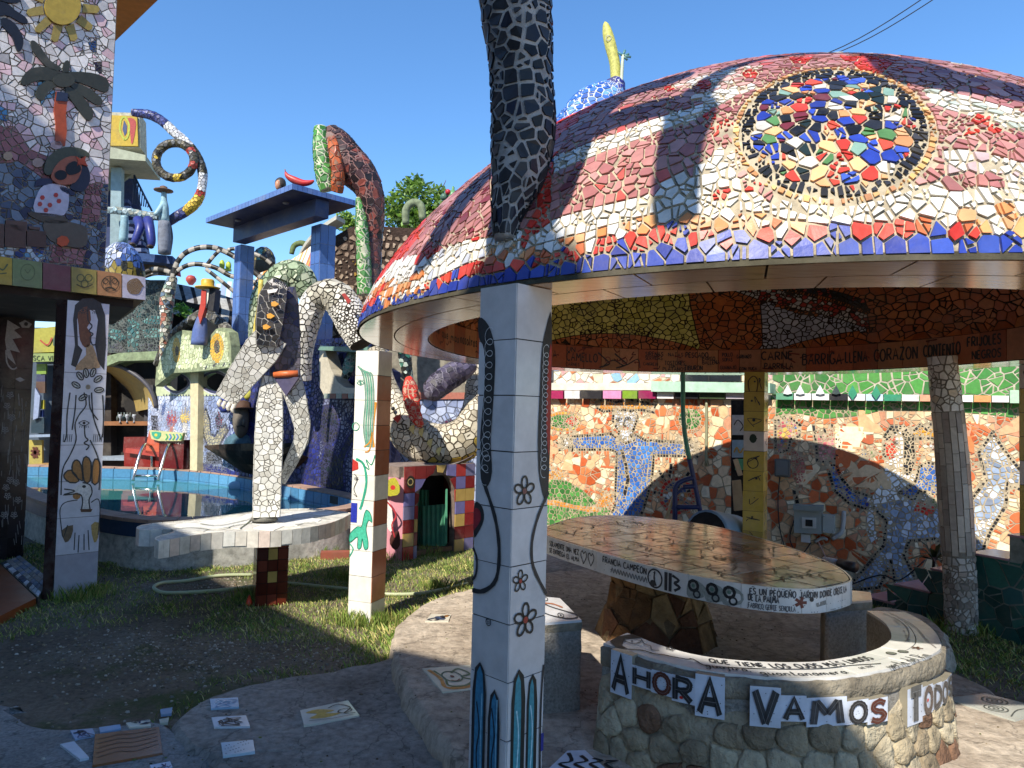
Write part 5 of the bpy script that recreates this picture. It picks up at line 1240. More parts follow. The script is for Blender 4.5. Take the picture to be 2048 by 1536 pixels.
# ledge tiles
BM = LH
cols = [(-42, -18, 'b58a3a'), (-16, 24, 'b59a3e'), (24, 84, '7a8a5c'), (85, 141, '74474c'), (142, 193, '9a8c48'), (194, 243, 'a87a52'), (244, 291, 'b8b4c2')]
for i, (x0, x1, c) in enumerate(cols):
    yt = lambda x: 512+(554-512)*x/291+1; yb = lambda x: 569+(601-569)*x/291-1
    o = BM.slab('ledge_tile', [(x0+1, yt(x0)), (x1, yt(x1)), (x1, yb(x1)), (x0+1, yb(x0))], .02, H(c), house, GLAZE, 0)
    q = Paint(BM.pmap(.0)); cx, cy = (x0+x1)/2, (yt(x0)+yb(x1))/2; D = H('3a3420')
    if i == 6: q.spiral(cx, cy, 17, 5, 3, H('7a6448'), .023)
    elif i == 5: q.ring(cx-9, cy-5, 5, 1.6, D, .023); q.ring(cx+9, cy-5, 5, 1.6, D, .023); q.line([(cx, cy-14), (cx, cy+4)], 2, D, .023); q.line([(cx-10, cy+10), (cx, cy+7), (cx+10, cy+12)], 3, D, .023); q.ring(cx, cy, 17, 1.5, D, .0235, 15)
    elif i == 4: [q.ring(cx+dx, cy+dy, 7, 2, H('4a5030'), .023+.0002*dx) for dx, dy in ((-8, -5), (8, -5), (0, 7))]; q.line([(cx-16, cy+8), (cx, cy+14), (cx+16, cy+8)], 2, D, .024)
    elif i == 2: q.ring(cx, cy-2, 14, 2, H('5c6c44'), .023, 16); q.line([(cx-6, cy-8), (cx, cy), (cx+6, cy-8)], 1.5, H('5c6c44'), .0235)
    elif i in (0, 1): q.line([(cx-12, cy-10), (cx, cy), (cx+10, cy-12)], 3, H('4a5a34'), .023); q.line([(cx-10, cy+8), (cx+8, cy+6)], 2, H('4a5a34'), .0235)
    q.build('relief_drawing', o)
# eave, orange, top right
mb = MB(); ez = 6.0; e = [onz(235, 78, ez), onz(318, -2, ez)]; ev = (e[1]-e[0]).normalized()
E0 = e[0]-ev*.25; E1 = e[1]+ev*.1; inn = WALL.map(-6, ez, 0)
mb.prism([tuple(q.to_2d()) for q in (E0, E1, E1-Ud*5, E0-Ud*5)], ez, ez+.16, H('b8772c')); mb.build('eave', MATTE, house)
# front pillar
PF = onz(106, 1199, 0); PRt = onz(193, 1187, 0); PU = (PRt-PF); PW = PU.length; PL = Plane(PF, PU)
pil = thing('painted_pillar', 'white tiled pillar painted with a long-haired woman, flower and bird, in front of the left house', 'pillar', loc=tuple(PF))
mb = MB(); N_ = PL.N; mb.prism([tuple(q.to_2d()) for q in (PF-N_*.004, PRt-N_*.004, PRt-N_*PW, PF-N_*PW)], -.02, 2.5, H('7a766c')); mb.build('shaft', GROUT, pil)
mb = MB(); mb.prism([tuple(q.to_2d()) for q in (PF+Vector((-.085, -.01, 0)), PF+Vector((-.002, -.01, 0)), PF+Vector((-.002, .3, 0)), PF+Vector((-.085, .3, 0)))], -.02, 2.5, H('2e1512')); mb.build('brown_side', GLOSS, pil)
nr = 7; z_ = [.0, .36]+[.36+.306*k for k in range(1, 8)]
for k in range(len(z_)-1):
    mb = MB(); Q = [PL.map(u, v, .004) for u, v in ((.002, z_[k]+.002), (PW-.002, z_[k]+.002), (PW-.002, z_[k+1]-.002), (.002, z_[k+1]-.002))]
    mb.slab(Q, -N_*.01, mul(H('a9a7ae') if k == 0 else H('d2d1d6'), rng.uniform(.96, 1.03))); mb.build('tile', GLOSS, pil)
q = Paint(PL.pmap(.005)); K = (.03, .03, .03); BR2 = H('7a4a2e'); BR3 = H('a07038')
hair = [(150, 690), (146, 640), (150, 610), (165, 597), (185, 596), (202, 606), (210, 630), (212, 690), (208, 740), (196, 725), (190, 690), (196, 640), (190, 620), (160, 620), (154, 640), (156, 690), (165, 700), (152, 735), (142, 730)]
q.fill(hair, K, .001); q.fill([(156, 625), (176, 612), (182, 640), (174, 655), (183, 668), (180, 690), (170, 695), (160, 680), (157, 650)], BR2, .0014, 2)
q.fill([(172, 690), (186, 692), (195, 720), (200, 735), (178, 738), (150, 740), (160, 722), (172, 710)], H('b8946a'), .0014, 2)
q.line([(176, 612), (176, 640), (184, 652), (178, 662), (186, 668), (180, 676), (186, 690), (196, 680), (200, 640)], 2.6, K, .002); q.eye(166, 621, 9, K, .002); q.eye(192, 620, 9, K, .002)
for x, y, a in ((152, 770, 2.6), (160, 752, 2.2), (172, 746, 1.7), (186, 745, 1.2), (196, 758, .6), (198, 780, .1), (166, 795, 3.7)):
    cx, cy = x, y; q.fill([(cx+9*math.cos(t_)*math.cos(a)-5*math.sin(t_)*math.sin(a), cy-9*math.cos(t_)*math.sin(a)-5*math.sin(t_)*math.cos(a)) for t_ in [6.283*j/10 for j in range(10)]], H('c8c6bc'), .0012)
    q.line([(cx+9*math.cos(t_)*math.cos(a)-5*math.sin(t_)*math.sin(a), cy-9*math.cos(t_)*math.sin(a)-5*math.sin(t_)*math.cos(a)) for t_ in [6.283*j/10 for j in range(10)]], 2.6, K, .002, True, 2); q.line([(cx-6*math.cos(a), cy+6*math.sin(a)), (cx+6*math.cos(a), cy-6*math.sin(a))], 2.4, H('3a3e34'), .0018, smooth=0)
q.dot(176, 774, 5, H('9a8a70'), .0024)
for P in ([(140, 785), (134, 830), (133, 870), (128, 884)], [(168, 785), (172, 810), (158, 830), (150, 850), (152, 880), (140, 910), (125, 940), (122, 990)], [(183, 785), (186, 830), (195, 860), (202, 880)], [(178, 790), (180, 815), (188, 830), (196, 840)], [(180, 880), (192, 905), (200, 935), (198, 980)],
          [(169, 850), (170, 872), (176, 880), (168, 886), (178, 892), (172, 900)], [(205, 790), (207, 830), (205, 875)], [(152, 790), (150, 820), (144, 860)]): q.line(P, 2.7, K, .002)
q.eye(168, 846, 11, K, .002)
for x0 in (128, 188): [q.line([(x0+4*k, 868), (x0-2+4*k, 884)], 1.2, K, .002) for k in range(5)]
for pts in ([(140, 965), (128, 955), (130, 946), (142, 940), (158, 962)], [(145, 945), (146, 925), (154, 920), (162, 930), (165, 962)], [(168, 962), (165, 925), (172, 913), (182, 925), (180, 962)], [(184, 965), (186, 925), (194, 918), (200, 930), (196, 965)]): q.fill(pts, BR3, .0012, 2); q.line(pts, 3, K, .002, True, 2)
q.fill([(128, 990), (150, 975), (165, 965), (178, 968), (184, 985), (176, 1000), (178, 1020), (165, 1020), (166, 1000), (155, 985)], H('d8d4cc'), .0014, 2); q.line([(128, 978), (150, 982), (126, 990), (158, 988), (165, 1000), (163, 1018)], 2.6, K, .002); q.line([(165, 965), (180, 970), (184, 985), (178, 1000), (180, 1018)], 2.6, K, .002)
q.fill([(160, 1018), (185, 1018), (182, 1024), (162, 1024)], H('5a3a24'), .0022); q.dot(168, 973, 4, K, .0022, 3); q.dot(153, 992, 8, BR3, .001, 7)
for P in ([(122, 1050), (120, 1020), (130, 1005), (155, 1000)], [(182, 1005), (196, 998), (200, 1020), (196, 1070)], [(122, 1050), (126, 1075), (135, 1050)], [(150, 1065), (148, 1100)], [(158, 1070), (156, 1105)], [(168, 1068), (168, 1100)], [(176, 1060), (178, 1100)]): q.line(P, 2, K, .002)
q.fill([(182, 1050), (198, 1045), (196, 1075), (188, 1085)], H('b89a5a'), .0012, 2); q.fill([(124, 1060), (146, 1050), (142, 1075), (130, 1085)], H('6a5a44'), .0012, 2)
q.build('painting', pil)
# dark pillar further back on the left
P2 = at(5, 1000, 7.35); P2b = at(52, 1000, 7.5); PL2 = Plane(P2-(P2b-P2)*1.2, (P2b-P2)); W2 = (P2b-P2).length*2.2
dp = thing('dark_pillar', 'dark pillar scratched with white leaves, eyes and flowers under the house slab', 'pillar', loc=(P2.x, P2.y, 0))
mb = MB(); mb.prism([tuple(PL2.map(u, 0, h).to_2d()) for u, h in ((0, 0), (W2, 0), (W2, -.35), (0, -.35))], -.02, 2.5, H('1d1a1c')); mb.build('shaft', GLAZE, dp)
for k in range(11):
    for j in range(3):
        mb = MB(); Q = [PL2.map(u, v, .006) for u, v in ((W2*j/3+.002, .22*k+.003), (W2*(j+1)/3-.002, .22*k+.003), (W2*(j+1)/3-.002, .22*(k+1)-.002), (W2*j/3+.002, .22*(k+1)-.002))]; mb.slab(Q, -PL2.N*.01, mul(H('2c272b'), rng.uniform(.6, 1.4))); mb.build('tile', GLOSS, dp)
q = Paint(PL2.pmap(.008)); W_ = H('b8b6b4')
q.fill([(15, 640), (40, 655), (28, 660), (44, 675), (25, 678), (40, 705), (20, 700), (32, 730), (15, 715), (10, 680)], W_, .001); q.fill([(38, 646), (50, 640), (64, 648), (58, 656), (44, 655)], W_, .001); q.dot(52, 648, 4, K, .0016); q.fill([(30, 758), (40, 754), (50, 760), (40, 764)], W_, .001)
q.line([(12, 700), (14, 725), (24, 738), (34, 735)], 3, W_, .001)
for k in range(60): x, y = rng.uniform(2, 54), rng.uniform(770, 1080); q.line([(x, y), (x+rng.uniform(-3, 3), y+rng.uniform(10, 30))], 1.1, mul(W_, rng.uniform(.3, .7)), .001+k*1e-5, smooth=0)
for x, y in ((20, 790), (14, 812), (24, 835), (10, 860), (20, 960), (12, 975), (32, 965), (15, 992), (36, 1000), (8, 1030), (28, 1030)): q.flower(x, y, 7, mul(W_, .8), K, .0018)
q.build('drawing', dp)
# doorstep: orange floor with a stone border
fl = thing('entrance_floor', 'orange floor slab with a strip of pale stones at the entrance of the left house', 'floor', loc=(-4.8, 6., 0))
Q = [onz(x, y, .06) for x, y in ((-120, 1245), (0, 1232), (72, 1196), (0, 1128), (-120, 1110))]; mb = MB(); mb.prism([tuple(p.to_2d()) for p in Q], -.02, .06, H('8a4a24')); mb.build('floor_tiles', GLAZE, fl)
A0, A1 = onz(2, 1127, .06), onz(76, 1194, .06); B0, B1 = onz(40, 1112, .06), onz(100, 1160, .06); r = random.Random(3)
for k in range(14):
    for j in range(4):
        f = lambda s, t_: A0.lerp(A1, s).lerp(B0.lerp(B1, s), t_)
        Q = [f((k+.05)/14, (j+.06)/4), f((k+.95)/14, (j+.06)/4), f((k+.95)/14, (j+.94)/4), f((k+.05)/14, (j+.94)/4)]; mb = MB(); mb.prism([tuple(p.to_2d()) for p in Q], .02, .066+r.uniform(0, .004), mul(r.choice([H('a09c94'), H('8a8680'), H('7c8494')] if j else [H('3a4460'), H('c8c8cc'), H('2a2c34')]), r.uniform(.8, 1.1))); mb.build('stone', MATTE, fl)
mb = MB(); mb.prism([tuple(f(s, t_).to_2d()) for s, t_ in ((0, 0), (1, 0), (1, 1), (0, 1))], -.02, .055, H('6a6558')); mb.build('stone_bed', GROUT, fl)
# ================================================================== POOL
PO = [(-7.2, 10.0), (-6.5, 9.3), (-5.84, 8.64), (-5.19, 8.05), (-4.3, 7.4), (-3.55, 7.05), (-2.9, 7.25), (-2.25, 7.72), (-1.8, 8.25), (-1.72, 8.9), (-2.05, 9.5), (-2.69, 10.16), (-3.52, 10.97), (-4.49, 11.9), (-5.72, 12.6), (-7.27, 12.75), (-8.8, 12.6), (-9.0, 11.6)]
POs = [p.to_2d() for p in cat([(a, b, 0) for a, b in PO], 5, True)]; POs = [Vector(p) for p in ccw([tuple(p) for p in POs])]
def offs(P, d):
    n = len(P); return [P[i]+Vector((-(P[(i+1) % n]-P[i-1]).y, (P[(i+1) % n]-P[i-1]).x)).normalized()*d for i in range(n)]
pool = thing('swimming_pool', 'raised kidney-shaped pool with blue tiled rim, terracotta coping and still dark water', 'pool', loc=(-4.8, 9.8, 0))
P_in = offs(POs, .22); P_out = POs; n = len(POs)
def wallring(P, z0, z1, col, name, mat, flip=False, sub=1):
    mb = MB(); vs = []
    for j in range(sub+1): vs += [(p.x, p.y, z0+(z1-z0)*j/sub) for p in P]
    fs = [(j*n+i, j*n+(i+1) % n, (j+1)*n+(i+1) % n, (j+1)*n+i) for j in range(sub) for i in range(n)]
    mb.add(vs, [f[::-1] for f in fs] if flip else fs, col, True); return mb.build(name, mat, pool)
wallring(offs(POs, .01), -.02, .33, H('c8c6bc'), 'outer_wall', PLAST)
wallring(offs(POs, -.002), .32, .47, H('26405e'), 'blue_band', GLAZE)
def ringtop(Pa, Pb, z0, z1, col, name, mat):
    mb = MB(); vs = [(p.x, p.y, z0) for p in Pa]+[(p.x, p.y, z1) for p in Pa]+[(p.x, p.y, z1) for p in Pb]+[(p.x, p.y, z0) for p in Pb]
    mb.add(vs, [(j*n+i, j*n+(i+1) % n, ((j+1) % 4)*n+(i+1) % n, ((j+1) % 4)*n+i) for j in range(4) for i in range(n)], col); return mb.build(name, mat, pool)
Pa, Pb = offs(POs, -.02), offs(POs, .2)
for i in range(n):                 # coping stones
    j = (i+1) % n; mb = MB(); Q = [Pa[i].lerp(Pa[j], .03), Pa[i].lerp(Pa[j], .97), Pb[i].lerp(Pb[j], .97), Pb[i].lerp(Pb[j], .03)]
    mb.prism([tuple(p) for p in Q], .466, .5+rng.uniform(-.001, .001), mul(H('a98a78'), rng.uniform(.88, 1.08))); mb.build('coping_stone', MATTE, pool)
# inner tiled rim, two rows of tiles
mb = MB()
cumr = 0
for i in range(n):
    a, b_ = P_in[i], P_in[(i+1) % n]; L = (b_-a).length; k = max(1, int(L/.16))
    nn = Vector((-(b_-a).y, (b_-a).x)).normalized()
    for s in range(k):
        for (z0, z1) in ((.18, .325), (.33, .475)):
            p = a.lerp(b_, (s+.03)/k); q_ = a.lerp(b_, (s+.97)/k); o_ = nn*.004
            mb.add([(p.x+o_.x, p.y+o_.y, z0), (q_.x+o_.x, q_.y+o_.y, z0), (q_.x+o_.x, q_.y+o_.y, z1), (p.x+o_.x, p.y+o_.y, z1)], [(3, 2, 1, 0)], mul(rng.choice([H('4e86ae'), H('5a92ba'), H('4a80a8')]), rng.uniform(.9, 1.05)))
o = mb.build('rim_tiles', GLAZE, pool, kind='stuff')
wallring(P_in, -.6, .48, H('3a6a8a'), 'inner_wall', GROUT, True)
mt, t, b = nodes('pool_water'); b.inputs['Base Color'].default_value = (.045, .19, .19, 1); b.inputs['Roughness'].default_value = .015; b.inputs['IOR'].default_value = 1.33; b.inputs['Specular IOR Level'].default_value = .9
bumpn(t, b, noisen(t, 3.5, 3, .5, None, .6).outputs['Fac'], .12, .01)
mb = MB(); T = tessellate_polygon([[Vector((p.x, p.y, 0)) for p in offs(POs, .215)]]); vs = [(p.x, p.y, .3) for p in offs(POs, .215)]
mb.add(vs, [t_ if (Vector(vs[t_[1]])-Vector(vs[t_[0]])).cross(Vector(vs[t_[2]])-Vector(vs[t_[0]])).z > 0 else t_[::-1] for t_ in T], (1, 1, 1)); o = mb.build('pool_water', mt, None, kind='structure')
# skimmer mouth and jet
mb = MB(); c = onz(672, 1000, .42); mb.box(c, (.22, .05, .1), BLK, -.75); mb.build('skimmer_mouth', MATTE, pool)
mb = MB(); c = at(472, 972, 11.5); mb.blob(c, (.13, .03, .08), H('9ac0d8'), 12, 6); mb.build('water_inlet', CLEAN, pool)
lad = thing('pool_ladder', 'stainless steel pool ladder with two curved handrails on the far rim', 'ladder', loc=tuple(onz(300, 935, .5)))
for x0 in (266, 316):
    P = cat([at(x0, 962, 12.05), at(x0+5, 940, 12.1), at(x0+17, 900, 12.3), at(x0+26, 888, 12.5), at(x0+35, 894, 12.7), at(x0+38, 915, 12.75), at(x0+38, 936, 12.75)], 5); mb = MB(); mb.tube(P, .026, (1, 1, 1), 10); mb.build('handrail', STEEL, lad)
for y in (952,):
    mb = MB(); mb.tube([at(270, y, 12.1), at(320, y, 12.1)], .022, (1, 1, 1), 8); mb.build('rung', STEEL, lad)
# ================================================================== SURFBOARD COUNTER AND DIVER
sb = thing('surfboard_table', 'long white surfboard-shaped tiled slab on a brown tiled post beside the pool', 'table', loc=tuple(onz(528, 1208, 0)))
ZS2 = .68
top_px = [(273, 1058), (290, 1048), (380, 1040), (470, 1028), (540, 1020), (620, 1017), (695, 1024), (697, 1030), (660, 1046), (600, 1057), (540, 1062), (470, 1063), (420, 1066), (360, 1075), (318, 1082), (312, 1074), (350, 1062), (330, 1058), (300, 1060)]
SP = [onz(x, y, ZS2).to_2d() for x, y in top_px]; SPs = [Vector(p) for p in ccw([tuple(q.to_2d()) for q in cat([(p.x, p.y, 0) for p in SP], 3, True)])]
mb = MB(); mb.slab([(p.x, p.y, ZS2-.12) for p in offs(SPs, .006)], (0, 0, .115), H('d2cec2')); mb.build('slab_core', GROUT, sb)
mosaic(sb, lambda u, v, h: Vector((u, v, ZS2-.004+h)), (min(p.x for p in SPs), min(p.y for p in SPs), max(p.x for p in SPs), max(p.y for p in SPs)), (P_white, .2), [], gap=.004, h=.004, tilt=.003, seed=51, name='top_tile', jit=.12, splitp=0, cvar=.05, keep=lambda u, v: inpoly(u, v, [tuple(p) for p in SPs]), hullclip=lambda c: c if all(inpoly(p[0], p[1], [tuple(q) for q in SPs]) for p in c) else [])
q = Paint(lambda u, v, h: Vector((u, v, ZS2+.003+h)))
for P in ([(330, 1062), (380, 1056), (430, 1060), (480, 1050), (520, 1046)], [(400, 1048), (440, 1052), (500, 1040), (480, 1058)], [(580, 1040), (620, 1035), (660, 1038)], [(590, 1050), (630, 1044)]): q.line([tuple(onz(x, y, ZS2).to_2d()) for x, y in P], .012, H('6a7058'))
q.build('drawing', sb)
cl = [0]
for i in range(len(SPs)): cl.append(cl[-1]+(SPs[(i+1) % len(SPs)]-SPs[i]).length)
def sbm(u, h):
    u %= cl[-1]; i = 0
    while i < len(SPs)-1 and cl[i+1] < u: i += 1
    a, b_ = SPs[i], SPs[(i+1) % len(SPs)]; d = (b_-a); p = a+d*((u-cl[i])/max(1e-9, d.length)); dn = (SPs[(i+1) % len(SPs)]-SPs[i-1]).normalized(); return Vector((p.x+dn.y*h, p.y-dn.x*h))
ne = int(cl[-1]/.085)
for k in range(ne):
    u0, u1 = cl[-1]*(k+.03)/ne, cl[-1]*(k+.97)/ne; a, b_, c, d = sbm(u0, .002), sbm(u1, .002), sbm(u1, -.006), sbm(u0, -.006); hh = .125 if rng.random() < .8 else .11
    mb = MB(); vs = [(p.x, p.y, z) for z in (ZS2-hh, ZS2+.001) for p in (a, b_, c, d)]; mb.add(vs, [(0, 1, 5, 4), (1, 2, 6, 5), (2, 3, 7, 6), (3, 0, 4, 7), (4, 5, 6, 7), (3, 2, 1, 0)], mul(rng.choice([H('d8d6cc'), H('cfc9bc'), H('e0dcd0'), H('d8c6b8')]), rng.uniform(.92, 1.03))); mb.build('edge_tile', GLAZE, sb)
b0 = onz(528, 1212, 0); cy_ = math.cos(.35); sy_ = math.sin(.35)
mb = MB(); mb.box((b0.x, b0.y+.13, .28), (.235, .235, .56), H('2a1814'), .35+.1); mb.build('post', GROUT, sb)
Mr = Matrix.Rotation(.45, 3, 'Z')
for side in range(4):
    for k in range(6):
        for j in range(3):
            a = side*math.pi/2; U = Mr @ Vector((math.cos(a), math.sin(a), 0)); N_ = Mr @ Vector((math.sin(a), -math.cos(a), 0)); ctr = Vector((b0.x, b0.y+.13, 0))+N_*.1175
            u0, u1 = -.1175+.235*(j+.04)/3, -.1175+.235*(j+.96)/3; z0, z1 = .56*(k+.03)/6, .56*(k+.97)/6
            Q = [ctr+U*u0+Vector((0, 0, z0)), ctr+U*u1+Vector((0, 0, z0)), ctr+U*u1+Vector((0, 0, z1)), ctr+U*u0+Vector((0, 0, z1))]; Q = [p+N_*.008 for p in Q]
            c_ = H('b09a58') if (j == 1 and rng.random() < .6) else mul(rng.choice([H('5a2418'), H('6a2e20'), H('4a1c14'), H('7a3a2c')]), rng.uniform(.8, 1.15)); mb = MB(); mb.slab(Q, -N_*.012, c_); mb.build('post_tile', GLOSS, sb)
dv = thing('diver_statue', 'white broken tile figure with a black face standing on one leg on the surfboard slab', 'statue', loc=tuple(at(528, 1035, 5.95)))
MOS = dict(gap=.006, h=.004, tilt=.05, splitp=.25, seed=52)
def boxlimb(nm, secs, pal, size, seed, colcore=H('6a665c'), faces=None, **k):
    """limb with four flat mosaic faces; secs: (x, y, depth, half width px, half depth m, skew)"""
    P = [at(x, y, Y) for x, y, Y, w_, d_ in secs]; n_ = len(P); rings = []
    for i, (x, y, Y, w_, d_) in enumerate(secs):
        t_ = (P[min(i+1, n_-1)]-P[max(i-1, 0)]).normalized(); view = (P[i]-O).normalized(); side = t_.cross(view).normalized(); fw = side.cross(t_).normalized(); ww = w_*Y/FPX
        rings.append((P[i], side*ww, fw*d_))
    mb = MB(); vs = []
    for p, s_, f_ in rings: vs += [p-s_-f_, p+s_-f_, p+s_+f_, p-s_+f_]
    fs = [(4*i+j, 4*i+(j+1) % 4, 4*i+4+(j+1) % 4, 4*i+4+j) for i in range(n_-1) for j in range(4)]+[(3, 2, 1, 0), tuple(4*(n_-1)+j for j in range(4))]
    mb.add(vs, fs, colcore); mb.build(nm, GROUT, dv)
    cum = [0]
    for a, b_ in zip(P, P[1:]): cum.append(cum[-1]+(b_-a).length)
    for j in range(4):
        W_m = max((Vector(vs[4*i+(j+1) % 4])-Vector(vs[4*i+j])).length for i in range(n_))
        def f(u, v, h, j=j, W_m=W_m):
            v = min(max(v, 0), cum[-1]-1e-6); i = 0
            while cum[i+1] < v: i += 1
            t_ = (v-cum[i])/(cum[i+1]-cum[i]); a = Vector(vs[4*i+j]).lerp(Vector(vs[4*i+4+j]), t_); b_ = Vector(vs[4*i+(j+1) % 4]).lerp(Vector(vs[4*i+4+(j+1) % 4]), t_)
            c_ = rings[i][0].lerp(rings[i+1][0], t_); m_ = (a+b_)/2-c_; tt = (rings[i+1][0]-rings[i][0]).normalized(); m_ -= tt*m_.dot(tt); m_.normalize(); return a.lerp(b_, u/W_m)+m_*h
        mosaic(dv, f, (0, 0, W_m, cum[-1]), (faces[j] if faces else pal, size), seed=seed+j, gap=.005, h=.004, tilt=.03, name='tile', splitp=.25, limit=70, minpx=8)
P_fw = [H('e2e0d6'), H('dad8ce'), H('e8e6de'), H('d0ccc0')]
boxlimb('standing_leg', [(533, 1032, 5.95, 25, .09), (535, 960, 5.95, 26, .09), (538, 870, 5.95, 26, .09), (540, 810, 5.95, 24, .09), (544, 752, 5.95, 17, .09)], P_fw, .05, 60)
boxlimb('bent_leg', [(566, 965, 6.15, 4, .03), (582, 925, 6.12, 11, .05), (603, 880, 6.08, 13, .06), (605, 850, 6.05, 15, .07), (592, 795, 6.0, 19, .08), (577, 750, 5.98, 22, .08)], P_fw, .05, 64)
boxlimb('torso', [(570, 752, 5.97, 28, .1), (572, 700, 5.95, 27, .1), (571, 640, 5.95, 26, .1), (570, 600, 5.95, 24, .1), (568, 578, 5.95, 20, .09)], [H('4a4a56'), H('5a5866'), H('3a3c48'), H('6a6670'), H('2a3058')], .055, 68)
boxlimb('stretched_arm', [(453, 797, 5.86, 21, .05), (490, 745, 5.82, 28, .06), (524, 700, 5.8, 34, .07), (548, 668, 5.8, 30, .07)], P_fw, .052, 72)
boxlimb('head', [(534, 693, 5.76, 20, .06), (538, 650, 5.76, 25, .08), (544, 600, 5.78, 26, .09), (552, 575, 5.8, 20, .08), (556, 566, 5.82, 12, .05)], P_black*2+[H('3a3838'), H('2c2a2a')], .05, 76, H('d2cec4'))
mb = MB(); c = at(571, 748, 5.83); mb.tube([at(548, 749, 5.84), at(575, 748, 5.84), at(596, 747, 5.86)], .028, H('c8683a'), 6); mb.build('belt', GLAZE, dv)
for y in (608, 632, 654):
    x_ = 549-(y-608)*.36; mb = MB(); mb.slab([at(x_-7, y-3, 5.66), at(x_, y-6, 5.66), at(x_+9, y, 5.66), at(x_+1, y+5, 5.66), at(x_-6, y+4, 5.66)], (0, .015, 0), H('d89a3a')); mb.build('nose' if y == 608 else 'lip', GLAZE, dv)
mb = MB(); mb.slab([at(534, 580, 5.67), at(556, 577, 5.67), at(552, 584, 5.67), at(536, 587, 5.67)], (0, .01, 0), WHT); mb.build('forehead_tile', GLAZE, dv)
# hand at the end of the arm, swimming trunks
mb = MB(); mb.slab([at(548, 756, 5.84), at(598, 754, 5.84), at(572, 792, 5.85)], (0, .03, 0), H('54506a')); mb.build('trunks', GLAZE, dv)
for k in range(4):
    mb = MB(); mb.tube([at(442+9*k, 800+3*k, 5.84-.003*k), at(437+9*k, 807+4*k, 5.82), at(439+9*k, 813+4*k, 5.81)], [.02, .017, .011], H('cfcabc'), 6); mb.build('finger', GLAZE, dv)
mb = MB(); mb.lathe(at(528, 1040, 5.95), [(.115, 0), (.1, .03), (.085, .05)], H('77756c'), 10); mb.build('foot_base', GROUT, dv)
# white arching tail behind the diver
tl = thing('white_arch_sculpture', 'thick white broken tile limb arching from behind the diver to the dome', 'sculpture', loc=tuple(at(610, 760, 7.2)))
P, rr = ptube([(598, 760, 7.3, 22), (602, 700, 7.25, 23), (614, 645, 7.2, 25), (632, 600, 7.15, 26), (662, 588, 7.1, 30), (688, 612, 7.05, 33), (706, 652, 7.0, 30), (722, 690, 6.95, 22)], 4)
tube_mosaic(tl, P, rr, lambda a, b_: ((P_fw if b_ < .5 else [H('b8b4a4'), H('c4bfae'), H('a8a392')]) if b_ < .74 else [H('e0ddd2')], .062 if b_ < .74 else .034), .06, 'limb', H('35322c'), seed=55, gap=.01, name='tile', tilt=.05, splitp=.2)
mb = MB(); mb.slab([at(683, 588, 6.7), at(690, 586, 6.7), at(702, 602, 6.7), at(696, 608, 6.7)], (0, .02, 0), H('9c3a34')); mb.build('red_mouth', GLAZE, tl)
# ================================================================== BUILDINGS BEYOND THE POOL
FA_ = Plane((-6.6, 13.3, 0), (4.25, -3.3))           # line of the facade beyond the pool
FB_ = Plane((-2.35, 10.0, 0), (2.6, .1))
def wallbox(pl, x0, x1, y0, y1, name, col, parent=None, thick=.3, off=0., mat=None, d=0):
    return pl.slab(name, [(x0, y1), (x1, y1), (x1, y0), (x0, y0)], thick, col, parent, mat or GROUT, off-thick)
# --- house with two eye-shaped openings
eh = thing('eye_facade_house', 'pale green pool house with two black eye-shaped openings and sunflowers', 'house', loc=tuple(FA_.at(380, 935)))
Pg = [H('b4c09a'), H('c2ccaa'), H('a6b48e'), H('ccd4b6')]
# panels: facade with holes -> frame pieces around each eye
def eye_piece(cx, cy, rx, ry, x0, x1, y0, y1, nm):
    E = [(cx+rx*math.cos(t_), cy+ry*math.sin(t_)*(1-.25*abs(math.cos(t_)))) for t_ in [math.pi*2*k/24 for k in range(24)]]
    # bridge polygon: rectangle with the hole cut, as two halves
    top = [(x0, cy), (cx-rx, cy)]+[(cx+rx*math.cos(t_), cy-ry*math.sin(t_)*(1-.25*abs(math.cos(t_)))) for t_ in [math.pi-math.pi*k/12 for k in range(1, 12)]]+[(cx+rx, cy), (x1, cy), (x1, y0), (x0, y0)]
    bot = [(x0, cy), (cx-rx, cy)]+[(cx+rx*math.cos(t_), cy+ry*math.sin(t_)*(1-.25*abs(math.cos(t_)))) for t_ in [math.pi-math.pi*k/12 for k in range(1, 12)]]+[(cx+rx, cy), (x1, cy), (x1, y1), (x0, y1)]
    for P in (top, bot): FA_.slab(nm, P, .12, H('b6c09c'), eh, MATTE, -.12)
    q = Paint(FA_.pmap()); q.line(E, 4.5, H('34345a'), .003, True, 1); q.line([(cx+(a-cx)*1.12, cy+(b_-cy)*1.2) for a, b_ in E], 2.2, H('c8c8d4'), .003, True, 1)
    for k in range(10): a = .3+k*.28; q.line([(cx-rx+2*rx*k/9, cy+ry*1.15+1), (cx-rx+2*rx*k/9, cy+ry*1.15+4)], 2, H('34345a'), .004, smooth=0)
    q.build('eye_rim', eh)
eye_piece(353, 766, 25, 19, 312, 384, 742, 792, 'facade_panel'); eye_piece(430, 764, 30, 21, 393, 470, 735, 792, 'facade_panel')
mb = MB(); a, b_ = FA_.at(300, 945), FA_.at(470, 955); mb.prism([tuple((p-FA_.N*k).to_2d()) for p, k in ((a, .45), (b_, .45), (b_, 1.2), (a, 1.2))], 0, 2.75, H('0e0d0c')); mb.build('shade_infill', MATTE, eh)  # near-black block: interior shade behind the eye openings put into its colour
FA_.slab('post', [(381, 742), (397, 740), (394, 942), (380, 940)], .16, H('c8bc98'), eh, MATTE, -.06)
P_mur = [H('a8b4d0'), H('b8c2da'), H('98a8c8'), H('c8d0e2'), H('a0b4d4')]
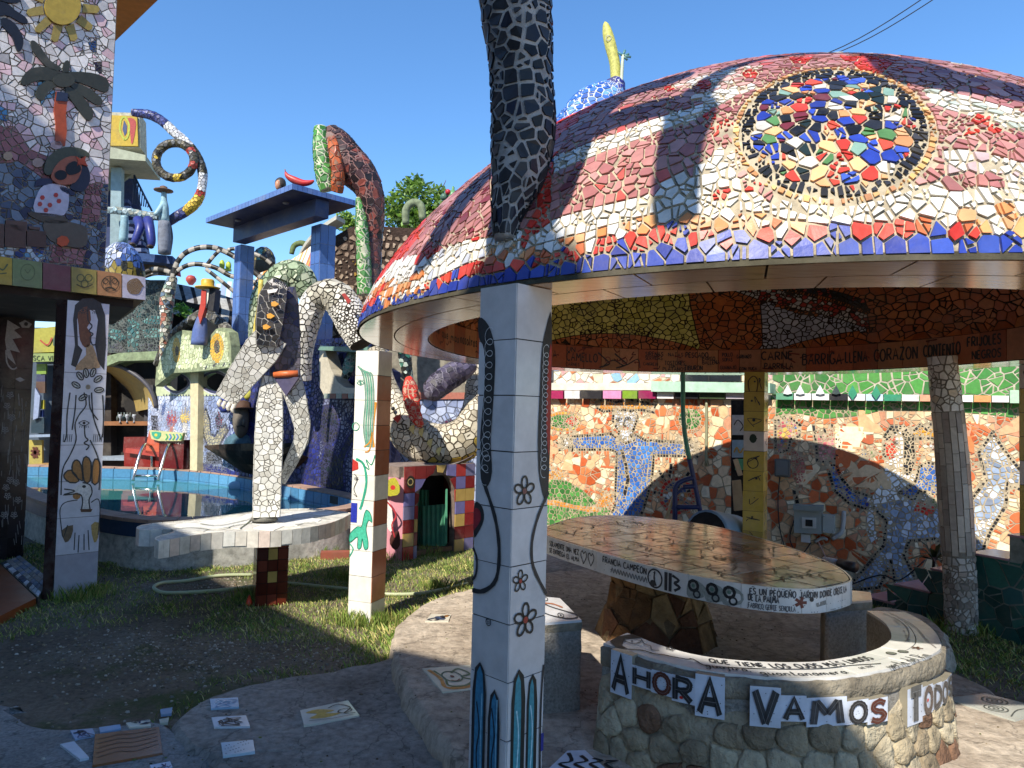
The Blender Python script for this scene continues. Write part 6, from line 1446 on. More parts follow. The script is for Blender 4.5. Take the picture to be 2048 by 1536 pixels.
hand = lambda cx, cy, s: [(cx-1*s, cy+2*s), (cx-1.6*s, cy-.2*s), (cx-1.2*s, cy-.4*s), (cx-.8*s, cy-2.2*s), (cx-.4*s, cy-.5*s), (cx, cy-2.8*s), (cx+.35*s, cy-.5*s), (cx+.9*s, cy-2.2*s), (cx+1.1*s, cy-.2*s), (cx+1.8*s, cy-.8*s), (cx+1.1*s, cy+1*s), (cx+.3*s, cy+2*s)]
m1 = thing('hands_mural', 'blue and white mosaic panel with a red and a yellow hand beyond the pool ladder', 'mural', loc=tuple(FA_.at(345, 930)))
wallbox(FA_, 296, 383, 790, 945, 'panel', H('8a90a4'), m1, .1, -.01)
FA_.mos(m1, 298, 792, 382, 943, (P_mur, .1), [reg([(298, 890), (330, 870), (345, 850), (360, 870), (382, 885), (382, 945), (298, 945)], P_white, .09), reg(hand(344, 838, 8), [H('9c2a3a'), H('b84030'), H('7a3a6a'), H('d0602c')], .05), reg([(340, 850), (347, 850), (345, 872), (338, 872)], [H('d8702c')], .05), reg(hand(371, 833, 7.5), [H('e0b83a'), H('e8c858')], .05),
   reg([(325, 812), (332, 802), (330, 828), (322, 832)], [H('4a68a0'), H('34508c')], .05), reg([(363, 846), (376, 846), (374, 880), (366, 880)], P_white+[H('5a6a5a')], .05), reg([(302, 830), (316, 832), (318, 868), (304, 868)], P_black, .06)], off=-.01, gap=.012, h=.004, seed=61, name='tile', splitp=.3, minpx=8, limit=120, cvar=.1)
m2 = thing('blue_man_mural', 'blue-grey mosaic panel with a cream winged figure beside the pale green post', 'mural', loc=tuple(FA_.at(430, 945)))
wallbox(FA_, 394, 470, 790, 960, 'panel', H('6a7080'), m2, .1, -.01)
P_m2 = [H('8a98bc'), H('98a6c6'), H('7a88b0'), H('a0acc8')]
FA_.mos(m2, 395, 792, 468, 952, (P_m2, .1), [reg([(404, 830), (412, 818), (420, 840), (422, 868), (430, 872), (440, 855), (452, 850), (456, 862), (445, 880), (436, 900), (418, 900), (408, 872)], [H('b0a88c'), H('a49c80')], .07, outline=(P_black+[H('2a2c5a')], .045)),
    reg([(430, 838), (438, 824), (446, 838), (442, 856), (434, 858)], [H('7a2a38'), H('1c1c2a'), H('5a3050')], .05), reg([(414, 905), (440, 902), (446, 930), (412, 926)], P_black+[H('4a4a5a')], .05), reg([(400, 925), (452, 935), (468, 944), (468, 952), (400, 945)], [H('2a2c6a'), H('343a7a')], .06)], off=-.01, gap=.012, h=.004, seed=62, name='tile', splitp=.3, minpx=8, limit=120)
# scalloped pale green canopy with sunflowers (projects in front)
CA = Plane(FA_.at(300, 740)+FA_.N*.3, FA_.U)
sc = [(310, 773), (312, 745), (322, 712), (338, 680), (352, 666), (366, 660), (380, 664), (388, 676), (392, 688), (412, 690), (420, 672), (432, 658), (445, 655), (458, 664), (462, 690), (463, 735), (420, 740), (404, 742), (380, 744), (345, 746)]
CA.slab('canopy_front', sc, .16, H('8e9878'), eh, GROUT, -.16)
CA.mos(eh, 305, 650, 466, 775, ([H('c4cca0'), H('ccd4ac'), H('bcc498'), H('d4dab8')], .085), [reg(ell2(353, 700, 8, 26, 12), [H('d8a838'), H('e0b448')], .07), reg(ell2(354, 702, 3.5, 10, 8), [H('4a2c2c'), H('5c3a34')], .05), reg(ell2(434, 696, 14, 30, 14), [H('dca834'), H('e4b444')], .07), reg(ell2(434, 694, 6, 14, 8), [H('4a2c2c'), H('6a4440'), H('3a2a3a')], .05),
    reg([(410, 728), (462, 724), (462, 740), (410, 742)], [H('2a2440'), H('34304a')]+Pg, .05)], gap=.008, h=.004, seed=63, name='canopy_tile', keep=lambda u, v, P=[CA.uv(a, b_) for a, b_ in sc]: inpoly(u, v, P), hullclip=lambda c, P=[CA.uv(a, b_) for a, b_ in sc]: c if all(inpoly(p[0], p[1], P) for p in c) else [], splitp=.2, minpx=8, limit=200, cvar=.08)
mb = MB(); Pf = [CA.at(a, b_, -.14) for a, b_ in [(312, 742), (463, 735)]]; mb.slab([Pf[0], Pf[1], Pf[1]-FA_.N*.14, Pf[0]-FA_.N*.14], (0, 0, .08), H('6a7058')); mb.build('canopy_underside', MATTE, eh)
# grey arch rim behind the sunflowers
P = cat([FA_.at(x, y, .1) for x, y in ((316, 730), (330, 695), (350, 668), (385, 640), (410, 628), (440, 645), (460, 668))], 4); tube_mosaic(eh, P, .085, [H('6a6a66'), H('8a8a84'), H('4a4a48'), H('5a544c')], .09, 'arch_rim', H('504e48'), seed=64, gap=.012, name='rim_tile', seg=8, splitp=0)
# --- yellow-hatted bust on the facade
Y0_ = 0
hb = thing('yellow_hat_statue', 'mosaic man with a yellow hat, red and white face and blue shirt above the sunflowers', 'statue', loc=tuple(at(410, 690, 12.2)))
Y = 11.6
P, rr = ptube([(398, 690, Y, 17), (400, 660, Y, 15), (404, 635, Y, 10)], 3); mb = MB(); mb.tube(P, rr, H('56689c'), 8, flat=.7); mb.build('shirt', GLAZE, hb)
mb = MB(); mb.slab([at(403, 580, Y-.1), at(412, 580, Y-.1), at(411, 612, Y-.1), at(400, 648, Y-.1), at(396, 630, Y-.1), at(401, 605, Y-.1)], (0, .12, 0), H('b8443a')); mb.build('red_face', GLAZE, hb)
mb = MB(); mb.slab([at(411, 578, Y-.08), at(418, 578, Y-.08), at(416, 600, Y-.08), at(412, 614, Y-.08), at(407, 620, Y-.08)], (0, .12, 0), H('dedacb')); mb.build('white_cheek', GLAZE, hb)
mb = MB(); mb.slab([at(417, 576, Y-.06), at(431, 577, Y-.06), at(429, 600, Y-.06), at(426, 622, Y-.06), at(414, 620, Y-.06)], (0, .22, 0), P_black[3]); mb.build('dark_hair', GLAZE, hb)
mb = MB(); mb.lathe(at(415, 577, Y+.02), [(.19, 0), (.2, .02), (.1, .03), (.105, .12), (.09, .15), (.02, .155)], H('c8a038'), 14); mb.build('hat', GLAZE, hb)
# --- bar left of it
bar = thing('pool_bar', 'dark open bar under a curved yellow vault at the far end of the pool', 'bar', loc=tuple(at(255, 935, 13.6)))
BP = Plane(at(60, 900, 14.6), (1, -.06))
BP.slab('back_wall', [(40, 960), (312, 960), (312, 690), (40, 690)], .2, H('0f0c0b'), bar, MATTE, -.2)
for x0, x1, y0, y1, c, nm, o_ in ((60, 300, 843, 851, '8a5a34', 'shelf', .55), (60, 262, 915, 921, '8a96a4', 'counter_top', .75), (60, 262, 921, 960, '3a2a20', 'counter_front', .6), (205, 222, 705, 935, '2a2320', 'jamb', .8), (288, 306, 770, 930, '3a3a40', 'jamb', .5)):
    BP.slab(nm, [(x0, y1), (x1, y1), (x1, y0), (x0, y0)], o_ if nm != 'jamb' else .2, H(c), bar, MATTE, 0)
mb = MB(); vs = []; prof = [(214, 728), (240, 733), (262, 744), (282, 758), (298, 775), (308, 795), (312, 815)]
PP = cat([(a, b_, 0) for a, b_ in prof], 3)
for p in PP: vs += [BP.at(p.x, p.y, 1.1), BP.at(p.x-40, p.y+8, .05)]
mb.add(vs, [(2*i, 2*i+2, 2*i+3, 2*i+1) for i in range(len(PP)-1)], H('a08a4e'), True); mb.build('vault', MATTE, bar)
mb = MB(); mb.tube([BP.at(p.x, p.y, 1.1) for p in PP], .04, H('4a4a54'), 6); mb.build('vault_rim', GLAZE, bar)
BP.slab('green_ledge', [(214, 732), (238, 722), (314, 720), (316, 702), (238, 706), (214, 712)], .5, H('8a9a78'), bar, GROUT, .8)
for k in range(5):
    mb = MB(); c = at(236+6*k, 842, 14.0); mb.lathe(c, [(.03, 0), (.035, .08), (.012, .12), (.012, .17)], mul(H('5a6a6a'), .5+.3*(k % 3)), 8); tag(mb.build('bottle', GLAZE), '%s of the five small dark bottles on the bar shelf' % ('leftmost', 'second', 'middle', 'fourth', 'rightmost')[k], 'bottle', 'bottles on the bar shelf')
for k in range(3):
    mb = MB(); c = at(240+14*k, 845, 13.9); mb.lathe(c, [(.025, 0), (.01, .02), (.008, .07), (.04, .12), (.035, .16)], H('9aa0a8'), 8); tag(mb.build('drinking_glass', CLEAN), '%s of the three pale goblets on the bar shelf' % ('left', 'middle', 'right')[k], 'glass', 'goblets on the bar shelf')
# teal palm wall above the bar
pw = thing('palm_mosaic_wall', 'dark teal mosaic wall with palm trees above the bar', 'wall', loc=tuple(BP.at(265, 705)))
BP.slab('panel', [(205, 706), (330, 704), (330, 560), (205, 560)], .15, H('5a6260'), pw, GROUT, .345)
P_teal = [H('3a6466'), H('4a7a78'), H('2c5458'), H('6a9490')]
PALM = []
for c in ((262, 650), ): pass
pregs = [reg([(254, 640), (280, 640), (280, 704), (254, 704)], P_teal, .1), reg([(214, 610), (230, 620), (250, 645), (235, 650), (214, 640)], P_teal+P_black, .08), reg([(282, 645), (300, 630), (325, 632), (328, 648), (300, 650)], P_teal, .08), reg([(280, 660), (310, 655), (328, 660), (328, 675), (290, 676)], P_teal, .08),
  reg([(214, 655), (240, 660), (252, 675), (240, 684), (214, 672)], P_teal, .08), reg([(262, 612), (270, 608), (274, 638), (264, 640)], P_teal+P_black, .07), reg([(278, 612), (288, 616), (280, 640), (272, 636)], P_teal, .07), reg([(276, 692), (290, 685), (318, 690), (318, 704), (276, 704)], [H('4a4c56'), H('5a5c64'), H('2a2a30')], .07), reg([(214, 690), (240, 685), (252, 704), (214, 704)], [H('4a4c56'), H('5a5c64')], .07),
  reg([(205, 560), (300, 560), (290, 600), (230, 608), (205, 600)], [H('8a8c90'), H('a0a2a4')], .1)]
BP.mos(pw, 206, 562, 329, 704, ([H('16282c'), H('101c20'), H('24383a')], .1), pregs, off=.5, gap=.018, h=.004, seed=65, name='tile', splitp=.3, minpx=8, limit=150)
# striped curved roof behind
st_ = thing('striped_roof', 'curved grey roof with black ribs behind the yellow-hatted figure', 'roof', loc=tuple(at(380, 640, 15)))
mb = MB(); rows = []
for s in range(25):
    x = 285+190*s/24; y0 = 558+.22*(x-285)-6*math.sin((x-285)/190*3.1); P0_ = at(x, y0, 15.6); P1_ = at(x+8, y0+30, 15.); P2_ = at(x+4, y0+62, 14.8); rows.append((P0_, P1_, P2_))
for i in range(24):
    c_ = H('15161a') if i % 3 == 0 else (H('8e9094') if (i//3) % 2 else H('a8a8a4'))
    a, b_ = rows[i], rows[i+1]; mb = MB(); f_ = .0 if i % 3 else .03
    mb.add([a[0], b_[0], b_[1], a[1], a[2], b_[2]], [(0, 3, 2, 1), (3, 4, 5, 2)], c_, True); mb.build('rib' if i % 3 == 0 else 'roof_panel', GROUT, st_)
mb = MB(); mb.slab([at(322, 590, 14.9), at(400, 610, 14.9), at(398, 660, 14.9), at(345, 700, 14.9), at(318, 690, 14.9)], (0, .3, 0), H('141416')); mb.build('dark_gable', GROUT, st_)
# leafy shrub in the gap
def leaves(name, clumps, n, size, cols, label, catg, seed, trunk=None, group=None):
    r = random.Random(seed); t_ = thing(name, label, catg, group, tuple(clumps[0][0])); mb = MB()
    for k in range(n):
        c, rd = r.choices(clumps, [c[1]**2 for c in clumps])[0]; d = Vector((r.gauss(0, 1), r.gauss(0, 1), r.gauss(0, 1))).normalized()*rd*(r.random()**.45); p = c+Vector((d.x, d.y, d.z*.85))
        a = Vector((r.gauss(0, 1), r.gauss(0, 1), r.gauss(0, .6))).normalized(); b_ = a.cross(Vector((r.gauss(0, 1), r.gauss(0, 1), r.gauss(0, 1)))).normalized(); s = size*r.uniform(.6, 1.4)
        mb.add([p, p+a*s*.5+b_*s*.22, p+a*s, p+a*s*.5-b_*s*.22], [(0, 1, 2, 3)], mul(r.choice(cols), r.uniform(.7, 1.25)))
    mb.build('crown', LEAFM, t_, kind='stuff')
    if trunk:
        m2_ = MB()
        for P, rad in trunk: m2_.tube(cat(P, 4), cat1(rad, 4), H('4a3a2a'), 7)
        m2_.build('trunk', MATTE, t_)
    return t_
mt, t, b = nodes('leaf'); at_ = t.nodes.new('ShaderNodeAttribute'); at_.attribute_name = 'Col'; t.links.new(at_.outputs['Color'], b.inputs['Base Color']); b.inputs['Roughness'].default_value = .5
tr = t.nodes.new('ShaderNodeBsdfTranslucent'); ms = t.nodes.new('ShaderNodeMixShader'); ms.inputs[0].default_value = .35; hs = t.nodes.new('ShaderNodeHueSaturation'); hs.inputs['Value'].default_value = 1.6
t.links.new(at_.outputs['Color'], hs.inputs['Color']); t.links.new(hs.outputs[0], tr.inputs[0]); t.links.new(b.outputs[0], ms.inputs[1]); t.links.new(tr.outputs[0], ms.inputs[2]); t.links.new(ms.outputs[0], t.nodes['Material Output'].inputs[0]); LEAFM = mt
leaves('shrub', [(at(362, 618, 14.4), .16), (at(374, 624, 14.4), .14)], 260, .07, [H('6a9a3a'), H('7aaa48'), H('4a7a2c')], 'small bright green plant in the dark gap under the striped roof', 'plant', 4)
Yt = 17.
leaves('leafy_tree', [(at(830, 400, Yt), .62), (at(870, 425, Yt), .5), (at(795, 430, Yt), .45), (at(840, 450, Yt), .6), (at(905, 450, Yt), .5), (at(700, 455, Yt), .3), (at(690, 440, Yt), .25), (at(832, 368, Yt), .25), (at(775, 405, Yt), .2), (at(880, 385, Yt), .2)], 5200, .13, [H('5a7a2c'), H('6a8c34'), H('48662a'), H('86a044'), H('3a5420')], 'airy green tree rising behind the left edge of the dome', 'tree', 5,
       [([at(840, 560, Yt), at(842, 470, Yt), at(835, 400, Yt)], [.1, .07, .03]), ([at(842, 480, Yt), at(880, 430, Yt)], [.05, .02]), ([at(841, 490, Yt), at(790, 430, Yt), at(700, 450, Yt)], [.05, .03, .015]), ([at(850, 440, Yt), at(885, 375, Yt), at(892, 360, Yt)], [.02, .012, .006])])
# --- posts and looping black and white bands
lp = thing('looping_arches', 'looping black and white mosaic bands and a mottled post rising over the pool house', 'sculpture', loc=tuple(at(330, 740, 12.9)))
Y = 12.9
P, rr = ptube([(330, 745, Y, 9), (329, 690, Y, 9), (333, 640, Y, 11), (334, 600, Y, 13), (345, 556, Y, 9)], 4); tube_mosaic(lp, P, rr, [H('c8c4b4'), H('b0a890'), H('8a9a8a'), H('a86a58'), H('d8d4c8'), H('5a6a7a')], .075, 'mottled_post', H('5a5a50'), seed=66, gap=.01, name='tile', seg=10, splitp=.2, limit=60)
def band(pts, wpx, Y0=12.9, flat=.35):
    P, rr = ptube([(x, y, Y_, wpx) for x, y, Y_ in pts], 5); f = [(P[i+1]-P[i]).length for i in range(len(P)-1)]
    mb = MB(); cs = [H('26241f') if (i//2) % 2 else H('9c968a') for i in range(len(P)-1)]; mb.tube(P, [a*.8 for a in rr], cs, 6, True, .5); mb.build('loop_band', GLAZE, lp)
band([(345, 556, 12.9), (352, 530, 12.9), (368, 508, 12.9), (395, 496, 12.9), (425, 495, 12.95), (450, 503, 13.), (480, 520, 13.), (510, 545, 13.), (545, 575, 13.)], 7)
band([(340, 560, 12.9), (360, 538, 12.9), (390, 528, 12.9), (430, 535, 12.9), (462, 552, 12.9), (500, 560, 12.8), (545, 590, 12.8)], 6)
band([(410, 535, 12.9), (425, 515, 12.9), (440, 500, 12.9)], 5); band([(412, 538, 12.9), (440, 560, 12.8), (470, 585, 12.8)], 5); band([(280, 548, 13.4), (310, 538, 13.4), (340, 545, 13.3), (352, 560, 13.2)], 6); band([(280, 558, 13.5), (310, 548, 13.5), (345, 550, 13.4)], 4); band([(455, 500, 13.), (475, 498, 13.), (520, 512, 13.), (545, 530, 13.)], 5)
# red awning edge and corrugated roofs in the far distance
fr_ = thing('corrugated_roof', 'pale corrugated metal roof seen through the looping bands', 'roof', loc=tuple(at(400, 590, 19)))
for k in range(22):
    x = 345+11*k; mb = MB(); P0_ = at(x, 585-(k if k < 10 else 20-k)*2.2, 19.); P1_ = at(x+9, 585-(k if k < 10 else 20-k)*2.2, 19.); Q0 = at(x-6, 612, 17.5); Q1 = at(x+3, 612, 17.5)
    mb.slab([Q0, Q1, P1_, P0_], (0, .0, -.05), mul(H('8a96a8') if k % 2 else H('c0c4c8'), rng.uniform(.9, 1.05))); mb.build('roof_sheet', CLEAN, fr_)
mb = MB(); mb.slab([at(265, 600, 18), at(800, 640, 19), at(800, 700, 19), at(265, 720, 18)], (0, .3, 0), H('6a625a')); mb.build('gable_wall', MATTE, fr_)
mb = MB(); mb.slab([at(322, 522, 15.5), at(352, 532, 15.5), at(354, 546, 15.5), at(330, 540, 15.5)], (0, .2, -.05), H('9c3a3a')); tag(mb.build('red_awning', MATTE), 'small red awning end beside the balcony base', 'awning')
mb = MB(); mb.lathe(at(382, 562, 18), [(.05, -.1), (.12, 0), (.13, .06), (.08, .13), (.01, .15)], H('a8483c'), 12); tag(mb.build('roof_ball', GLAZE), 'little red ball ornament above the corrugated roof', 'ornament')
mb = MB(); mb.blob(at(444, 530, 14.5), (.06, .05, .11), H('a8b83c'), 10, 6); mb.blob(at(457, 532, 14.5), (.06, .05, .1), H('a8b83c'), 10, 6); mb.box(at(450, 540, 14.5), (.24, .08, .05), H('a8b83c')); tag(mb.build('green_heart', GLAZE), 'lime green rounded ornament peeping over the loop bands', 'ornament')
# --- balcony tower at far left
bt_ = thing('balcony_house', 'pale tower with a yellow painted parapet, blue balcony and stair railing behind the left house', 'house', loc=tuple(at(270, 540, 14.)))
TP_ = Plane(at(222, 500, 13.6), (1, .25))
TP_.slab('parapet', [(150, 296), (281, 296), (279, 226), (150, 222)], .5, H('b8b4a0'), bt_, GROUT, -.5); o = TP_.slab('yellow_panel', [(150, 290), (276, 292), (274, 232), (150, 228)], .04, H('b89a34'), bt_, GLAZE, 0)
q = Paint(TP_.pmap(.045)); q.line([(249, 280), (240, 262), (242, 240), (250, 234), (258, 250), (256, 272), (249, 280)], 3.5, H('a8b02c'), .002); q.fill([(249, 272), (245, 258), (248, 240), (254, 252), (253, 266)], H('34406a'), .001); q.fill([(256, 236), (268, 238), (272, 250), (266, 285), (262, 285), (260, 262), (255, 248)], H('a8342c'), .0012, 2); q.build('panel_drawing', o)
mb = MB(); Q = [TP_.at(150, 300), TP_.at(290, 312), TP_.at(290, 312)-TP_.N*1.2+TP_.U*.0, TP_.at(150, 300)-TP_.N*1.2]
TP_.slab('balcony_roof', [(150, 312), (291, 322), (291, 310), (222, 294), (150, 292)], 1.2, H('a4a890'), bt_, MATTE, -.8); TP_.slab('soffit', [(150, 314), (289, 324), (262, 350), (222, 380), (150, 380)], .08, H('7a8272'), bt_, MATTE, -.6)
TP_.slab('column', [(219, 540), (240, 540), (243, 335), (222, 335)], .2, H('8aa0a4'), bt_, MATTE, -.2); TP_.slab('rear_wall', [(150, 520), (300, 520), (268, 345), (150, 345)], .1, H('2c3a62'), bt_, MATTE, -1.1)
for k in range(9): TP_.slab('stair', [(243, 398+14*k), (256+5*k, 398+14*k), (256+5*k, 405+14*k), (243, 405+14*k)], .25, H('7a86a8') if k % 2 else H('34406c'), bt_, MATTE, -.9)
for k in range(9): mb = MB(); mb.tube([TP_.at(268+4.2*k, 352+8*k, -.3), TP_.at(266+4.2*k, 408+1*k, -.3)], .011, H('2c3e58'), 5); mb.build('baluster', CLEAN, bt_)
mb = MB(); mb.tube([TP_.at(268, 350, -.3), TP_.at(304, 422, -.3)], .02, H('2c3e58'), 6); mb.build('handrail', CLEAN, bt_)
P, rr = ptube([(216, 420, 13.4, 7), (250, 423, 13.4, 7), (290, 430, 13.4, 8), (318, 434, 13.4, 7)], 3); tube_mosaic(bt_, P, rr, [H('9ab4bc'), H('b8c4c4'), H('8a8c80'), H('a8b8bc')], .08, 'balcony_rail', H('7a8888'), seed=67, gap=.01, name='rail_tile', seg=8, splitp=0)
TP_.slab('balcony_floor', [(215, 516), (345, 528), (345, 512), (215, 500)], .6, H('3e5684'), bt_, GROUT, -.3); TP_.slab('pebble_base', [(262, 545), (325, 540), (335, 527), (262, 520)], .5, H('7e7464'), bt_, STONE, -.5)
for x in (249, ): P, rr = ptube([(x-3, 486, 13.3, 9), (x, 450, 13.3, 8), (x, 432, 13.3, 7)], 3); mb = MB(); mb.tube(P, rr, H('88a8b0'), 8); mb.build('light_blue_baluster', GLAZE, bt_)
sl_ = thing('blue_legs_statue', 'pair of blue mosaic legs sitting on the balcony rail', 'statue', loc=tuple(at(290, 470, 13.2)))
for pts in ([(276, 440, 13.3, 10), (280, 455, 13.15, 9), (272, 478, 13.1, 8), (268, 488, 13.1, 6)], [(296, 440, 13.3, 10), (300, 458, 13.15, 9), (303, 480, 13.1, 8), (303, 492, 13.1, 6)]): P, rr = ptube(pts, 4); mb = MB(); mb.tube(P, rr, H('2e3678'), 10); mb.build('leg', GLAZE, sl_); mb = MB(); mb.blob(P[-1]+Vector((0, -.04, -.02)), (.06, .08, .04), H('3a2c24')); mb.build('foot', GLAZE, sl_)
hm = thing('hat_man_statue', 'pale blue mosaic man in a wide brown hat at the end of the balcony rail', 'statue', loc=tuple(at(328, 500, 13.2)))
for pts, c_, nm in (([(329, 508, 13.2, 12), (329, 475, 13.2, 13), (328, 443, 13.2, 11)], '7a7f8a', 'lower_body'), ([(328, 445, 13.2, 10), (328, 415, 13.2, 9), (328, 400, 13.2, 6), (328, 385, 13.2, 5)], '94b4bc', 'upper_body'), ([(328, 405, 13.2, 5), (318, 420, 13.1, 5), (310, 430, 13.05, 4)], '94b4bc', 'arm'), ([(338, 452, 13.3, 5), (341, 475, 13.3, 5), (338, 505, 13.3, 4)], '4a4c54', 'coat_tail')):
    P, rr = ptube(pts, 3); mb = MB(); mb.tube(P, rr, H(c_), 10); mb.build(nm, GROUT if nm != 'arm' else GLAZE, hm)
mb = MB(); mb.lathe(at(327, 382, 13.2), [(.05, -.02), (.17, .0), (.17, .02), (.07, .03), (.065, .08), (.02, .1)], H('5e4636'), 12); mb.build('hat', MATTE, hm)
bd = thing('blue_white_dome', 'small half dome of blue and white broken tile beside the house slab', 'dome', loc=tuple(at(245, 560, 12.)))
c = at(240, 560, 11.6); mb = MB(); mb.blob(c, (.38, .3, .62), H('6a6a62'), 16, 10); mb.build('core', GROUT, bd)
mosaic(bd, lambda u, v, h: c+Vector(((.38+h)*math.cos(v)*math.cos(u), (.3+h)*math.cos(v)*math.sin(u), (.62+h)*math.sin(v))), (0, .0, 6.283, 1.4), lambda u, v: (([H('4a68a8'), H('5a7ab8'), H('3a5490')] if u > 4.9 or u < 1 else [H('a8b8d4'), H('ccd4e0'), H('8a98b8')]) if v > .35 else [H('7a6c28'), H('8a7a34'), H('2a2a24')], .22), wrap=6.283, gap=.03, h=.006, seed=68, name='tile', minpx=6, limit=80)
# --- ring snake
sn = thing('ring_sculpture', 'curling mosaic hoop in blue, white, red, black and yellow bands against the sky', 'sculpture', loc=tuple(at(330, 440, 13.4)))
def banded(parent, pts, cols, n=6, nm='hoop', size=.06, seed=69):
    P, rr = ptube(pts, n); tot = len(P)
    def pal(a, b_):
        for lim, pl_ in cols:
            if b_ <= lim: return (pl_, size)
        return (cols[-1][1], size)
    tube_mosaic(parent, P, rr, pal, size, nm, H('5a584e'), seed=seed, gap=.008, name=nm+'_tile', seg=10, splitp=0, limit=60, minpx=8, cvar=.25)
Y = 13.4
WB = [H('d8d8d8'), H('b8b8bc')]; BB = [H('2a3068'), H('3a4484'), H('4a5080')]; KB = [H('2a2824'), H('3c382c'), H('57503a'), H('6a6a6a')]; RB = [H('a83228')]; YB = [H('d0b040'), H('c8a838')]
banded(sn, [(265, 225, Y, 7), (300, 230, Y, 9), (325, 243, Y, 9), (350, 266, Y, 9), (375, 288, Y, 9), (395, 315, Y, 9), (405, 345, Y, 9), (404, 375, Y, 8), (395, 400, Y, 10), (375, 420, Y, 10), (350, 435, Y, 9), (330, 450, Y, 7)],
       [(.22, BB), (.42, WB), (.6, KB), (.7, WB), (.73, RB), (.85, YB), (1, BB)])
cc_ = [(350+38*math.cos(a), 321+35*math.sin(a), Y-.12, 8) for a in [-.7+6.283*k/14 for k in range(15)]]
banded(sn, cc_, [(.04, RB), (.12, KB), (.18, RB), (.3, KB), (.36, YB), (.6, KB), (.66, YB+KB), (1, KB)], 3, 'ring', seed=70)
# --- blue tiled gate
gt = thing('blue_gate', 'tall blue tiled gate of two pillars under a flat slab roof beyond the pool', 'gate', loc=tuple(at(560, 960, 11.3)))
gz_ = EYE+431/1420*10.; gN, gL, gR = onz(585, 379, gz_), onz(412, 446, gz_), onz(715, 413, gz_); gF = gL+gR-gN
mb = MB(); mb.prism([tuple(p.to_2d()) for p in (gN, gR, gF, gL)], gz_, gz_+.085, H('1c2c58')); mb.build('roof_slab', GLAZE, gt)
P_gate = [H('4a68a6'), H('5272b0'), H('42609c')]
def edge_tiles(A, B, z0, z1, n_, col, nm, parent):
    N_ = Vector(((B-A).y, -(B-A).x, 0)).normalized()
    if N_.dot(O-A) < 0: N_ = -N_
    for k in range(n_):
        a = A.lerp(B, (k+.03)/n_)+N_*.006; b_ = A.lerp(B, (k+.97)/n_)+N_*.006; mb = MB(); mb.slab([Vector((a.x, a.y, z0)), Vector((b_.x, b_.y, z0)), Vector((b_.x, b_.y, z1)), Vector((a.x, a.y, z1))], -N_*.01, mul(rng.choice(P_gate) if col is None else col, rng.uniform(.9, 1.08))); mb.build(nm, GLOSS, parent)
edge_tiles(gL, gN, gz_+.003, gz_+.083, 26, H('5a74a8'), 'edge_tile', gt); edge_tiles(gN, gR, gz_+.003, gz_+.083, 14, None, 'edge_tile', gt)
gm = (gN+gR)/2; g2 = (gL+gF)/2; ax_ = (g2-gm).normalized(); cr_ = Vector((ax_.y, -ax_.x, 0))
bm_ = MB(); a, b_ = gm+ax_*.1, g2-ax_*.1; bm_.prism([tuple((p+cr_*s_).to_2d()) for p, s_ in ((a, .11), (b_, .11), (b_, -.11), (a, -.11))], gz_-.26, gz_-.002, H('22335f')); bm_.build('beam', GLAZE, gt)
def gcol(px0, px1, Yc, z1, nm_n):
    c = at((px0+px1)/2, 560, Yc); wd = (px1-px0)*Yc/FPX*.72; a = math.atan2(ax_.y, ax_.x)
    mb = MB(); mb.box((c.x, c.y, z1/2), (wd, wd, z1), H('8a98b8'), a); cl_ = mb.build('pillar', GROUT, gt); M_ = Matrix.Rotation(a, 3, 'Z'); nr_ = 14
    for s in range(4):
        U = M_ @ Vector((math.cos(s*math.pi/2), math.sin(s*math.pi/2), 0)); N_ = M_ @ Vector((math.sin(s*math.pi/2), -math.cos(s*math.pi/2), 0))
        if N_.dot(O-c) < 0: continue
        for k in range(nr_):
            for j in range(2):
                u0, u1 = wd*(-.5+(j+.03)/2), wd*(-.5+(j+.97)/2); zz0, zz1 = .2+(z1-.2)*(k+.015)/nr_, .2+(z1-.2)*(k+.985)/nr_; ctr = Vector((c.x, c.y, 0))+N_*(wd/2+.006)
                Q = [ctr+U*u0+Vector((0, 0, zz0)), ctr+U*u1+Vector((0, 0, zz0)), ctr+U*u1+Vector((0, 0, zz1)), ctr+U*u0+Vector((0, 0, zz1))]; mb = MB(); mb.slab(Q, -N_*.01, mul(rng.choice(P_gate), rng.uniform(.88, 1.08)) if zz0 > 2.2 else mul(rng.choice([H('20286a'), H('2a3478')]), rng.uniform(.8, 1.1))); mb.build('pillar_tile', GLOSS, cl_)
gcol(620, 668, 10.85, gz_-.26, 0); gcol(468, 506, 12.35, gz_-.26, 1)
for x, y in ((476, 440), (572, 405)): mb = MB(); c = onz(x, y, gz_-.004); mb.lathe(c-Vector((0, 0, .02)), [(.045, 0), (.05, .02)], H('8a8a90'), 10); mb.build('downlight', CLEAN, gt)
ch = thing('chili_sculpture', 'red chili pepper lying on top of the blue gate', 'sculpture', loc=tuple(at(600, 366, 10.3)))
P, rr = ptube([(571, 344, 10.3, 2), (575, 352, 10.3, 5), (588, 360, 10.3, 7.5), (605, 366, 10.3, 7), (620, 365, 10.3, 5), (628, 361, 10.3, 2)], 4); mb = MB(); mb.tube(P, rr, H('b82a2c'), 10); mb.build('pod', GLAZE, ch)
mb = MB(); mb.tube([P[0], P[0]+Vector((-.01, 0, .04))], .008, H('8a5a4a'), 5); mb.build('stem', GLAZE, ch)
hd = thing('small_head_ornament', 'small dark-haired head ornament beside the red chili on the gate', 'ornament', loc=tuple(at(560, 372, 10.5)))
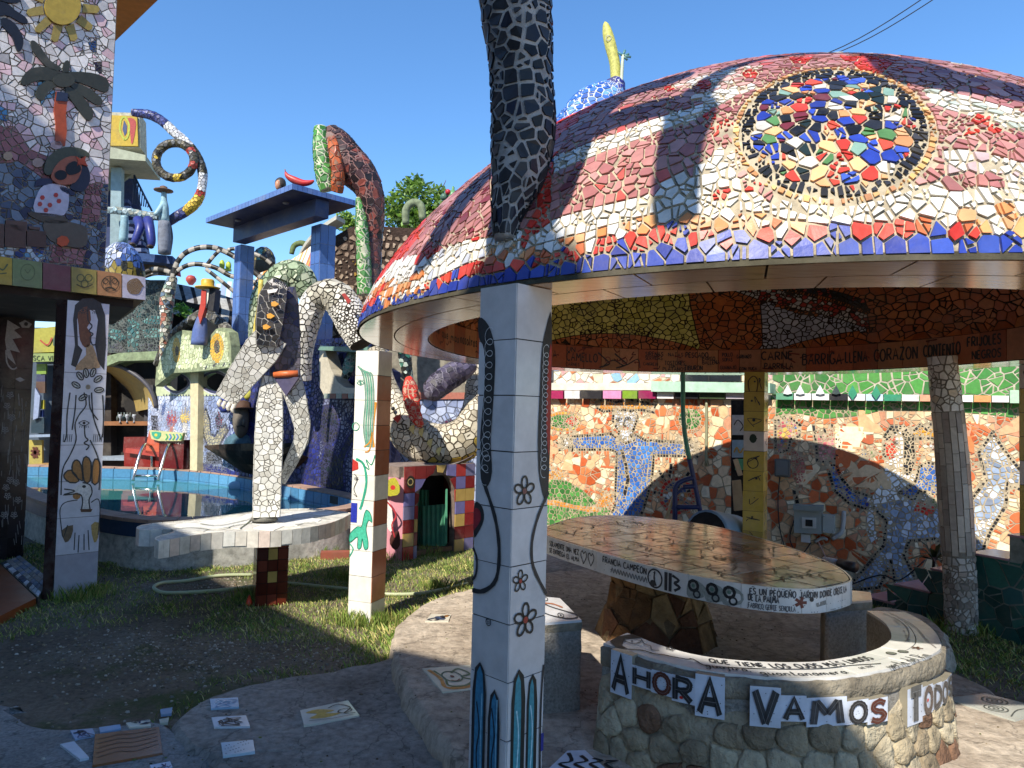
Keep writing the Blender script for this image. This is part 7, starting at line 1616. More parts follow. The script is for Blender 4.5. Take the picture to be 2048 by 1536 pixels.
mb = MB(); mb.blob(at(561, 368, 10.5), (.085, .08, .1), H('3a3430'), 12, 8); mb.build('hair', GLAZE, hd); mb = MB(); mb.blob(at(556, 370, 10.44), (.045, .04, .075), H('c08a6a'), 10, 8); mb.build('face', GLAZE, hd)
# --- leg-shaped sculpture (green sole, dark shin)
lg = thing('leg_sculpture', 'bent leg in green, orange and dark brown broken tile rising behind the dome', 'sculpture', loc=tuple(at(730, 560, 8.8)))
Y = 8.8; Pbr = [H('3a2a2c'), H('2a2224'), H('4a3234'), H('5c3c38'), H('1c1a1c')]
P, rr = ptube([(655, 262, Y, 20), (672, 290, Y, 34), (690, 322, Y, 40), (715, 345, Y, 36), (738, 380, Y, 28), (745, 430, Y+.05, 24), (742, 480, Y+.1, 22), (740, 530, Y+.1, 22), (740, 580, Y+.1, 22)], 4)
tube_mosaic(lg, P, rr, lambda a, b_: (Pbr+([H('7a4038'), H('8a4a40')] if b_ > .2 else []), .085), .085, 'shin', H('8c6c68'), seed=71, gap=.014, name='tile', seg=12, tilt=.05, splitp=.4)
P, rr = ptube([(641, 255, Y-.12, 13), (643, 300, Y-.14, 17), (650, 350, Y-.14, 19), (658, 380, Y-.12, 17)], 4); tube_mosaic(lg, P, rr, P_green, .08, 'sole', H('c8ccb0'), seed=72, gap=.014, name='sole_tile', seg=10, splitp=.3)
P, rr = ptube([(664, 276, Y-.2, 9), (672, 320, Y-.26, 12), (676, 360, Y-.24, 13), (672, 384, Y-.2, 12)], 4); tube_mosaic(lg, P, rr, [H('b05a34'), H('a04c2c'), H('8a4430'), H('c0683c')], .08, 'toe_strip', H('8a6a58'), seed=73, gap=.012, name='strip_tile', seg=8, splitp=.2)
P, rr = ptube([(716, 395, Y-.1, 4), (722, 440, Y-.1, 11), (726, 490, Y-.08, 13), (728, 540, Y-.06, 14), (730, 590, Y-.05, 15)], 4); tube_mosaic(lg, P, rr, P_green, .08, 'calf', H('c8ccb0'), seed=74, gap=.014, name='calf_tile', seg=10, splitp=.3)
# --- pebbled gable and striped vault roof behind the gate
pg = thing('pebble_house', 'house with a brown pebbled gable wall and a curved orange and white striped roof', 'house', loc=tuple(at(680, 600, 13.5)))
PG = Plane(at(600, 600, 14.), (1, -.25))
pgp = [(600, 700), (640, 492), (665, 475), (700, 455), (722, 450), (800, 455), (900, 460), (900, 760), (600, 760)]
PG.slab('gable_wall', pgp, .3, H('3e3028'), pg, STONE, -.3)
PG.mos(pg, 600, 450, 900, 760, ([H('9a8672'), H('a8947e'), H('8a7664'), H('b4a28c')], .15), [reg([(682, 530), (696, 527), (694, 540), (684, 542)], [H('9c2a2c')], .12), reg([(708, 520), (722, 518), (722, 560), (708, 560)], [H('a8863c')], .12)], gap=.05, h=.025, tilt=.08, seed=75, name='pebble', keep=lambda u, v, P=[PG.uv(a, b_) for a, b_ in pgp]: inpoly(u, v, P), mat=STONE, splitp=.1, minpx=7, limit=150, hullclip=lambda c, P=[PG.uv(a, b_) for a, b_ in pgp]: c if all(inpoly(p[0], p[1], P) for p in c) else [])
mb = MB(); cps = cat([(690, 448, 0), (660, 468, 0), (635, 492, 0), (618, 520, 0), (606, 560, 0)], 4)
for i in range(len(cps)-1):
    a, b_ = cps[i], cps[i+1]; mb.slab([PG.at(a.x, a.y, .0), PG.at(b_.x, b_.y, .0), PG.at(b_.x, b_.y, 0)+PG.N*.35, PG.at(a.x, a.y, 0)+PG.N*.35], (0, 0, .08), H('a8a698'))
mb.build('roof_edge', MATTE, pg)
r = random.Random(6)
for k in range(46):
    s = k/46; x1, y1 = 515+130*s, 548-75*s+10*math.sin(s*3.1); mb = MB(); dx = 3.2; c_ = r.choice([H('c88a40'), H('d8a058'), H('c8c4b8'), H('d8d4c8'), H('c8c8c8'), H('b85a4a') if s > .7 else H('6a7a98') if s < .25 else H('d8b078')])
    mb.slab([at(x1, y1, 13.6), at(x1+dx, y1-2, 13.6), at(x1-36+dx, y1+88, 12.9), at(x1-36, y1+90, 12.9)], (0, .06, .02), c_); mb.build('roof_strip', GLAZE, pg)
sd = thing('small_mosaic_dome', 'little grey and gold mosaic dome with a turquoise patch on the skyline', 'dome', loc=tuple(at(527, 520, 15)))
c = at(527, 525, 15); mb = MB(); mb.blob(c, (.24, .24, .33), H('4a4840'), 14, 8); mb.build('core', GROUT, sd)
mosaic(sd, lambda u, v, h: c+Vector(((.24+h)*math.cos(v)*math.cos(u), (.24+h)*math.cos(v)*math.sin(u), (.33+h)*math.sin(v))), (0, .0, 6.283, 1.4), lambda u, v: ([H('5a9a94')] if 4.4 < u < 4.9 and v < .9 else [H('4a4a48'), H('8a7a4a'), H('6a6a6a'), H('2c2c30')], .25), wrap=6.283, gap=.03, h=.005, seed=76, name='tile', minpx=6)
gr_ = thing('green_ring_ornament', 'greenish ring ornament on the striped roof ridge', 'ornament', loc=tuple(at(600, 500, 14)))
P, rr = ptube([(583, 508, 14, 5), (588, 492, 14, 6), (602, 486, 14, 6), (614, 492, 14, 6), (618, 502, 14, 5)], 4); mb = MB(); mb.tube(P, rr, H('6a7a4c'), 8); mb.build('ring', GROUT, gr_)
# green lizard-like mosaic behind the diver's head
lz = thing('green_creature_mosaic', 'pale green bumpy mosaic creature behind the head of the diver', 'sculpture', loc=tuple(at(550, 700, 9.5)))
for i, pts in enumerate(([(508, 690, 9.3, 10), (512, 640, 9.3, 14), (525, 590, 9.3, 20), (560, 560, 9.3, 30), (590, 550, 9.3, 30), (612, 575, 9.3, 26), (625, 610, 9.3, 14)], [(562, 560, 9.2, 20), (572, 535, 9.2, 14), (580, 529, 9.2, 8)], [(592, 560, 9.2, 18), (604, 540, 9.2, 13), (608, 535, 9.2, 7)])):
    P, rr = ptube(pts, 4); tube_mosaic(lz, P, rr, [H('9aaa8a'), H('8a9c7c'), H('a8b69a'), H('b4bca0')], .075, 'body', H('5a6a52'), seed=77+i, gap=.014, name='tile', seg=10, splitp=.3, limit=100, minpx=8)
P, rr = ptube([(522, 560, 9., 5), (520, 610, 9., 6), (512, 650, 9., 5), (508, 690, 9., 4)], 4); mb = MB(); mb.tube(P, rr, H('c8b458'), 8); mb.build('yellow_stripe', GLAZE, lz)
# --- dark blue wall beyond the pool with figures
bw = thing('blue_mosaic_wall', 'deep blue mosaic wall with a grey mural of dancing figures behind the pool end', 'wall', loc=tuple(FA_.at(600, 960)))
P_db = [H('22286a'), H('2a3078'), H('1a2058'), H('303a88')]
A_ = FA_.uv(463, 900)[0]; B_ = FA_.uv(800, 900)[0]
FA_.slab('wall_core', [(463, 985), (768, 1060), (768, 742), (652, 690), (463, 690)], .3, H('3a3c5a'), bw, GROUT, -.31)
mreg = [reg([(640, 800), (650, 798), (700, 800), (770, 790), (770, 1040), (640, 1000)], [H('6a7090'), H('7c82a2'), H('5a6080')], .09), reg([(640, 835), (648, 815), (660, 812), (674, 818), (680, 850), (675, 880), (660, 895), (645, 885), (638, 860)], P_black+[H('24303a')], .06, outline=(P_db, .05)),
        reg([(650, 895), (665, 895), (675, 910), (690, 880), (712, 850), (720, 862), (695, 905), (688, 930), (690, 985), (640, 975), (640, 930)], P_black+[H('1c2a2c')], .07, outline=(P_db, .05)), reg([(694, 840), (705, 825), (716, 835), (712, 870)], P_db, .06), reg([(600, 700), (624, 700), (622, 800), (600, 800)], [H('3a58a8'), H('4a68b8'), H('2a408c')], .08),
        reg([(464, 692), (505, 690), (500, 735), (464, 740)], [H('8a98c0'), H('34408c'), H('a8b4d0')], .07)]
FA_.mos(bw, 464, 690, 768, 1058, (P_db, .085), mreg, gap=.016, h=.005, off=-.01, tilt=.03, seed=80, name='tile', splitp=.3, minpx=8, limit=250, hullclip=None)
ws_ = Plane(FA_.at(650, 800)+FA_.N*.25, FA_.U)
ws_.slab('white_scoop', [(640, 690), (650, 700), (662, 738), (676, 765), (690, 775), (735, 778), (735, 792), (650, 795), (640, 775), (638, 730)], .2, H('b8b09c'), bw, GLAZE, -.2)
ws_.slab('pale_ledge', [(636, 700), (640, 693), (735, 693), (735, 705)], .3, H('6a8a7c'), bw, GLAZE, -.2)
for k in range(8): FA_.slab('border_tile', [(648+12*k, 797), (659+12*k, 797), (659+12*k, 787), (648+12*k, 787)], .03, H('7a3a34') if k % 2 else H('8a9488'), bw, GLAZE, .26)
gl = thing('green_glass_sculpture', 'dark green and white tiled leaf shape hanging at the soffit corner', 'sculpture', loc=tuple(at(695, 700, 9.6)))
P, rr = ptube([(705, 700, 9.6, 8), (698, 730, 9.6, 11), (690, 758, 9.6, 7)], 4); tube_mosaic(gl, P, rr, [H('3a6a5a'), H('1c2c2a'), H('5a8a7a'), H('141c1c')], .06, 'leaf_body', H('9aa89c'), seed=81, gap=.01, name='tile', seg=8)
# bust with hat, boat, cone
bo = thing('mosaic_boat', 'dark speckled mosaic boat hull against the blue wall', 'boat', loc=tuple(at(540, 970, 10.9)))
mb = MB(); hull_ = []
for s in range(13):
    t_ = s/12; x = 450+175*t_; top = 886+6*t_*0-4*math.sin(t_*3.14)+ (0 if t_ < .8 else -6*(t_-.8)*5); botm = 950+12*t_-45*abs(2*t_-1)**3; hull_.append((x, top+4, botm, 11.9-1.35*t_))
vs = []
for x, a, b_, Yh in hull_:
    for j in range(6): u = j/5; vs.append(at(x, a+(b_-a)*u, Yh)+Vector((-.35, -.45, 0)).normalized()*(.34*math.sin(min(1, (1-u)*1.2)*1.57)+.02))
mb.add(vs, [(6*i+j, 6*i+j+1, 6*i+7+j, 6*i+6+j) for i in range(12) for j in range(5)], [mul(rng.choice([H('3a2c24'), H('2a2220'), H('5a4a3a'), H('1c1a1a')]), 1) for _ in range(60)], True); mb.build('hull', GROUT, bo)
bs = thing('moustache_bust', 'grey bust of a man with a moustache and hat beside the boat', 'statue', loc=tuple(at(482, 880, 11.4)))
mb = MB(); mb.blob(at(482, 840, 11.4), (.13, .12, .29), H('6a6258'), 12, 10); mb.build('head', MATTE, bs); mb = MB(); mb.lathe(at(484, 818, 11.4), [(.2, 0), (.21, .02), (.12, .03), (.11, .12), (.03, .14)], H('4a3020'), 12); mb.build('hat', MATTE, bs)
mb = MB(); mb.blob(at(488, 845, 11.27), (.02, .035, .05), H('6a6258'), 8, 6); mb.build('nose', MATTE, bs); mb = MB(); mb.tube([at(474, 853, 11.29), at(482, 850, 11.27), at(490, 854, 11.29)], .012, BLK, 6); mb.build('moustache', MATTE, bs)
mb = MB(); mb.blob(at(480, 892, 11.5), (.27, .16, .22), H('4c6a78'), 12, 8); mb.build('shirt', GROUT, bs)
yc = thing('yellow_cone_sculpture', 'tall yellow cone with green lemon shapes behind the standing leg', 'sculpture', loc=tuple(at(505, 890, 11.6)))
P, rr = ptube([(505, 900, 11.7, 20), (510, 850, 11.7, 15), (514, 800, 11.7, 8), (516, 770, 11.7, 3)], 3); mb = MB(); mb.tube(P, rr, H('a8a04c'), 10); mb.build('cone', GLAZE, yc); mb = MB(); mb.blob(at(496, 788, 11.5), (.08, .07, .1), H('c8c458')); mb.build('lemon', GLAZE, yc)
for x, y in ((458, 805), (450, 812)): mb = MB(); mb.blob(at(x, y, 11.6), (.13, .08, .1), H('3a4494'), 10, 6, .5); tag(mb.build('blue_bird', GLAZE), 'small cobalt blue bird shape above the boat' if x == 458 else 'tail piece of the cobalt blue bird above the boat', 'ornament')
# --- red bench by the pool house
rb = thing('red_tiled_bench', 'red tiled seat with a painted green and blue back panel beyond the ladder', 'bench', loc=tuple(at(310, 935, 12.95)))
RP = Plane(at(250, 932, 13.), (1, -.35))
for nm, P, th_, c, off in (('seat_block', [(248, 934), (322, 934), (322, 902), (248, 897)], .5, '7a2420', -.5), ('back_block', [(246, 905), (290, 905), (290, 874), (248, 874)], .3, '6a201e', -.7), ('side_block', [(318, 936), (366, 938), (368, 880), (318, 880)], .4, '5a1a1c', -.3),
                        ('seat_slab', [(250, 905), (318, 914), (318, 904), (252, 896)], .6, 'a04038', -.5), ('arm_panel', [(290, 905), (298, 862), (320, 866), (320, 914), (306, 910)], .05, 'b8563c', .05), ('painted_panel', [(298, 860), (366, 866), (362, 882), (318, 882), (303, 878)], .06, 'b8b884', .1)): RP.slab(nm, P, th_, H(c), rb, GLOSS, off)
q = Paint(RP.pmap(.165)); q.fill([(303, 864), (322, 865), (318, 877), (308, 876)], H('3a9a7c'), .001, 2); q.dot(312, 870, 3, H('d0c040'), .002)
for k in range(5): q.line([(332+7*k, 868), (335+7*k, 874), (331+7*k, 880)], 2.4, H('3a7ac0') if k % 2 else H('3f9a5a'), .0015)
q.build('panel_painting', rb)
# --- structures between the pillars on the far left
sh = thing('kiosk', 'small kiosk with the lettering BUSCA VIVIR and painted tiles, seen between the two dark pillars', 'kiosk', loc=tuple(at(95, 930, 14)))
KP = Plane(at(60, 900, 13.6), (1, 0))
for nm, P, th_, c, off in (('back_wall', [(50, 960), (135, 960), (135, 655), (50, 655)], .2, '4a5664', -.3), ('yellow_relief', [(50, 706), (135, 703), (135, 650), (50, 660)], .1, 'a09a44', 0), ('sign_board', [(50, 724), (135, 722), (135, 706), (50, 707)], .1, '8a9a5c', .1), ('shelf', [(50, 875), (135, 873), (135, 868), (50, 870)], .3, '8a9ab0', 0),
                        ('green_tile', [(73, 748), (92, 748), (92, 728), (73, 728)], .04, '7a9a3c', .0), ('blue_tile', [(73, 775), (90, 775), (90, 750), (73, 750)], .04, '1c2c5c', .0), ('brown_tile', [(72, 786), (90, 786), (90, 763), (72, 763)], .045, '5a4438', .0), ('yellow_tile', [(72, 818), (88, 818), (88, 800), (72, 800)], .04, 'a8a03c', .0), ('blue_tile', [(72, 834), (86, 834), (86, 820), (72, 820)], .04, '1c2c5c', .0),
                        ('speckled_tile', [(62, 866), (88, 866), (88, 836), (62, 836)], .04, '2a3a44', .0), ('white_cloth', [(66, 840), (70, 775), (80, 792), (76, 835)], .05, '8a96b0', .05), ('yellow_picture', [(58, 932), (84, 932), (84, 880), (58, 880)], .05, 'a89a4c', .1), ('plinth', [(50, 940), (135, 938), (135, 926), (50, 930)], .5, 'b08a54', .1)): KP.slab(nm, P, th_, H(c), sh, GLAZE, off)
q = Paint(KP.pmap(.21)); q.text('BUSCA VIVIR', 0, 0, 9, 1.2, H('2a3a2a')) if False else None
w_ = KP
tx = Paint(lambda u, v, h: KP.at(50+u, 721-v, .205)+KP.N*h); tx.text('BUSCA VIVIR', 1, 0, 9.5, 1.5, H('26361f'), .001, maxw=76); tx.build('lettering', sh)
q = Paint(KP.pmap(.16)); [q.line([(70, 905), (70+9*math.cos(a), 905+12*math.sin(a))], 4, H('5a2a1c'), .002, smooth=0) for a in (.3, 1.1, 1.9, 2.7, 3.5, 4.3, 5.1, 5.9)]; q.build('picture_flower', sh)
q = Paint(KP.pmap(.12)); q.fill([(110, 668), (130, 660), (134, 690), (120, 700), (106, 690)], H('4a5a44'), .001, 2); q.line([(80, 680), (95, 690), (104, 675)], 3, H('a84030'), .001); q.build('relief_drawing', sh)
# fill behind: long low back wall so no bare horizon shows
fw = thing('rear_boundary_wall', 'plain grey-brown boundary wall closing the yard far behind the pool', 'wall', loc=(-6, 20, 0))
mb = MB(); mb.box((-14, 19.5, 1.6), (26, .3, 3.2), H('5a544a'), -.05); mb.build('wall', MATTE, fw)
# --- crescent sculpture, chili, sausage and tiled oven
cs = thing('crescent_sculpture', 'large cream and yellow mosaic crescent with fish, between the white column and the front column', 'sculpture', loc=tuple(at(870, 930, 8.6)))
Y = 8.7; P_cr = [H('c8c0ac'), H('bcb29c'), H('d4ccb8'), H('b0a690')]
cpts = [(752, 700, Y+.3, 22), (762, 745, Y+.2, 24), (774, 790, Y+.1, 30), (796, 838, Y, 38), (830, 875, Y, 46), (872, 893, Y-.05, 48), (912, 886, Y-.1, 46), (944, 862, Y-.1, 42), (960, 820, Y, 38), (962, 780, Y+.1, 34), (960, 735, Y+.2, 32), (958, 700, Y+.3, 30)]
P, rr = ptube(cpts, 5)
def crp_(a, b_):
    if .08 < b_ < .2 and (.2 < a < .52): return (P_yellow[:3], .07)
    if .5 < b_ < .72 and (.28 < a < .55): return ([H('c8a848'), H('b89a3c'), H('d0b458')], .075)
    return (P_cr, .075)
tube_mosaic(cs, P, rr, crp_, .075, 'crescent_body', H('5a5244'), seed=82, gap=.01, h=.005, name='tile', tilt=.05, seg=16, splitp=.3, up=(0, 0, 1), flat=.8)
mb = MB(); P2 = cat([at(x, y, Y-.36) for x, y in ((840, 918), (870, 930), (910, 928), (948, 910))], 5); mb.tube(P2, [.01]*4+[.02]*(len(P2)-8)+[.01]*4, H('2a1c1a'), 6); mb.build('dark_groove', GLAZE, cs)
for k in range(9):
    x = 812+9*k; y = 838+8*k+6*math.sin(k*1.3); mb = MB(); a = .7+k*.12; c = at(x, y, Y-.33); mb.slab([c, c+Vector((.05, 0, .015)), c+Vector((.02+.03*math.cos(a), 0, -.1)), c+Vector((-.02, 0, -.04))], (0, .02, 0), mul(H('c8b878') if k % 2 else H('c8c0a8'), rng.uniform(.9, 1.05))); mb.build('spike', GLAZE, cs)
for x, y, rd in ((786, 817, 4), (943, 862, 4)): mb = MB(); mb.blob(at(x, y, Y-.24), rd*Y/FPX, BLK, 8, 6); mb.build('fish_eye', GLAZE, cs)
mb = MB(); mb.slab([at(785, 836, Y-.26), at(800, 828, Y-.26), at(801, 838, Y-.26), at(795, 846, Y-.26)], (0, .02, 0), H('b03a2c')); mb.build('fish_mouth', GLAZE, cs)
r1 = thing('red_sausage_sculpture', 'bulging red mosaic pod standing in the hollow of the crescent', 'sculpture', loc=tuple(at(840, 850, 8.5)))
P, rr = ptube([(818, 755, 8.45, 6), (820, 775, 8.4, 14), (824, 800, 8.38, 16), (829, 825, 8.36, 13), (838, 845, 8.34, 9), (846, 852, 8.33, 3)], 5); tube_mosaic(r1, P, rr, [H('c23226'), H('d03c2c'), H('b02a20')], .06, 'pod', H('c8a088'), seed=83, gap=.008, name='tile', seg=12, splitp=.3)
r2 = thing('purple_sausage_sculpture', 'fat dark purple mosaic pod hanging in front of the blue panel', 'sculpture', loc=tuple(at(880, 770, 8.3)))
P, rr = ptube([(851, 792, 8.3, 6), (860, 786, 8.3, 20), (880, 768, 8.35, 25), (905, 750, 8.4, 25), (930, 738, 8.45, 20), (950, 732, 8.5, 8)], 5); tube_mosaic(r2, P, rr, [H('3c3648'), H('4a4458'), H('2c2834'), H('5a5468')], .06, 'pod', H('7a7684'), seed=84, gap=.008, name='tile', seg=14, splitp=.3)
gh = thing('teal_beam_sculpture', 'dark teal and white mosaic post above the red pod', 'sculpture', loc=tuple(at(817, 745, 8.8)))
P, rr = ptube([(818, 758, 8.75, 8), (813, 735, 8.75, 11), (808, 700, 8.75, 13)], 3); tube_mosaic(gh, P, rr, [H('3c7a68'), H('14181c'), H('b8c8bc'), H('1c2c34')], .05, 'post_body', H('2a2c2c'), seed=85, gap=.008, name='tile', seg=8)
bp_ = thing('pale_blue_panel', 'pale blue mosaic panel seen inside the crescent', 'wall', loc=tuple(FB_.at(880, 900)))
FB_.slab('panel', [(765, 1010), (1100, 1010), (1100, 799), (765, 799)], .25, H('6a7080'), bp_, GROUT, -.25); FB_.mos(bp_, 766, 800, 1095, 1000, ([H('98a4c4'), H('a8b4d0'), H('8a96b6'), H('b4bed6')], .13), [reg([(885, 845), (905, 835), (900, 860), (880, 860)], [H('5a2a44'), H('2a2c4a')], .06)], gap=.012, h=.005, seed=86, name='tile', splitp=.3, minpx=8, limit=80)
FB_.slab('red_course', [(765, 799), (1098, 797), (1098, 786), (765, 784)], .3, H('a86a5a'), bp_, GLAZE, -.27); FB_.slab('upper_panel', [(765, 784), (1098, 786), (1098, 690), (765, 690)], .25, H('8a8474'), bp_, GROUT, -.3)
ov = thing('tiled_oven', 'small arched tile hut in red, violet and cream squares', 'oven', loc=tuple(onz(870, 1110, 0)))
F0, F1 = onz(803, 1122, 0), onz(945, 1098, 0); OP = Plane(F0, F1-F0); Wd = (F1-F0).length; Ht = 1.02; Dp = .55
# body walls with an arched mouth
cx0, cx1 = OP.uv(833, 1090)[0], OP.uv(907, 1090)[0]; arch_c = (cx0+cx1)/2; arr = (cx1-cx0)/2; spring = OP.uv(870, 1000)[1]; base_z = .06
arch = [(arch_c+arr*math.cos(t_), spring+arr*1.15*math.sin(t_)) for t_ in [math.pi*k/12 for k in range(13)]]
front = [(0, -.02), (Wd, -.02), (Wd, Ht), (0, Ht)]
for P in ([(0, -.02), (cx0, -.02), (cx0, spring)]+arch[::-1][1:7]+[(arch_c, Ht), (0, Ht)], [(Wd, Ht), (arch_c, Ht)]+[arch[k] for k in range(6, -1, -1)]+[(cx1, -.02), (Wd, -.02)]): OP.slab('front_wall', P, .08, H('7a6a60'), ov, GROUT, -.08, px_=False)
bk = -OP.N*Dp
mb = MB(); a, b_ = OP.map(0, 0, -.08), OP.map(Wd, 0, -.08); e_ = Vector((-.14, .12, 0))
mb.prism([tuple(p.to_2d()) for p in (OP.map(0, 0, 0), OP.map(.04, 0, -.02), OP.map(.04, 0, -Dp), OP.map(-.14, 0, -Dp), OP.map(-.16, 0, -.3), OP.map(-.1, 0, -.1))], -.02, .9, H('c88a94')); mb.build('left_wall', GLOSS, ov)
mb = MB(); mb.prism([tuple(OP.map(u, 0, h).to_2d()) for u, h in ((Wd-.05, -.08), (Wd, -.08), (Wd, -Dp), (Wd-.05, -Dp))], -.02, Ht-.02, H('6a2a24')); mb.build('right_wall', GLOSS, ov)
mb = MB(); mb.prism([tuple(OP.map(u, 0, h).to_2d()) for u, h in ((-.05, -.02), (Wd, -.02), (Wd, -Dp), (-.12, -Dp))], Ht-.12, Ht-.003, H('8a7a70')); mb.build('top', GROUT, ov)
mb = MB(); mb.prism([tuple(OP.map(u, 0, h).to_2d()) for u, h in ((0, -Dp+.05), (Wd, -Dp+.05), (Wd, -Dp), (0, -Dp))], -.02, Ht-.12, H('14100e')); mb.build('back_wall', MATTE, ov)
P_ov = ['a83c38', '6e2424', '7c7896', 'b89a58', '8a2c2c', '7470a0', '7c2828']; ts = .15
nc, nrw = int(round(Wd/ts)), 7
for j in range(nrw):
    for k in range(nc):
        u0, u1 = Wd*k/nc+.003, Wd*(k+1)/nc-.003; v0, v1 = Ht*j/nrw+.003, Ht*(j+1)/nrw-.003; cu, cv = (u0+u1)/2, (v0+v1)/2
        ins = [(u, v) for u, v in ((u0, v0), (u1, v0), (u1, v1), (u0, v1)) if (cx0 < u < cx1 and v < spring) or ((u-arch_c)**2+((v-spring)/1.15)**2 < arr**2 and v >= spring)]
        if len(ins) >= 3: continue
        if ins: 
            if cv < spring: 
                if cu < arch_c: u1 = min(u1, cx0-.004)
                else: u0 = max(u0, cx1+.004)
                if u1-u0 < .02: continue
                P = [(u0, v0), (u1, v0), (u1, v1), (u0, v1)]
            else:
                P = [(u, v) for u, v in ((u0, v0), (u1, v0), (u1, v1), (u0, v1)) if (u, v) not in ins]; 
                P += [q_ for q_ in arch if u0 < q_[0] < u1 and v0 < q_[1]+.01 < v1 and True]
                if len(P) < 3: continue
                mx, my = sum(p[0] for p in P)/len(P), sum(p[1] for p in P)/len(P); P = sorted(P, key=lambda p: math.atan2(p[1]-my, p[0]-mx))
        else: P = [(u0, v0), (u1, v0), (u1, v1), (u0, v1)]
        c_ = P_ov[(k*2+j*3+(k*j) % 3) % 7]
        o = OP.slab('tile', P, .012, mul(H(c_), rng.uniform(.9, 1.08)), ov, GLOSS, .0, px_=False)
q = Paint(lambda u, v, h: OP.map(u, v, h+.013)); q.fill([(.04, .8), (.12, .78), (.14, .88), (.08, .92), (.03, .88)], H('2c2a22'), .001, 2); q.ring(.08, .85, .035, .01, H('c8b070'), .0015); q.build('tile_drawing', ov)
LP_ = Plane(OP.map(-.115, 0, -.02), (OP.map(0, 0, 0)-OP.map(-.16, 0, -.3)))
q = Paint(LP_.pmap(.012)); q.fill([(768, 990), (772, 965), (790, 955), (800, 975), (795, 990)], H('a8a02c'), .002, 2); q.fill([(770, 1030), (768, 1000), (776, 1000), (784, 1018), (786, 1060), (776, 1058)], H('d8d4cc'), .0025, 2); q.line([(770, 1000), (780, 1010), (792, 1030), (784, 1050), (790, 1075)], 3, H('a82c34'), .003); q.fill([(782, 1070), (798, 1062), (800, 1090), (790, 1100), (780, 1088)], H('4a2420'), .002, 2); q.dot(786, 975, 5, H('b83028'), .003); q.build('side_painting', ov)
gs = thing('green_metal_sheet', 'corrugated green metal sheets leaning in the mouth of the tiled oven', 'metal sheet', loc=tuple(onz(860, 1098, 0)))
mb = MB()
def corr(x0, x1, yt0, yt1, yb, Yc, c_, nm, n_=8, lean=.1):
    mb = MB(); vs = []
    for i in range(n_*2+1):
        t_ = i/(n_*2); x = x0+(x1-x0)*t_; dz = .012*(1 if i % 2 else -1); vs += [at(x-6*0, yb, Yc+dz), at(x, yt0+(yt1-yt0)*t_, Yc+lean+dz)]
    o = len(vs); vs += [v_+Vector((0, .006, 0)) for v_ in vs]
    mb.add(vs, [(2*i, 2*i+2, 2*i+3, 2*i+1) for i in range(n_*2)]+[(o+2*i, o+2*i+1, o+2*i+3, o+2*i+2) for i in range(n_*2)], c_); mb.build(nm, MATTE, gs)
corr(846, 893, 1012, 1008, 1092, 8.25, H('3a7a5c'), 'sheet', 5); corr(836, 858, 979, 980, 1090, 8.33, H('2c6a50'), 'rear_sheet', 3); mb = MB(); mb.slab([at(891, 978, 8.28), at(895, 978, 8.28), at(894, 1088, 8.2), at(889, 1088, 8.2)], (0, .02, 0), H('3a7a5c')); mb.build('edge_strip', MATTE, gs)
mb = MB(); mb.slab([onz(830, 1112, .02), onz(908, 1100, .02), onz(908, 1092, .02), onz(830, 1100, .02)], (0, 0, .05), H('6a5238')); mb.build('sill', MATTE, ov)
# --- things seen over the dome
bf = thing('yellow_hand_tower', 'pale yellow speckled finger-shaped tower on a blue mosaic cone behind the dome', 'tower', loc=tuple(at(1215, 240, 12.5)))
Y = 12.5
P, rr = ptube([(1232, 172, Y, 11), (1230, 130, Y, 11), (1222, 95, Y, 12), (1216, 70, Y, 11), (1212, 52, Y, 7), (1210, 44, Y, 2)], 4); mb = MB(); mb.tube(P, rr, H('b8b45c'), 12); mb.build('finger', attr_mat('speckled_yellow', .6, .5, 26, .2, 40), bf)
P, rr = ptube([(1238, 160, Y, 13), (1228, 178, Y, 26), (1214, 200, Y, 48), (1196, 235, Y, 70), (1180, 300, Y, 100)], 4); tube_mosaic(bf, P, rr, lambda a, b_: ([H('3a3a88'), H('2c2c74')] if b_ < .15 else [H('3a68b8'), H('4a7ac8'), H('2c58a8'), H('6a9ad8')], .1), .1, 'cone', H('c8ccd0'), seed=87, gap=.018, name='cone_tile', seg=16, limit=80)
mb = MB(); c = at(1180, 300, Y); mb.lathe((c.x, c.y, 0), [(.9, 0), (.9, c.z-.3), (.86, c.z+.05)], H('8a94a8'), 20); mb.build('tower_shaft', PLAST, bf)
P, rr = ptube([(1242, 175, Y-.1, 3.5), (1244, 140, Y-.1, 3.5), (1246, 110, Y-.1, 3)], 3); mb = MB(); mb.tube(P, rr, H('b8c0a8'), 6); mb.build('staff', GLAZE, bf)
for a in ((1236, 104), (1250, 100), (1258, 108), (1262, 114), (1255, 120)): mb = MB(); mb.tube([at(1246, 112, Y-.1), at(a[0], a[1], Y-.1)], .022, H('4a7a7c'), 6); mb.build('leaf', GLAZE, bf)
q = Paint(lambda u, v, h: at(u, v, Y-.11)+Vector((0, -h, 0))); q.ring(1217, 76, 5, 1.5, H('8a8c84'), .002); q.build('emblem', bf)
gl2 = thing('grey_loop_ornament', 'grey mosaic loop on the roofline behind the left of the dome', 'ornament', loc=tuple(at(830, 445, 14)))
P, rr = ptube([(812, 448, 14, 7), (812, 420, 14, 8), (826, 405, 14, 8), (842, 412, 14, 8), (845, 440, 14, 7)], 4); mb = MB(); mb.tube(P, rr, H('7a8468'), 10); mb.build('loop', GROUT, gl2)
on = thing('crowned_ornament', 'little red and green crowned ornament peeping over the left shoulder of the dome', 'ornament', loc=tuple(at(905, 385, 11)))
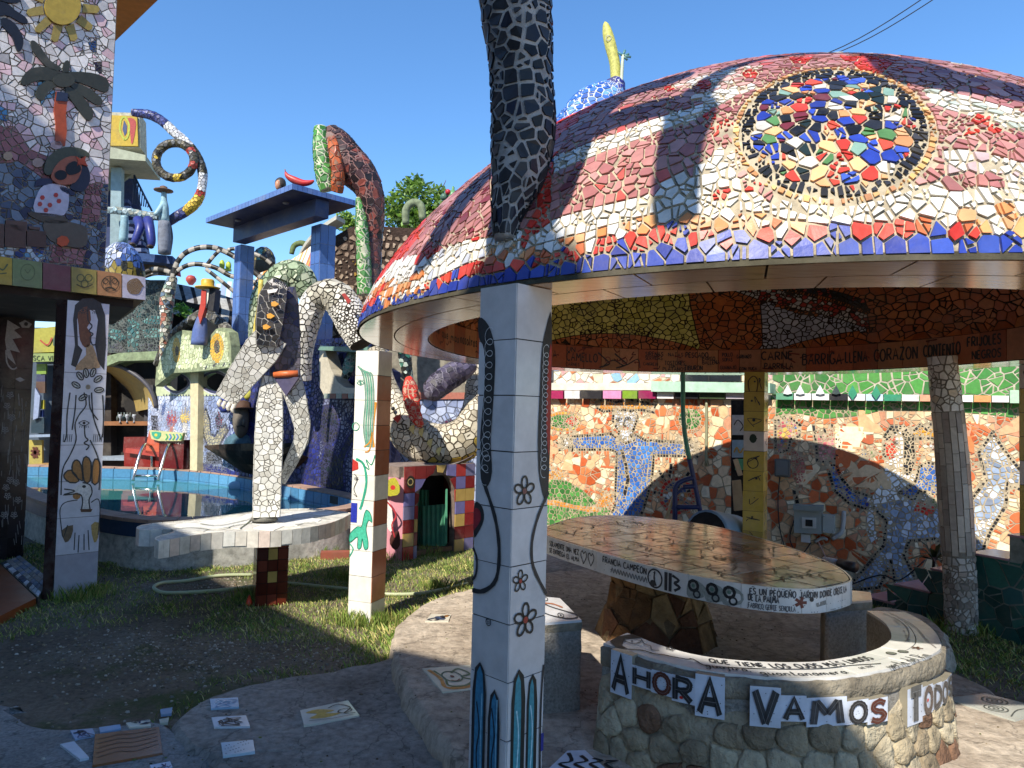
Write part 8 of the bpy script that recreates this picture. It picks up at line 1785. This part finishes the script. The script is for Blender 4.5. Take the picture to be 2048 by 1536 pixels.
mb = MB(); c = at(906, 388, 11); mb.lathe(c-Vector((0, 0, .1)), [(.07, 0), (.085, .06), (.07, .13), (.02, .17), (.025, .2), (.005, .23)], H('5a8a5c'), 12); mb.build('crown', GLAZE, on); mb = MB(); mb.blob(at(896, 384, 10.95), .045, H('b02c34')); mb.build('red_cheek', GLAZE, on); mb = MB(); mb.blob(at(888, 394, 11), .06, H('4a6a5a')); mb.build('green_ball', GLAZE, on)
for i, (a, b_) in enumerate((((1560, 135), (1850, -6)), ((1578, 135), (1880, -10)))):
    A_, B_ = at(*a, 14+i*.3), at(*b_, 11+i*.3); mb = MB(); P = [A_.lerp(B_, k/10)-Vector((0, 0, .35*math.sin(math.pi*k/10)*.5)) for k in range(11)]; P = [A_+(A_-B_)*.8]+P+[B_+(B_-A_)*.8]; mb.tube(P, .009, BLK, 5); tag(mb.build('power_cable', MATTE), 'thin black cable crossing the sky, %s of the pair' % ('upper' if i == 0 else 'lower'), 'cable')
# ================================================================== GARDEN WALL WITH THE MURAL
RW = Plane((.3, 10.12, 0), (5.2, -3.1))
mw = thing('mural_wall', 'long garden wall with a terracotta mosaic mural of a blue man, a woman and a horse', 'wall', loc=(3, 7.8, 0))
umin, umax = -.3, 9.4; zc = 1.86
RW.slab('wall_core', [(umin, -.4), (umax, -.4), (umax, zc), (umin, zc)], .3, H('b8a88c'), mw, GROUT, -.3, px_=False)
P_t = P_terra+[H('f0e0c0'), H('ecd6b0'), H('e2c49c')]
def bh(cx, cy, s, sg=1): return [(cx, cy-.3*s), (cx+sg*.5*s, cy-1.1*s), (cx+sg*.7*s, cy-.5*s), (cx+sg*1.5*s, cy-.9*s), (cx+sg*1.0*s, cy-.2*s), (cx+sg*1.9*s, cy), (cx+sg*1.0*s, cy+.3*s), (cx+sg*1.5*s, cy+.9*s), (cx+sg*.6*s, cy+.6*s), (cx, cy+.4*s)]
def base_(u, v): return (P_t, .125)
K_ = P_black
OUTL = (K_, .036)
horse = [(1745, 1012), (1800, 988), (1870, 1010), (1935, 1010), (1972, 960), (1958, 905), (1985, 866), (2012, 905), (2045, 945), (2040, 978), (2015, 968), (2012, 1010), (1982, 1060), (1965, 1102), (1900, 1095), (1870, 1078), (1818, 1082), (1808, 1110), (1834, 1165), (1792, 1172), (1782, 1125), (1758, 1175), (1690, 1182), (1735, 1130), (1768, 1090), (1772, 1040)]
R_ = [reg([(1551, 700), (2300, 700), (2300, 868), (2048, 838), (1960, 828), (1880, 822), (1760, 822), (1720, 832), (1650, 838), (1600, 828), (1551, 835)], P_green, .085),
 reg([(1085, 962), (1132, 960), (1165, 980), (1200, 1012), (1240, 1030), (1240, 1075), (1085, 1075)], P_green, .075), reg([(1085, 998), (1110, 1000), (1150, 1010), (1190, 1014), (1200, 1022), (1180, 1025), (1140, 1016), (1085, 1008)], [H('d8882c'), H('dc943c')], .06),
 reg([(1088, 925), (1098, 948), (1106, 930), (1112, 950), (1122, 935), (1130, 960), (1088, 958)], [H('d8882c'), H('dc943c')], .05), reg([(1195, 1005), (1205, 975), (1212, 992), (1222, 980), (1225, 995), (1240, 990), (1215, 1015), (1190, 1014)], [H('d8882c')], .05), reg([(1086, 915), (1095, 922), (1104, 945), (1096, 948), (1086, 930)], P_sky, .05),
 reg(ell2(1127, 843, 33, 17, 16), P_green, .06, outline=([H('d8903c'), H('c8b060')], .045)), reg(ell2(1145, 842, 13, 9, 8), P_red, .05), reg(ell2(1380, 838, 27, 25, 14), P_green+[H('2a4a28')], .065, outline=([H('c8703c')], .05)),
 reg([(1145, 873), (1222, 868), (1238, 878), (1250, 884), (1268, 868), (1290, 880), (1372, 886), (1372, 912), (1308, 911), (1304, 960), (1286, 1022), (1250, 1080), (1200, 1080), (1230, 1010), (1234, 905), (1222, 899), (1145, 899)], P_sky, .06, outline=OUTL),
 reg(bh(1144, 886, 15, -1), P_white, .05, outline=(K_, .03)), reg(bh(1370, 898, 16, 1), P_white, .05, outline=(K_, .03)),
 reg([(1228, 820), (1270, 820), (1276, 835), (1266, 862), (1262, 872), (1270, 880), (1252, 886), (1236, 876), (1238, 862), (1226, 842)], [H('c8ccd4'), H('b4b8c2'), H('d8dce0')], .06, outline=OUTL), reg([(1236, 856), (1250, 852), (1262, 857), (1250, 861)], P_red, .035),
 reg([(1192, 805), (1210, 798), (1232, 804), (1262, 800), (1295, 806), (1310, 812), (1306, 824), (1286, 820), (1262, 822), (1236, 818), (1208, 824), (1195, 816)], [H('dc943c'), H('d8882c'), H('e0a44c')], .06, outline=OUTL),
 reg(ell2(1355, 992, 33, 34, 16), [H('b83a2c'), H('d0683c'), H('2c3c6a'), H('d8d4cc'), H('3c5a8a'), H('1c1c22'), H('c88850')], .055, outline=(P_red, .05)),
 reg([(1551, 842), (1580, 835), (1600, 850), (1598, 872), (1582, 878), (1576, 900), (1560, 905), (1551, 905)], [H('d8a04c'), H('4a78c0'), H('c8606a'), H('e0b058'), H('c87888')], .05, outline=OUTL), reg([(1582, 900), (1605, 905), (1612, 940), (1600, 985), (1585, 950)], [H('a85a54'), H('c0706a')], .06),
 reg([(1632, 885), (1628, 858), (1642, 872), (1650, 862), (1656, 875), (1664, 852), (1668, 876), (1680, 880), (1678, 905), (1665, 925), (1635, 922)], [H('d88a8c'), H('e0a0a0'), H('c86a70')], .05, outline=OUTL), reg([(1657, 870), (1664, 853), (1668, 872), (1662, 880)], [H('c8202c')], .035),
 reg([(1655, 932), (1672, 930), (1684, 958), (1706, 982), (1752, 996), (1752, 1022), (1700, 1008), (1668, 980)], P_sky+[H('2a3a8c')], .06, outline=OUTL),
 reg(horse, P_pale+[H('8a94a6'), H('d4dce8')], .07, outline=OUTL),
 reg([(1776, 925), (1796, 940), (1838, 950), (1862, 960), (1880, 985), (1850, 1000), (1800, 1000), (1748, 1010), (1750, 1072), (1756, 1066), (1756, 1078), (1740, 1080), (1732, 1060), (1735, 1000), (1760, 970)], [H('e0e4e8'), H('d0d6de'), H('eceeee')], .085),
 reg([(1764, 905), (1766, 870), (1782, 850), (1810, 850), (1828, 875), (1832, 920), (1820, 955), (1806, 945), (1804, 925), (1770, 925)], K_+[H('24302c')], .05), reg([(1772, 880), (1800, 862), (1808, 880), (1806, 935), (1780, 940), (1772, 920)], [H('ece8e0'), H('e4e6ea')], .06), reg([(1770, 885), (1790, 868), (1792, 895), (1800, 900), (1788, 908), (1790, 915), (1772, 922)], P_red, .045),
 reg([(1838, 935), (1855, 925), (1882, 930), (1884, 990), (1840, 982), (1828, 1000), (1800, 985), (1830, 965)], P_sky, .06, outline=(K_, .035)), reg([(1836, 998), (1872, 1018), (1862, 1034), (1828, 1020)], P_red, .05), reg([(1850, 992), (1884, 1000), (1884, 1020), (1872, 1016)], P_green, .05),
 reg([(1828, 862), (1840, 850), (1852, 858), (1864, 846), (1880, 850), (1884, 880), (1850, 876), (1826, 878)], [H('e0982c'), H('e4a840')], .06, outline=OUTL), reg([(1856, 885), (1884, 882), (1884, 905), (1862, 905)], [H('7a3a34'), H('5a2c2c'), H('d8d0d0')], .05),
 reg(ell2(1728, 905, 7, 7, 6), P_sky, .03), reg(ell2(1746, 908, 7, 7, 6), P_green, .03), reg(ell2(1737, 916, 5, 6, 6), P_red, .03), reg(ell2(1727, 916, 6, 5, 6), [H('4a6ac0')], .03)]
# clip the mural under the coping
mosaic(mw, lambda u, v, h: RW.map(u, v, h), (umin, -.4, umax, zc-.0), base_, [RW.reg(g) for g in R_], gap=.011, h=.007, tilt=.03, seed=90, name='mural_tile', splitp=.4, cvar=.14,
       lines=[dict(poly=[RW.uv(a, b_) for a, b_ in P], pal=K_, size=.05) for P in ([(1330, 960), (1320, 945)], [(1310, 985), (1325, 988)], [(1340, 952), (1342, 935)], [(1370, 958), (1378, 945)], [(1245, 905), (1252, 930), (1256, 960), (1250, 985)], [(1590, 985), (1598, 1020)])])
q = Paint(RW.pmap(.011)); q.eye(1238, 838, 6, K, .002); q.eye(1256, 836, 6, K, .002); q.eye(1792, 884, 5, K, .002); q.line([(1250, 838), (1247, 850), (1252, 851)], 1.5, K, .002); q.build('face_lines', mw)
# coping right (green section) and left (coloured tiles)
def wslab(nm, x0, x1, y0, y1, th_, c, mat=GLAZE, off=0.): return RW.slab(nm, [(x0, y1), (x1, y1+.012*(x1-x0)), (x1, y0+.012*(x1-x0)), (x0, y0)], th_, H(c), mw, mat, off)
cop = ['5a9a7a', 'e0e0dc', 'd8d8d4', '2c2c30', 'e0e0dc', 'b8d0e0', '3a8a6a', 'e0dcd8', 'd89a7a', 'dcdcd8', 'e4e4e0', 'd8905c', 'e0e0dc']
for k, c in enumerate(cop): x = 1551+36*k; wslab('coping_tile', x+1, x+35, 786+.012*36*k, 799+.012*36*k, .12, c)
for k in range(6): wslab('coping_block', 2020+40*k, 2058+40*k, 780+.6*k, 806+.6*k, .14, 'a8c4a8')
for x0, x1, c in ((1090, 1127, '9c2a54'), (1128, 1160, 'd8d4d0'), (1161, 1204, '2c2a2c'), (1205, 1243, 'd88ab0'), (1244, 1275, '7a9a2c'), (1276, 1312, '8c2450'), (1313, 1348, 'dcd8d4'), (1349, 1397, '1c1c1e'), (1398, 1450, '3a4a2c'), (1451, 1490, 'c8c0c8'), (1491, 1530, '2c2c2c'), (1040, 1089, 'd8d4d0')): wslab('coping_tile', x0+1, x1-1, 781, 797, .1, c)
RW.slab('plaster_band', [(1030, 780), (1320, 780), (1320, 766), (1030, 766)], .2, H('d8d0bc'), mw, MATTE, -.15); RW.slab('mint_ledge', [(1302, 783), (1540, 786), (1540, 766), (1302, 762)], .35, H('a8c8b0'), mw, MATTE, -.18)
uw = thing('upper_wall', 'upper mosaic wall set back above the mural, green on the right', 'wall', loc=(3, 8.1, 1.8)); UW = Plane(RW.P-RW.N*.32, RW.U)
UW.slab('wall_core', [(umin, 1.7), (umax+.6, 1.7), (umax+.6, 3.3), (umin, 3.3)], .2, H('b8b09c'), uw, GROUT, -.2, px_=False)
gb = UW.uv(1548, 780)[0]
mosaic(uw, lambda u, v, h: UW.map(u, v, h), (umin, 1.84, umax+.5, 2.6), lambda u, v: ((P_green, .13) if u > gb else ([H('e0dcd0'), H('e8e4da'), H('d8c8a8'), H('c87a50'), H('a86a4a'), H('88b0d0'), H('d8a0a0'), H('e4dccc')], .13)), gap=.014, h=.007, seed=91, name='tile', splitp=.4, limit=250)
mb = MB(); UW.slab('dark_window', [(1360, 763), (1482, 763), (1482, 745), (1360, 745)], .05, H('22262a'), uw, GLOSS, .02); UW.slab('window_bar', [(1416, 763), (1419, 763), (1419, 745), (1416, 745)], .07, H('0c0c0e'), uw, MATTE, .02)
for x, c in ((1575, 'e0e4e6'), (1640, 'dce0e2'), (1705, '3a8a6a'), (1752, '3a8a6a'), (1600, 'dce0e2'), (1672, '3c4a4a')): RW.slab('pointed_shard', [(x-9, 787), (x, 770), (x+9, 787), (x, 800 if c == '3a8a6a' else 789)], .02, H(c), mw, GLAZE, .13)
# --- electrical boxes, pipes and cables
def wbox(name, x0, x1, y0, y1, dep, c, lb, catg): o = RW.slab(name, [(x0, y1), (x1, y1+2), (x1, y0+2), (x0, y0)], dep, H(c), None, CLEAN, .0); return tag(o, lb, catg)
o = wbox('fuse_box', 1588, 1643, 1014, 1066, .1, '9aa09a', 'grey-green fuse box with an open window on the mural wall', 'fuse box')
RW.slab('window', [(1604, 1056), (1632, 1057), (1632, 1036), (1604, 1035)], .012, H('c8c8c0'), o, CLEAN, .1); RW.slab('switches', [(1611, 1052), (1625, 1053), (1625, 1040), (1611, 1039)], .012, H('16181a'), o, CLEAN, .112); RW.slab('hood', [(1586, 1020), (1645, 1023), (1645, 1012), (1586, 1010)], .14, H('8a908a'), o, CLEAN, 0)
o = wbox('junction_box', 1645, 1669, 1029, 1065, .09, 'b0b4ac', 'pale square junction box right beside the fuse box', 'junction box')
for x, y in ((1648, 1033), (1666, 1034), (1648, 1061), (1666, 1062)): mb = MB(); mb.blob(RW.at(x, y, .092), .006, H('55584f'), 6, 4); mb.build('screw', STEEL, o)
o = wbox('switch_box', 1549, 1578, 918, 953, .12, '5a5c5a', 'dark grey weatherproof box beside the yellow column', 'switch box'); RW.slab('lid', [(1552, 950), (1575, 951), (1575, 922), (1552, 921)], .015, H('6a6c6a'), o, CLEAN, .12)
o = wbox('white_socket', 1602, 1620, 1068, 1084, .06, 'c8cac8', 'small white plug hanging under the fuse box', 'plug')
def wtube(name, P, r_, c, lb, catg, off=.03, mat=None): mb = MB(); mb.tube(cat([RW.at(x, y, off) for x, y in P], 4), r_, H(c), 7); return tag(mb.build(name, mat or CLEAN), lb, catg)
wtube('white_pipe', [(1688, 1022), (1687, 1045), (1682, 1066), (1664, 1078)], .024, 'b8b8b4', 'white plastic conduit elbow right of the junction box', 'pipe'); wtube('white_pipe', [(1630, 1084), (1645, 1076), (1655, 1080)], .018, 'b0b0aa', 'short white conduit end below the boxes', 'pipe')
wtube('cable', [(1637, 1084), (1645, 1100), (1655, 1122), (1672, 1142)], .006, 'c89a90', 'thin pinkish cable falling from the boxes', 'cable'); wtube('cable', [(1560, 953), (1556, 1000), (1560, 1060), (1575, 1110)], .007, '1c1c1e', 'black cable running down from the grey switch box', 'cable')
wtube('cable', [(1588, 1040), (1580, 1080), (1600, 1110), (1622, 1085)], .007, '17171a', 'black cable looping under the fuse box', 'cable'); wtube('wall_pipe', [(1413, 800), (1413, 860), (1412, 932)], .018, '8a8a6c', 'thin vertical pipe on the mural wall', 'pipe')
mb = MB(); P = [onz(x, y, .25) for x, y in ((1640, 1118), (1680, 1128))]; mb.tube([onz(1648, 1120, .3), onz(1680, 1127, .3)], .035, H('b0b4b8'), 10); mb.tube([onz(1680, 1127, .3), onz(1710, 1135, .3)], .05, BLK, 10); tag(mb.build('pipe_fitting', CLEAN), 'grey drain pipe with a black end cap behind the table', 'pipe')
# blue frame, water hose, barrow
ft = thing('blue_hand_truck', 'dark blue tubular hand truck leaning behind the table', 'hand truck', loc=tuple(onz(1400, 1075, .15)))
Yb = 7.45; BLU = H('1c2c62')
for P in ([(1378, 915), (1388, 960), (1400, 1020), (1410, 1075)], [(1386, 955), (1362, 963), (1351, 975), (1350, 1000), (1350, 1060)], [(1350, 1014), (1398, 1014)], [(1366, 974), (1390, 972)], [(1352, 990), (1366, 976)]): mb = MB(); mb.tube(cat([at(x, y, Yb) for x, y in P], 4), .026 if P[0][0] != 1352 else .015, BLU, 8); mb.build('tube', CLEAN, ft)
wtube_ = MB(); wtube_.tube(cat([at(x, y, Yb-.02) for x, y in ((1365, 700), (1366, 760), (1366, 820), (1370, 870), (1379, 918))], 4), .024, H('4f9a84'), 8); tag(wtube_.build('green_hose', CLEAN), 'green hose hanging down to the blue hand truck', 'hose')
dr_ = thing('blue_barrel', 'pale blue half barrel lying behind the table beside the yellow column', 'barrel', loc=tuple(onz(1440, 1080, .15)))
c0, c1 = at(1412, 1068, 7.0), at(1462, 1075, 7.35); mb = MB(); ax2 = (c1-c0); mb.lathe(c0, [(.235, 0), (.24, .02), (.235, .3), (.235, .55)], H('7f9cb4'), 22, ax2); mb.build('shell', CLEAN, dr_); mb = MB(); mb.lathe(c0-ax2.normalized()*.004, [(.21, 0), (.215, .003)], H('07080a'), 20, ax2); mb.build('dark_mouth', MATTE, dr_)
mb = MB(); mb.tube([at(1350, 985, 7.55), at(1330, 1045, 7.4)], .018, H('b8a47c'), 7); tag(mb.build('broom_stick', MATTE), 'pale wooden broom handle leaning by the blue hand truck', 'stick')
for P, c, lb in (([(1466, 962), (1482, 960), (1488, 1020), (1470, 1022)], 'a08a6a', 'worn wooden plank leaning by the yellow column, lower one'), ([(1468, 920), (1476, 918), (1486, 950), (1478, 952)], 'c0a888', 'narrow cream plank above the worn plank')): mb = MB(); mb.slab([at(x, y, 7.7) for x, y in P], (0, .04, 0), H(c)); tag(mb.build('wooden_plank', MATTE), lb, 'plank')
pn = thing('leaning_board', 'tall dark board with small bright pictures leaning behind the yellow column', 'panel', loc=tuple(at(1480, 1060, 7.95)))
PN = Plane(at(1475, 900, 8.0), RW.U)
for P, c, nm, o_ in (([(1462, 1075), (1500, 1075), (1500, 800), (1462, 800)], '17181a', 'board', 0), ([(1464, 870), (1490, 870), (1490, 830), (1464, 830)], 'c8c4c0', 'picture', .03), ([(1464, 915), (1490, 915), (1490, 880), (1464, 880)], '9ab4c8', 'picture', .03), ([(1470, 940), (1488, 940), (1488, 918), (1470, 918)], '5aa07a', 'picture', .03)): PN.slab(nm, P, .03, H(c), pn, GLAZE, o_)
q = Paint(PN.pmap(.062)); q.line([(1468, 905), (1474, 895), (1480, 906), (1487, 896)], 3, H('c8a04c'), .002); q.line([(1468, 850), (1476, 840), (1486, 852), (1480, 862)], 2, INK, .002); q.build('picture_drawing', pn)
# --- leaning mosaic column
lc = thing('leaning_column', 'leaning round column in white and grey broken tile beside the green steps', 'column', loc=tuple(onz(1922, 1268, 0)))
P, rr = ptube([(1922, 1276, 5.62, 28), (1921, 1200, 5.62, 28), (1917, 1110, 5.62, 28), (1910, 1000, 5.62, 29), (1903, 900, 5.62, 28), (1893, 800, 5.62, 27), (1886, 735, 5.62, 26), (1884, 712, 5.62, 26)], 4)
mb = MB(); mb.tube(P, rr, H('8a8478'), 18); mb.build('column_core', GROUT, lc)
f_, G_, L_ = tube_map(P, rr); a0, a1 = L_*.29, L_*.80
mosaic(lc, f_, (0, a1, G_, L_), (P_white+[H('d8c8b0')], .062), wrap=G_, gap=.009, h=.005, seed=92, name='tile', splitp=.3, tilt=.04); mosaic(lc, f_, (0, 0, G_, a0), ([H('c8c4bc'), H('b4aea4'), H('a89c90'), H('d0ccc4'), H('8a8078')], .05), wrap=G_, gap=.009, h=.005, seed=93, name='small_tile', splitp=.4, tilt=.05)
r = random.Random(12); ncl = 15; sh_ = []
for k in range(ncl):
    v = a0+r.uniform(0, .05)
    while v < a1-.04:
        h_ = r.uniform(.11, .21); v1 = min(a1, v+h_); u0, u1 = G_*k/ncl+.003, G_*(k+1)/ncl-.003; Pq = [(u0, v), (u1, v), (u1, v1), (u0, v1)]; hh = r.uniform(.004, .009)
        sh_.append(([Vector(f_(a, b_, hh)) for a, b_ in Pq], [Vector(f_(a, b_, -.002)) for a, b_ in Pq], mul(r.choice([H('b8b0a4'), H('a8a096'), H('c4bcb0'), H('9a9088')]), r.uniform(.9, 1.08)))); v = v1+.006
PENDING.append(dict(parent=lc, sh=sh_, mat=GLAZE, name='long_tile', limit=200, minpx=8))
# --- green mosaic steps with pink treads
sp = thing('green_steps', 'steps faced in dark green broken tile with smooth pink treads', 'steps', loc=(3.5, 5.9, 0)); SPl = Plane((3.34, 6.2, 0), (.49, -.87)); bkv = -SPl.N*.36
P_dg = [H('2a5a52'), H('22504a'), H('306458'), H('1c443e'), H('2c5c5c')]
def u_of(x, z): p = onpl(x, 1150, SPl.P, SPl.N); return (p-SPl.P).dot(SPl.U)
steps = [(1728, 1790, .075), (1791, 1862, .245), (1863, 1939, .44), (1940, 2017, .625), (2018, 2070, .81), (2071, 2300, 1.0)]
xs = [(u_of(a, 0), u_of(b_, 0), z) for a, b_, z in steps]
for a, b_, z in xs:
    A_, B_ = SPl.map(a, 0, -.01), SPl.map(b_+.001, 0, -.01); mb = MB(); mb.prism([tuple(p.to_2d()) for p in (A_, B_, B_+bkv, A_+bkv)], -.05, z-.016, H('8a9088')); mb.build('step_core', GROUT, sp)
    A_, B_ = SPl.map(a-.004, 0, .012), SPl.map(b_, 0, .012); mb = MB(); mb.prism([tuple(p.to_2d()) for p in (A_, B_, B_+bkv, A_+bkv)], z-.015, z, mul(H('a8808c'), rng.uniform(.95, 1.05))); mb.build('tread', GLOSS, sp)
def inst(u, v): return any(a-.002 <= u <= b_+.002 and v < z-.02 for a, b_, z in xs)
mosaic(sp, lambda u, v, h: SPl.map(u, v, h-.01), (xs[0][0], -.03, xs[-1][1], .97), (P_dg, .14), gap=.009, h=.006, tilt=.03, seed=94, name='tile', splitp=.45, keep=inst, hullclip=lambda c: clip(c, 0, 1, max([z for a, b_, z in xs if a-.01 <= sum(p[0] for p in c)/len(c) <= b_+.01] or [.1])-.018))
# dark plant between wall and column
pl_ = thing('dark_plant', 'dark spiky plant growing at the wall behind the leaning column', 'plant', loc=tuple(onz(1865, 1165, .05))); r = random.Random(9); c = at(1868, 1120, 6.45)
for k in range(26):
    a = r.random()*6.28; L = r.uniform(.16, .3); d = Vector((math.cos(a), math.sin(a)*.6, r.uniform(.0, .9))).normalized(); s = d.cross(Vector((0, 0, 1))).normalized()*.02; m_ = c+d*L*.5+Vector((0, 0, .02)); e_ = c+d*L-Vector((0, 0, .04))
    mb = MB(); mb.add([c-s*.4, c+s*.4, m_+s, e_, m_-s, m_+Vector((0, 0, -.006))], [(0, 1, 2, 5), (0, 5, 4), (5, 2, 3), (4, 5, 3)], mul(r.choice([H('2c3420'), H('3a2c30'), H('24301e')]), r.uniform(.7, 1.2))); mb.build('leaf', LEAFM, pl_)
mb = MB(); mb.tube([c, c-Vector((.02, 0, .35))], .015, H('2a2018'), 6); mb.build('stem', MATTE, pl_)
wtube('ground_cable', [(1700, 1170), (1760, 1150), (1800, 1160), (1850, 1120)], .007, '141414', 'black cable lying along the foot of the mural wall', 'cable', .3)
# pavement strip between terrace and wall
mb = MB(); mb.prism([(1.5, 6.6), (2.6, 6.4), (3.0, 6.5), (1.3, 7.1), (1.1, 9.4), (-.3, 9.7), (-.3, 7.4), (.7, 7.0)], -.02, .03, (1, 1, 1)); mb.build('rear_pavement', CONC, kind='structure')
# ================================================================== THE HOUSES BEHIND THE CAMERA (they shade the foreground)
n2 = Vector((.66, .75, 0)).normalized(); d2 = Vector((n2.y, -n2.x, 0))
nh = thing('neighbour_house', 'long two-storey rendered house behind the viewpoint', 'house', loc=(-4, -4, 0))
edge_ = [Vector(p) for p in ((-12.1, 7.6), (-9.13, 4.42), (-6.43, 1.42), (-3.87, -1.16), (-1.57, -2.42), (-1.43, -2.73), (-1.0, -3.8))]
backp = [(-.6, -12), (-13, -12)]
mb = MB(); mb.prism([tuple(p) for p in edge_]+backp, 0, 5.84, H('e4e0d4')); mb.build('wall', PLAST, nh)
mb = MB(); mb.prism([tuple(p+Vector((.004, .004))) for p in edge_]+backp, 5.84, 6.0, H('8a8070')); mb.build('roof_slab', PLAST, nh)
for a, b_ in zip(edge_[:4], edge_[1:5]):
    d = (b_-a).normalized(); nn = Vector((-d.y, d.x)); nn = nn if nn.dot(Vector((0, 1))) > 0 else -nn; m_ = (a+b_)/2
    for z0, z1 in ((.9, 2.1), (3.6, 4.8)):
        mb = MB(); mb.prism([tuple(m_+d*u+nn*h) for u, h in ((-.5, .02), (.5, .02), (.5, -.1), (-.5, -.1))], z0, z1, H('2a3a4a')); mb.build('window', GLOSS, nh)
        mb = MB(); mb.prism([tuple(m_+d*u+nn*h) for u, h in ((-.6, .07), (.6, .07), (.6, -.1), (-.6, -.1))], z0-.09, z0-.005, H('c8c0b0')); mb.build('window_sill', MATTE, nh)
wt = thing('shade_tank', 'round rooftop water tank on the neighbouring house', 'water tank', loc=(-3.5, -3.3, 6))  # unseen tank, added to throw shade on the front column
e1 = Vector((s_h.y, -s_h.x, 0)); tcn = e1*-1.19+s_h*-3.75
mb = MB(); mb.lathe((tcn.x, tcn.y, 6.0), [(.26, 0), (.31, .1), (.31, 1.4), (.2, 1.6), (.08, 1.68)], H('3a4a5a'), 20); mb.build('tank', CLEAN, wt)
wg = thing('shade_wing', 'tall side wing of the left house outside the view', 'house', loc=(-6.5, 1.5, 0)); mb = MB(); mb.prism([(-9.5, .6), (-6.5, .6), (-5.65, 2.2), (-9.5, 2.2)], 0, 7.6, H('e4e0d4')); mb.build('wall', PLAST, wg)  # unseen wing added so the left house wall stays in shade
# upper body of the black sculpture: arching limbs above the view, given by where their shadows lie on the dome
def lift(x, y, L): p = ray_dome(x, y); return p-sdir*L
topb = pts[-1] if False else None
BK = [at(1025, -260, 2.64)+Vector((-.02, -.1, .25)), at(1025, -260, 2.64)+Vector((0, -.35, .6))]
L_ = 2.6
A1 = [BK[0], BK[1], lift(1120, 285, L_), lift(1250, 235, L_), lift(1375, 215, L_), lift(1360, 300, L_), lift(1352, 380, L_), lift(1352, 445, L_)]
rad1 = [.12, .13, .14, .13, .11, .085, .08, .075]
A2 = [BK[0], BK[1], lift(1000, 330, L_), lift(930, 400, L_), lift(880, 470, L_), lift(845, 540, L_)]; rad2 = [.12, .13, .12, .11, .09, .07]
bx = Vector((0, 2.57, 0)); A4 = [BK[1]]+[Vector((0, 2.56, z))-sdir*1.3 for z in (3.3, 3.0, 2.7, 2.45, 2.25)]; rad4 = [.12, .14, .17, .19, .19, .12]
A3 = [lift(1375, 215, L_), lift(1460, 140, L_), lift(1600, 112, L_), lift(1740, 112, L_), lift(1850, 150, L_), lift(1960, 172, L_), lift(2060, 195, L_)]; rad3 = [.08, .05, .05, .06, .16, .15, .12]
for A_, r1 in ((A1, rad1), (A2, rad2), (A3, rad3), (A4, rad4)): mb = MB(); mb.tube(cat(A_, 5), cat1(r1, 5), H('16181e'), 12); mb.build('upper_limb', GLAZE, blk)
flush_mosaics()
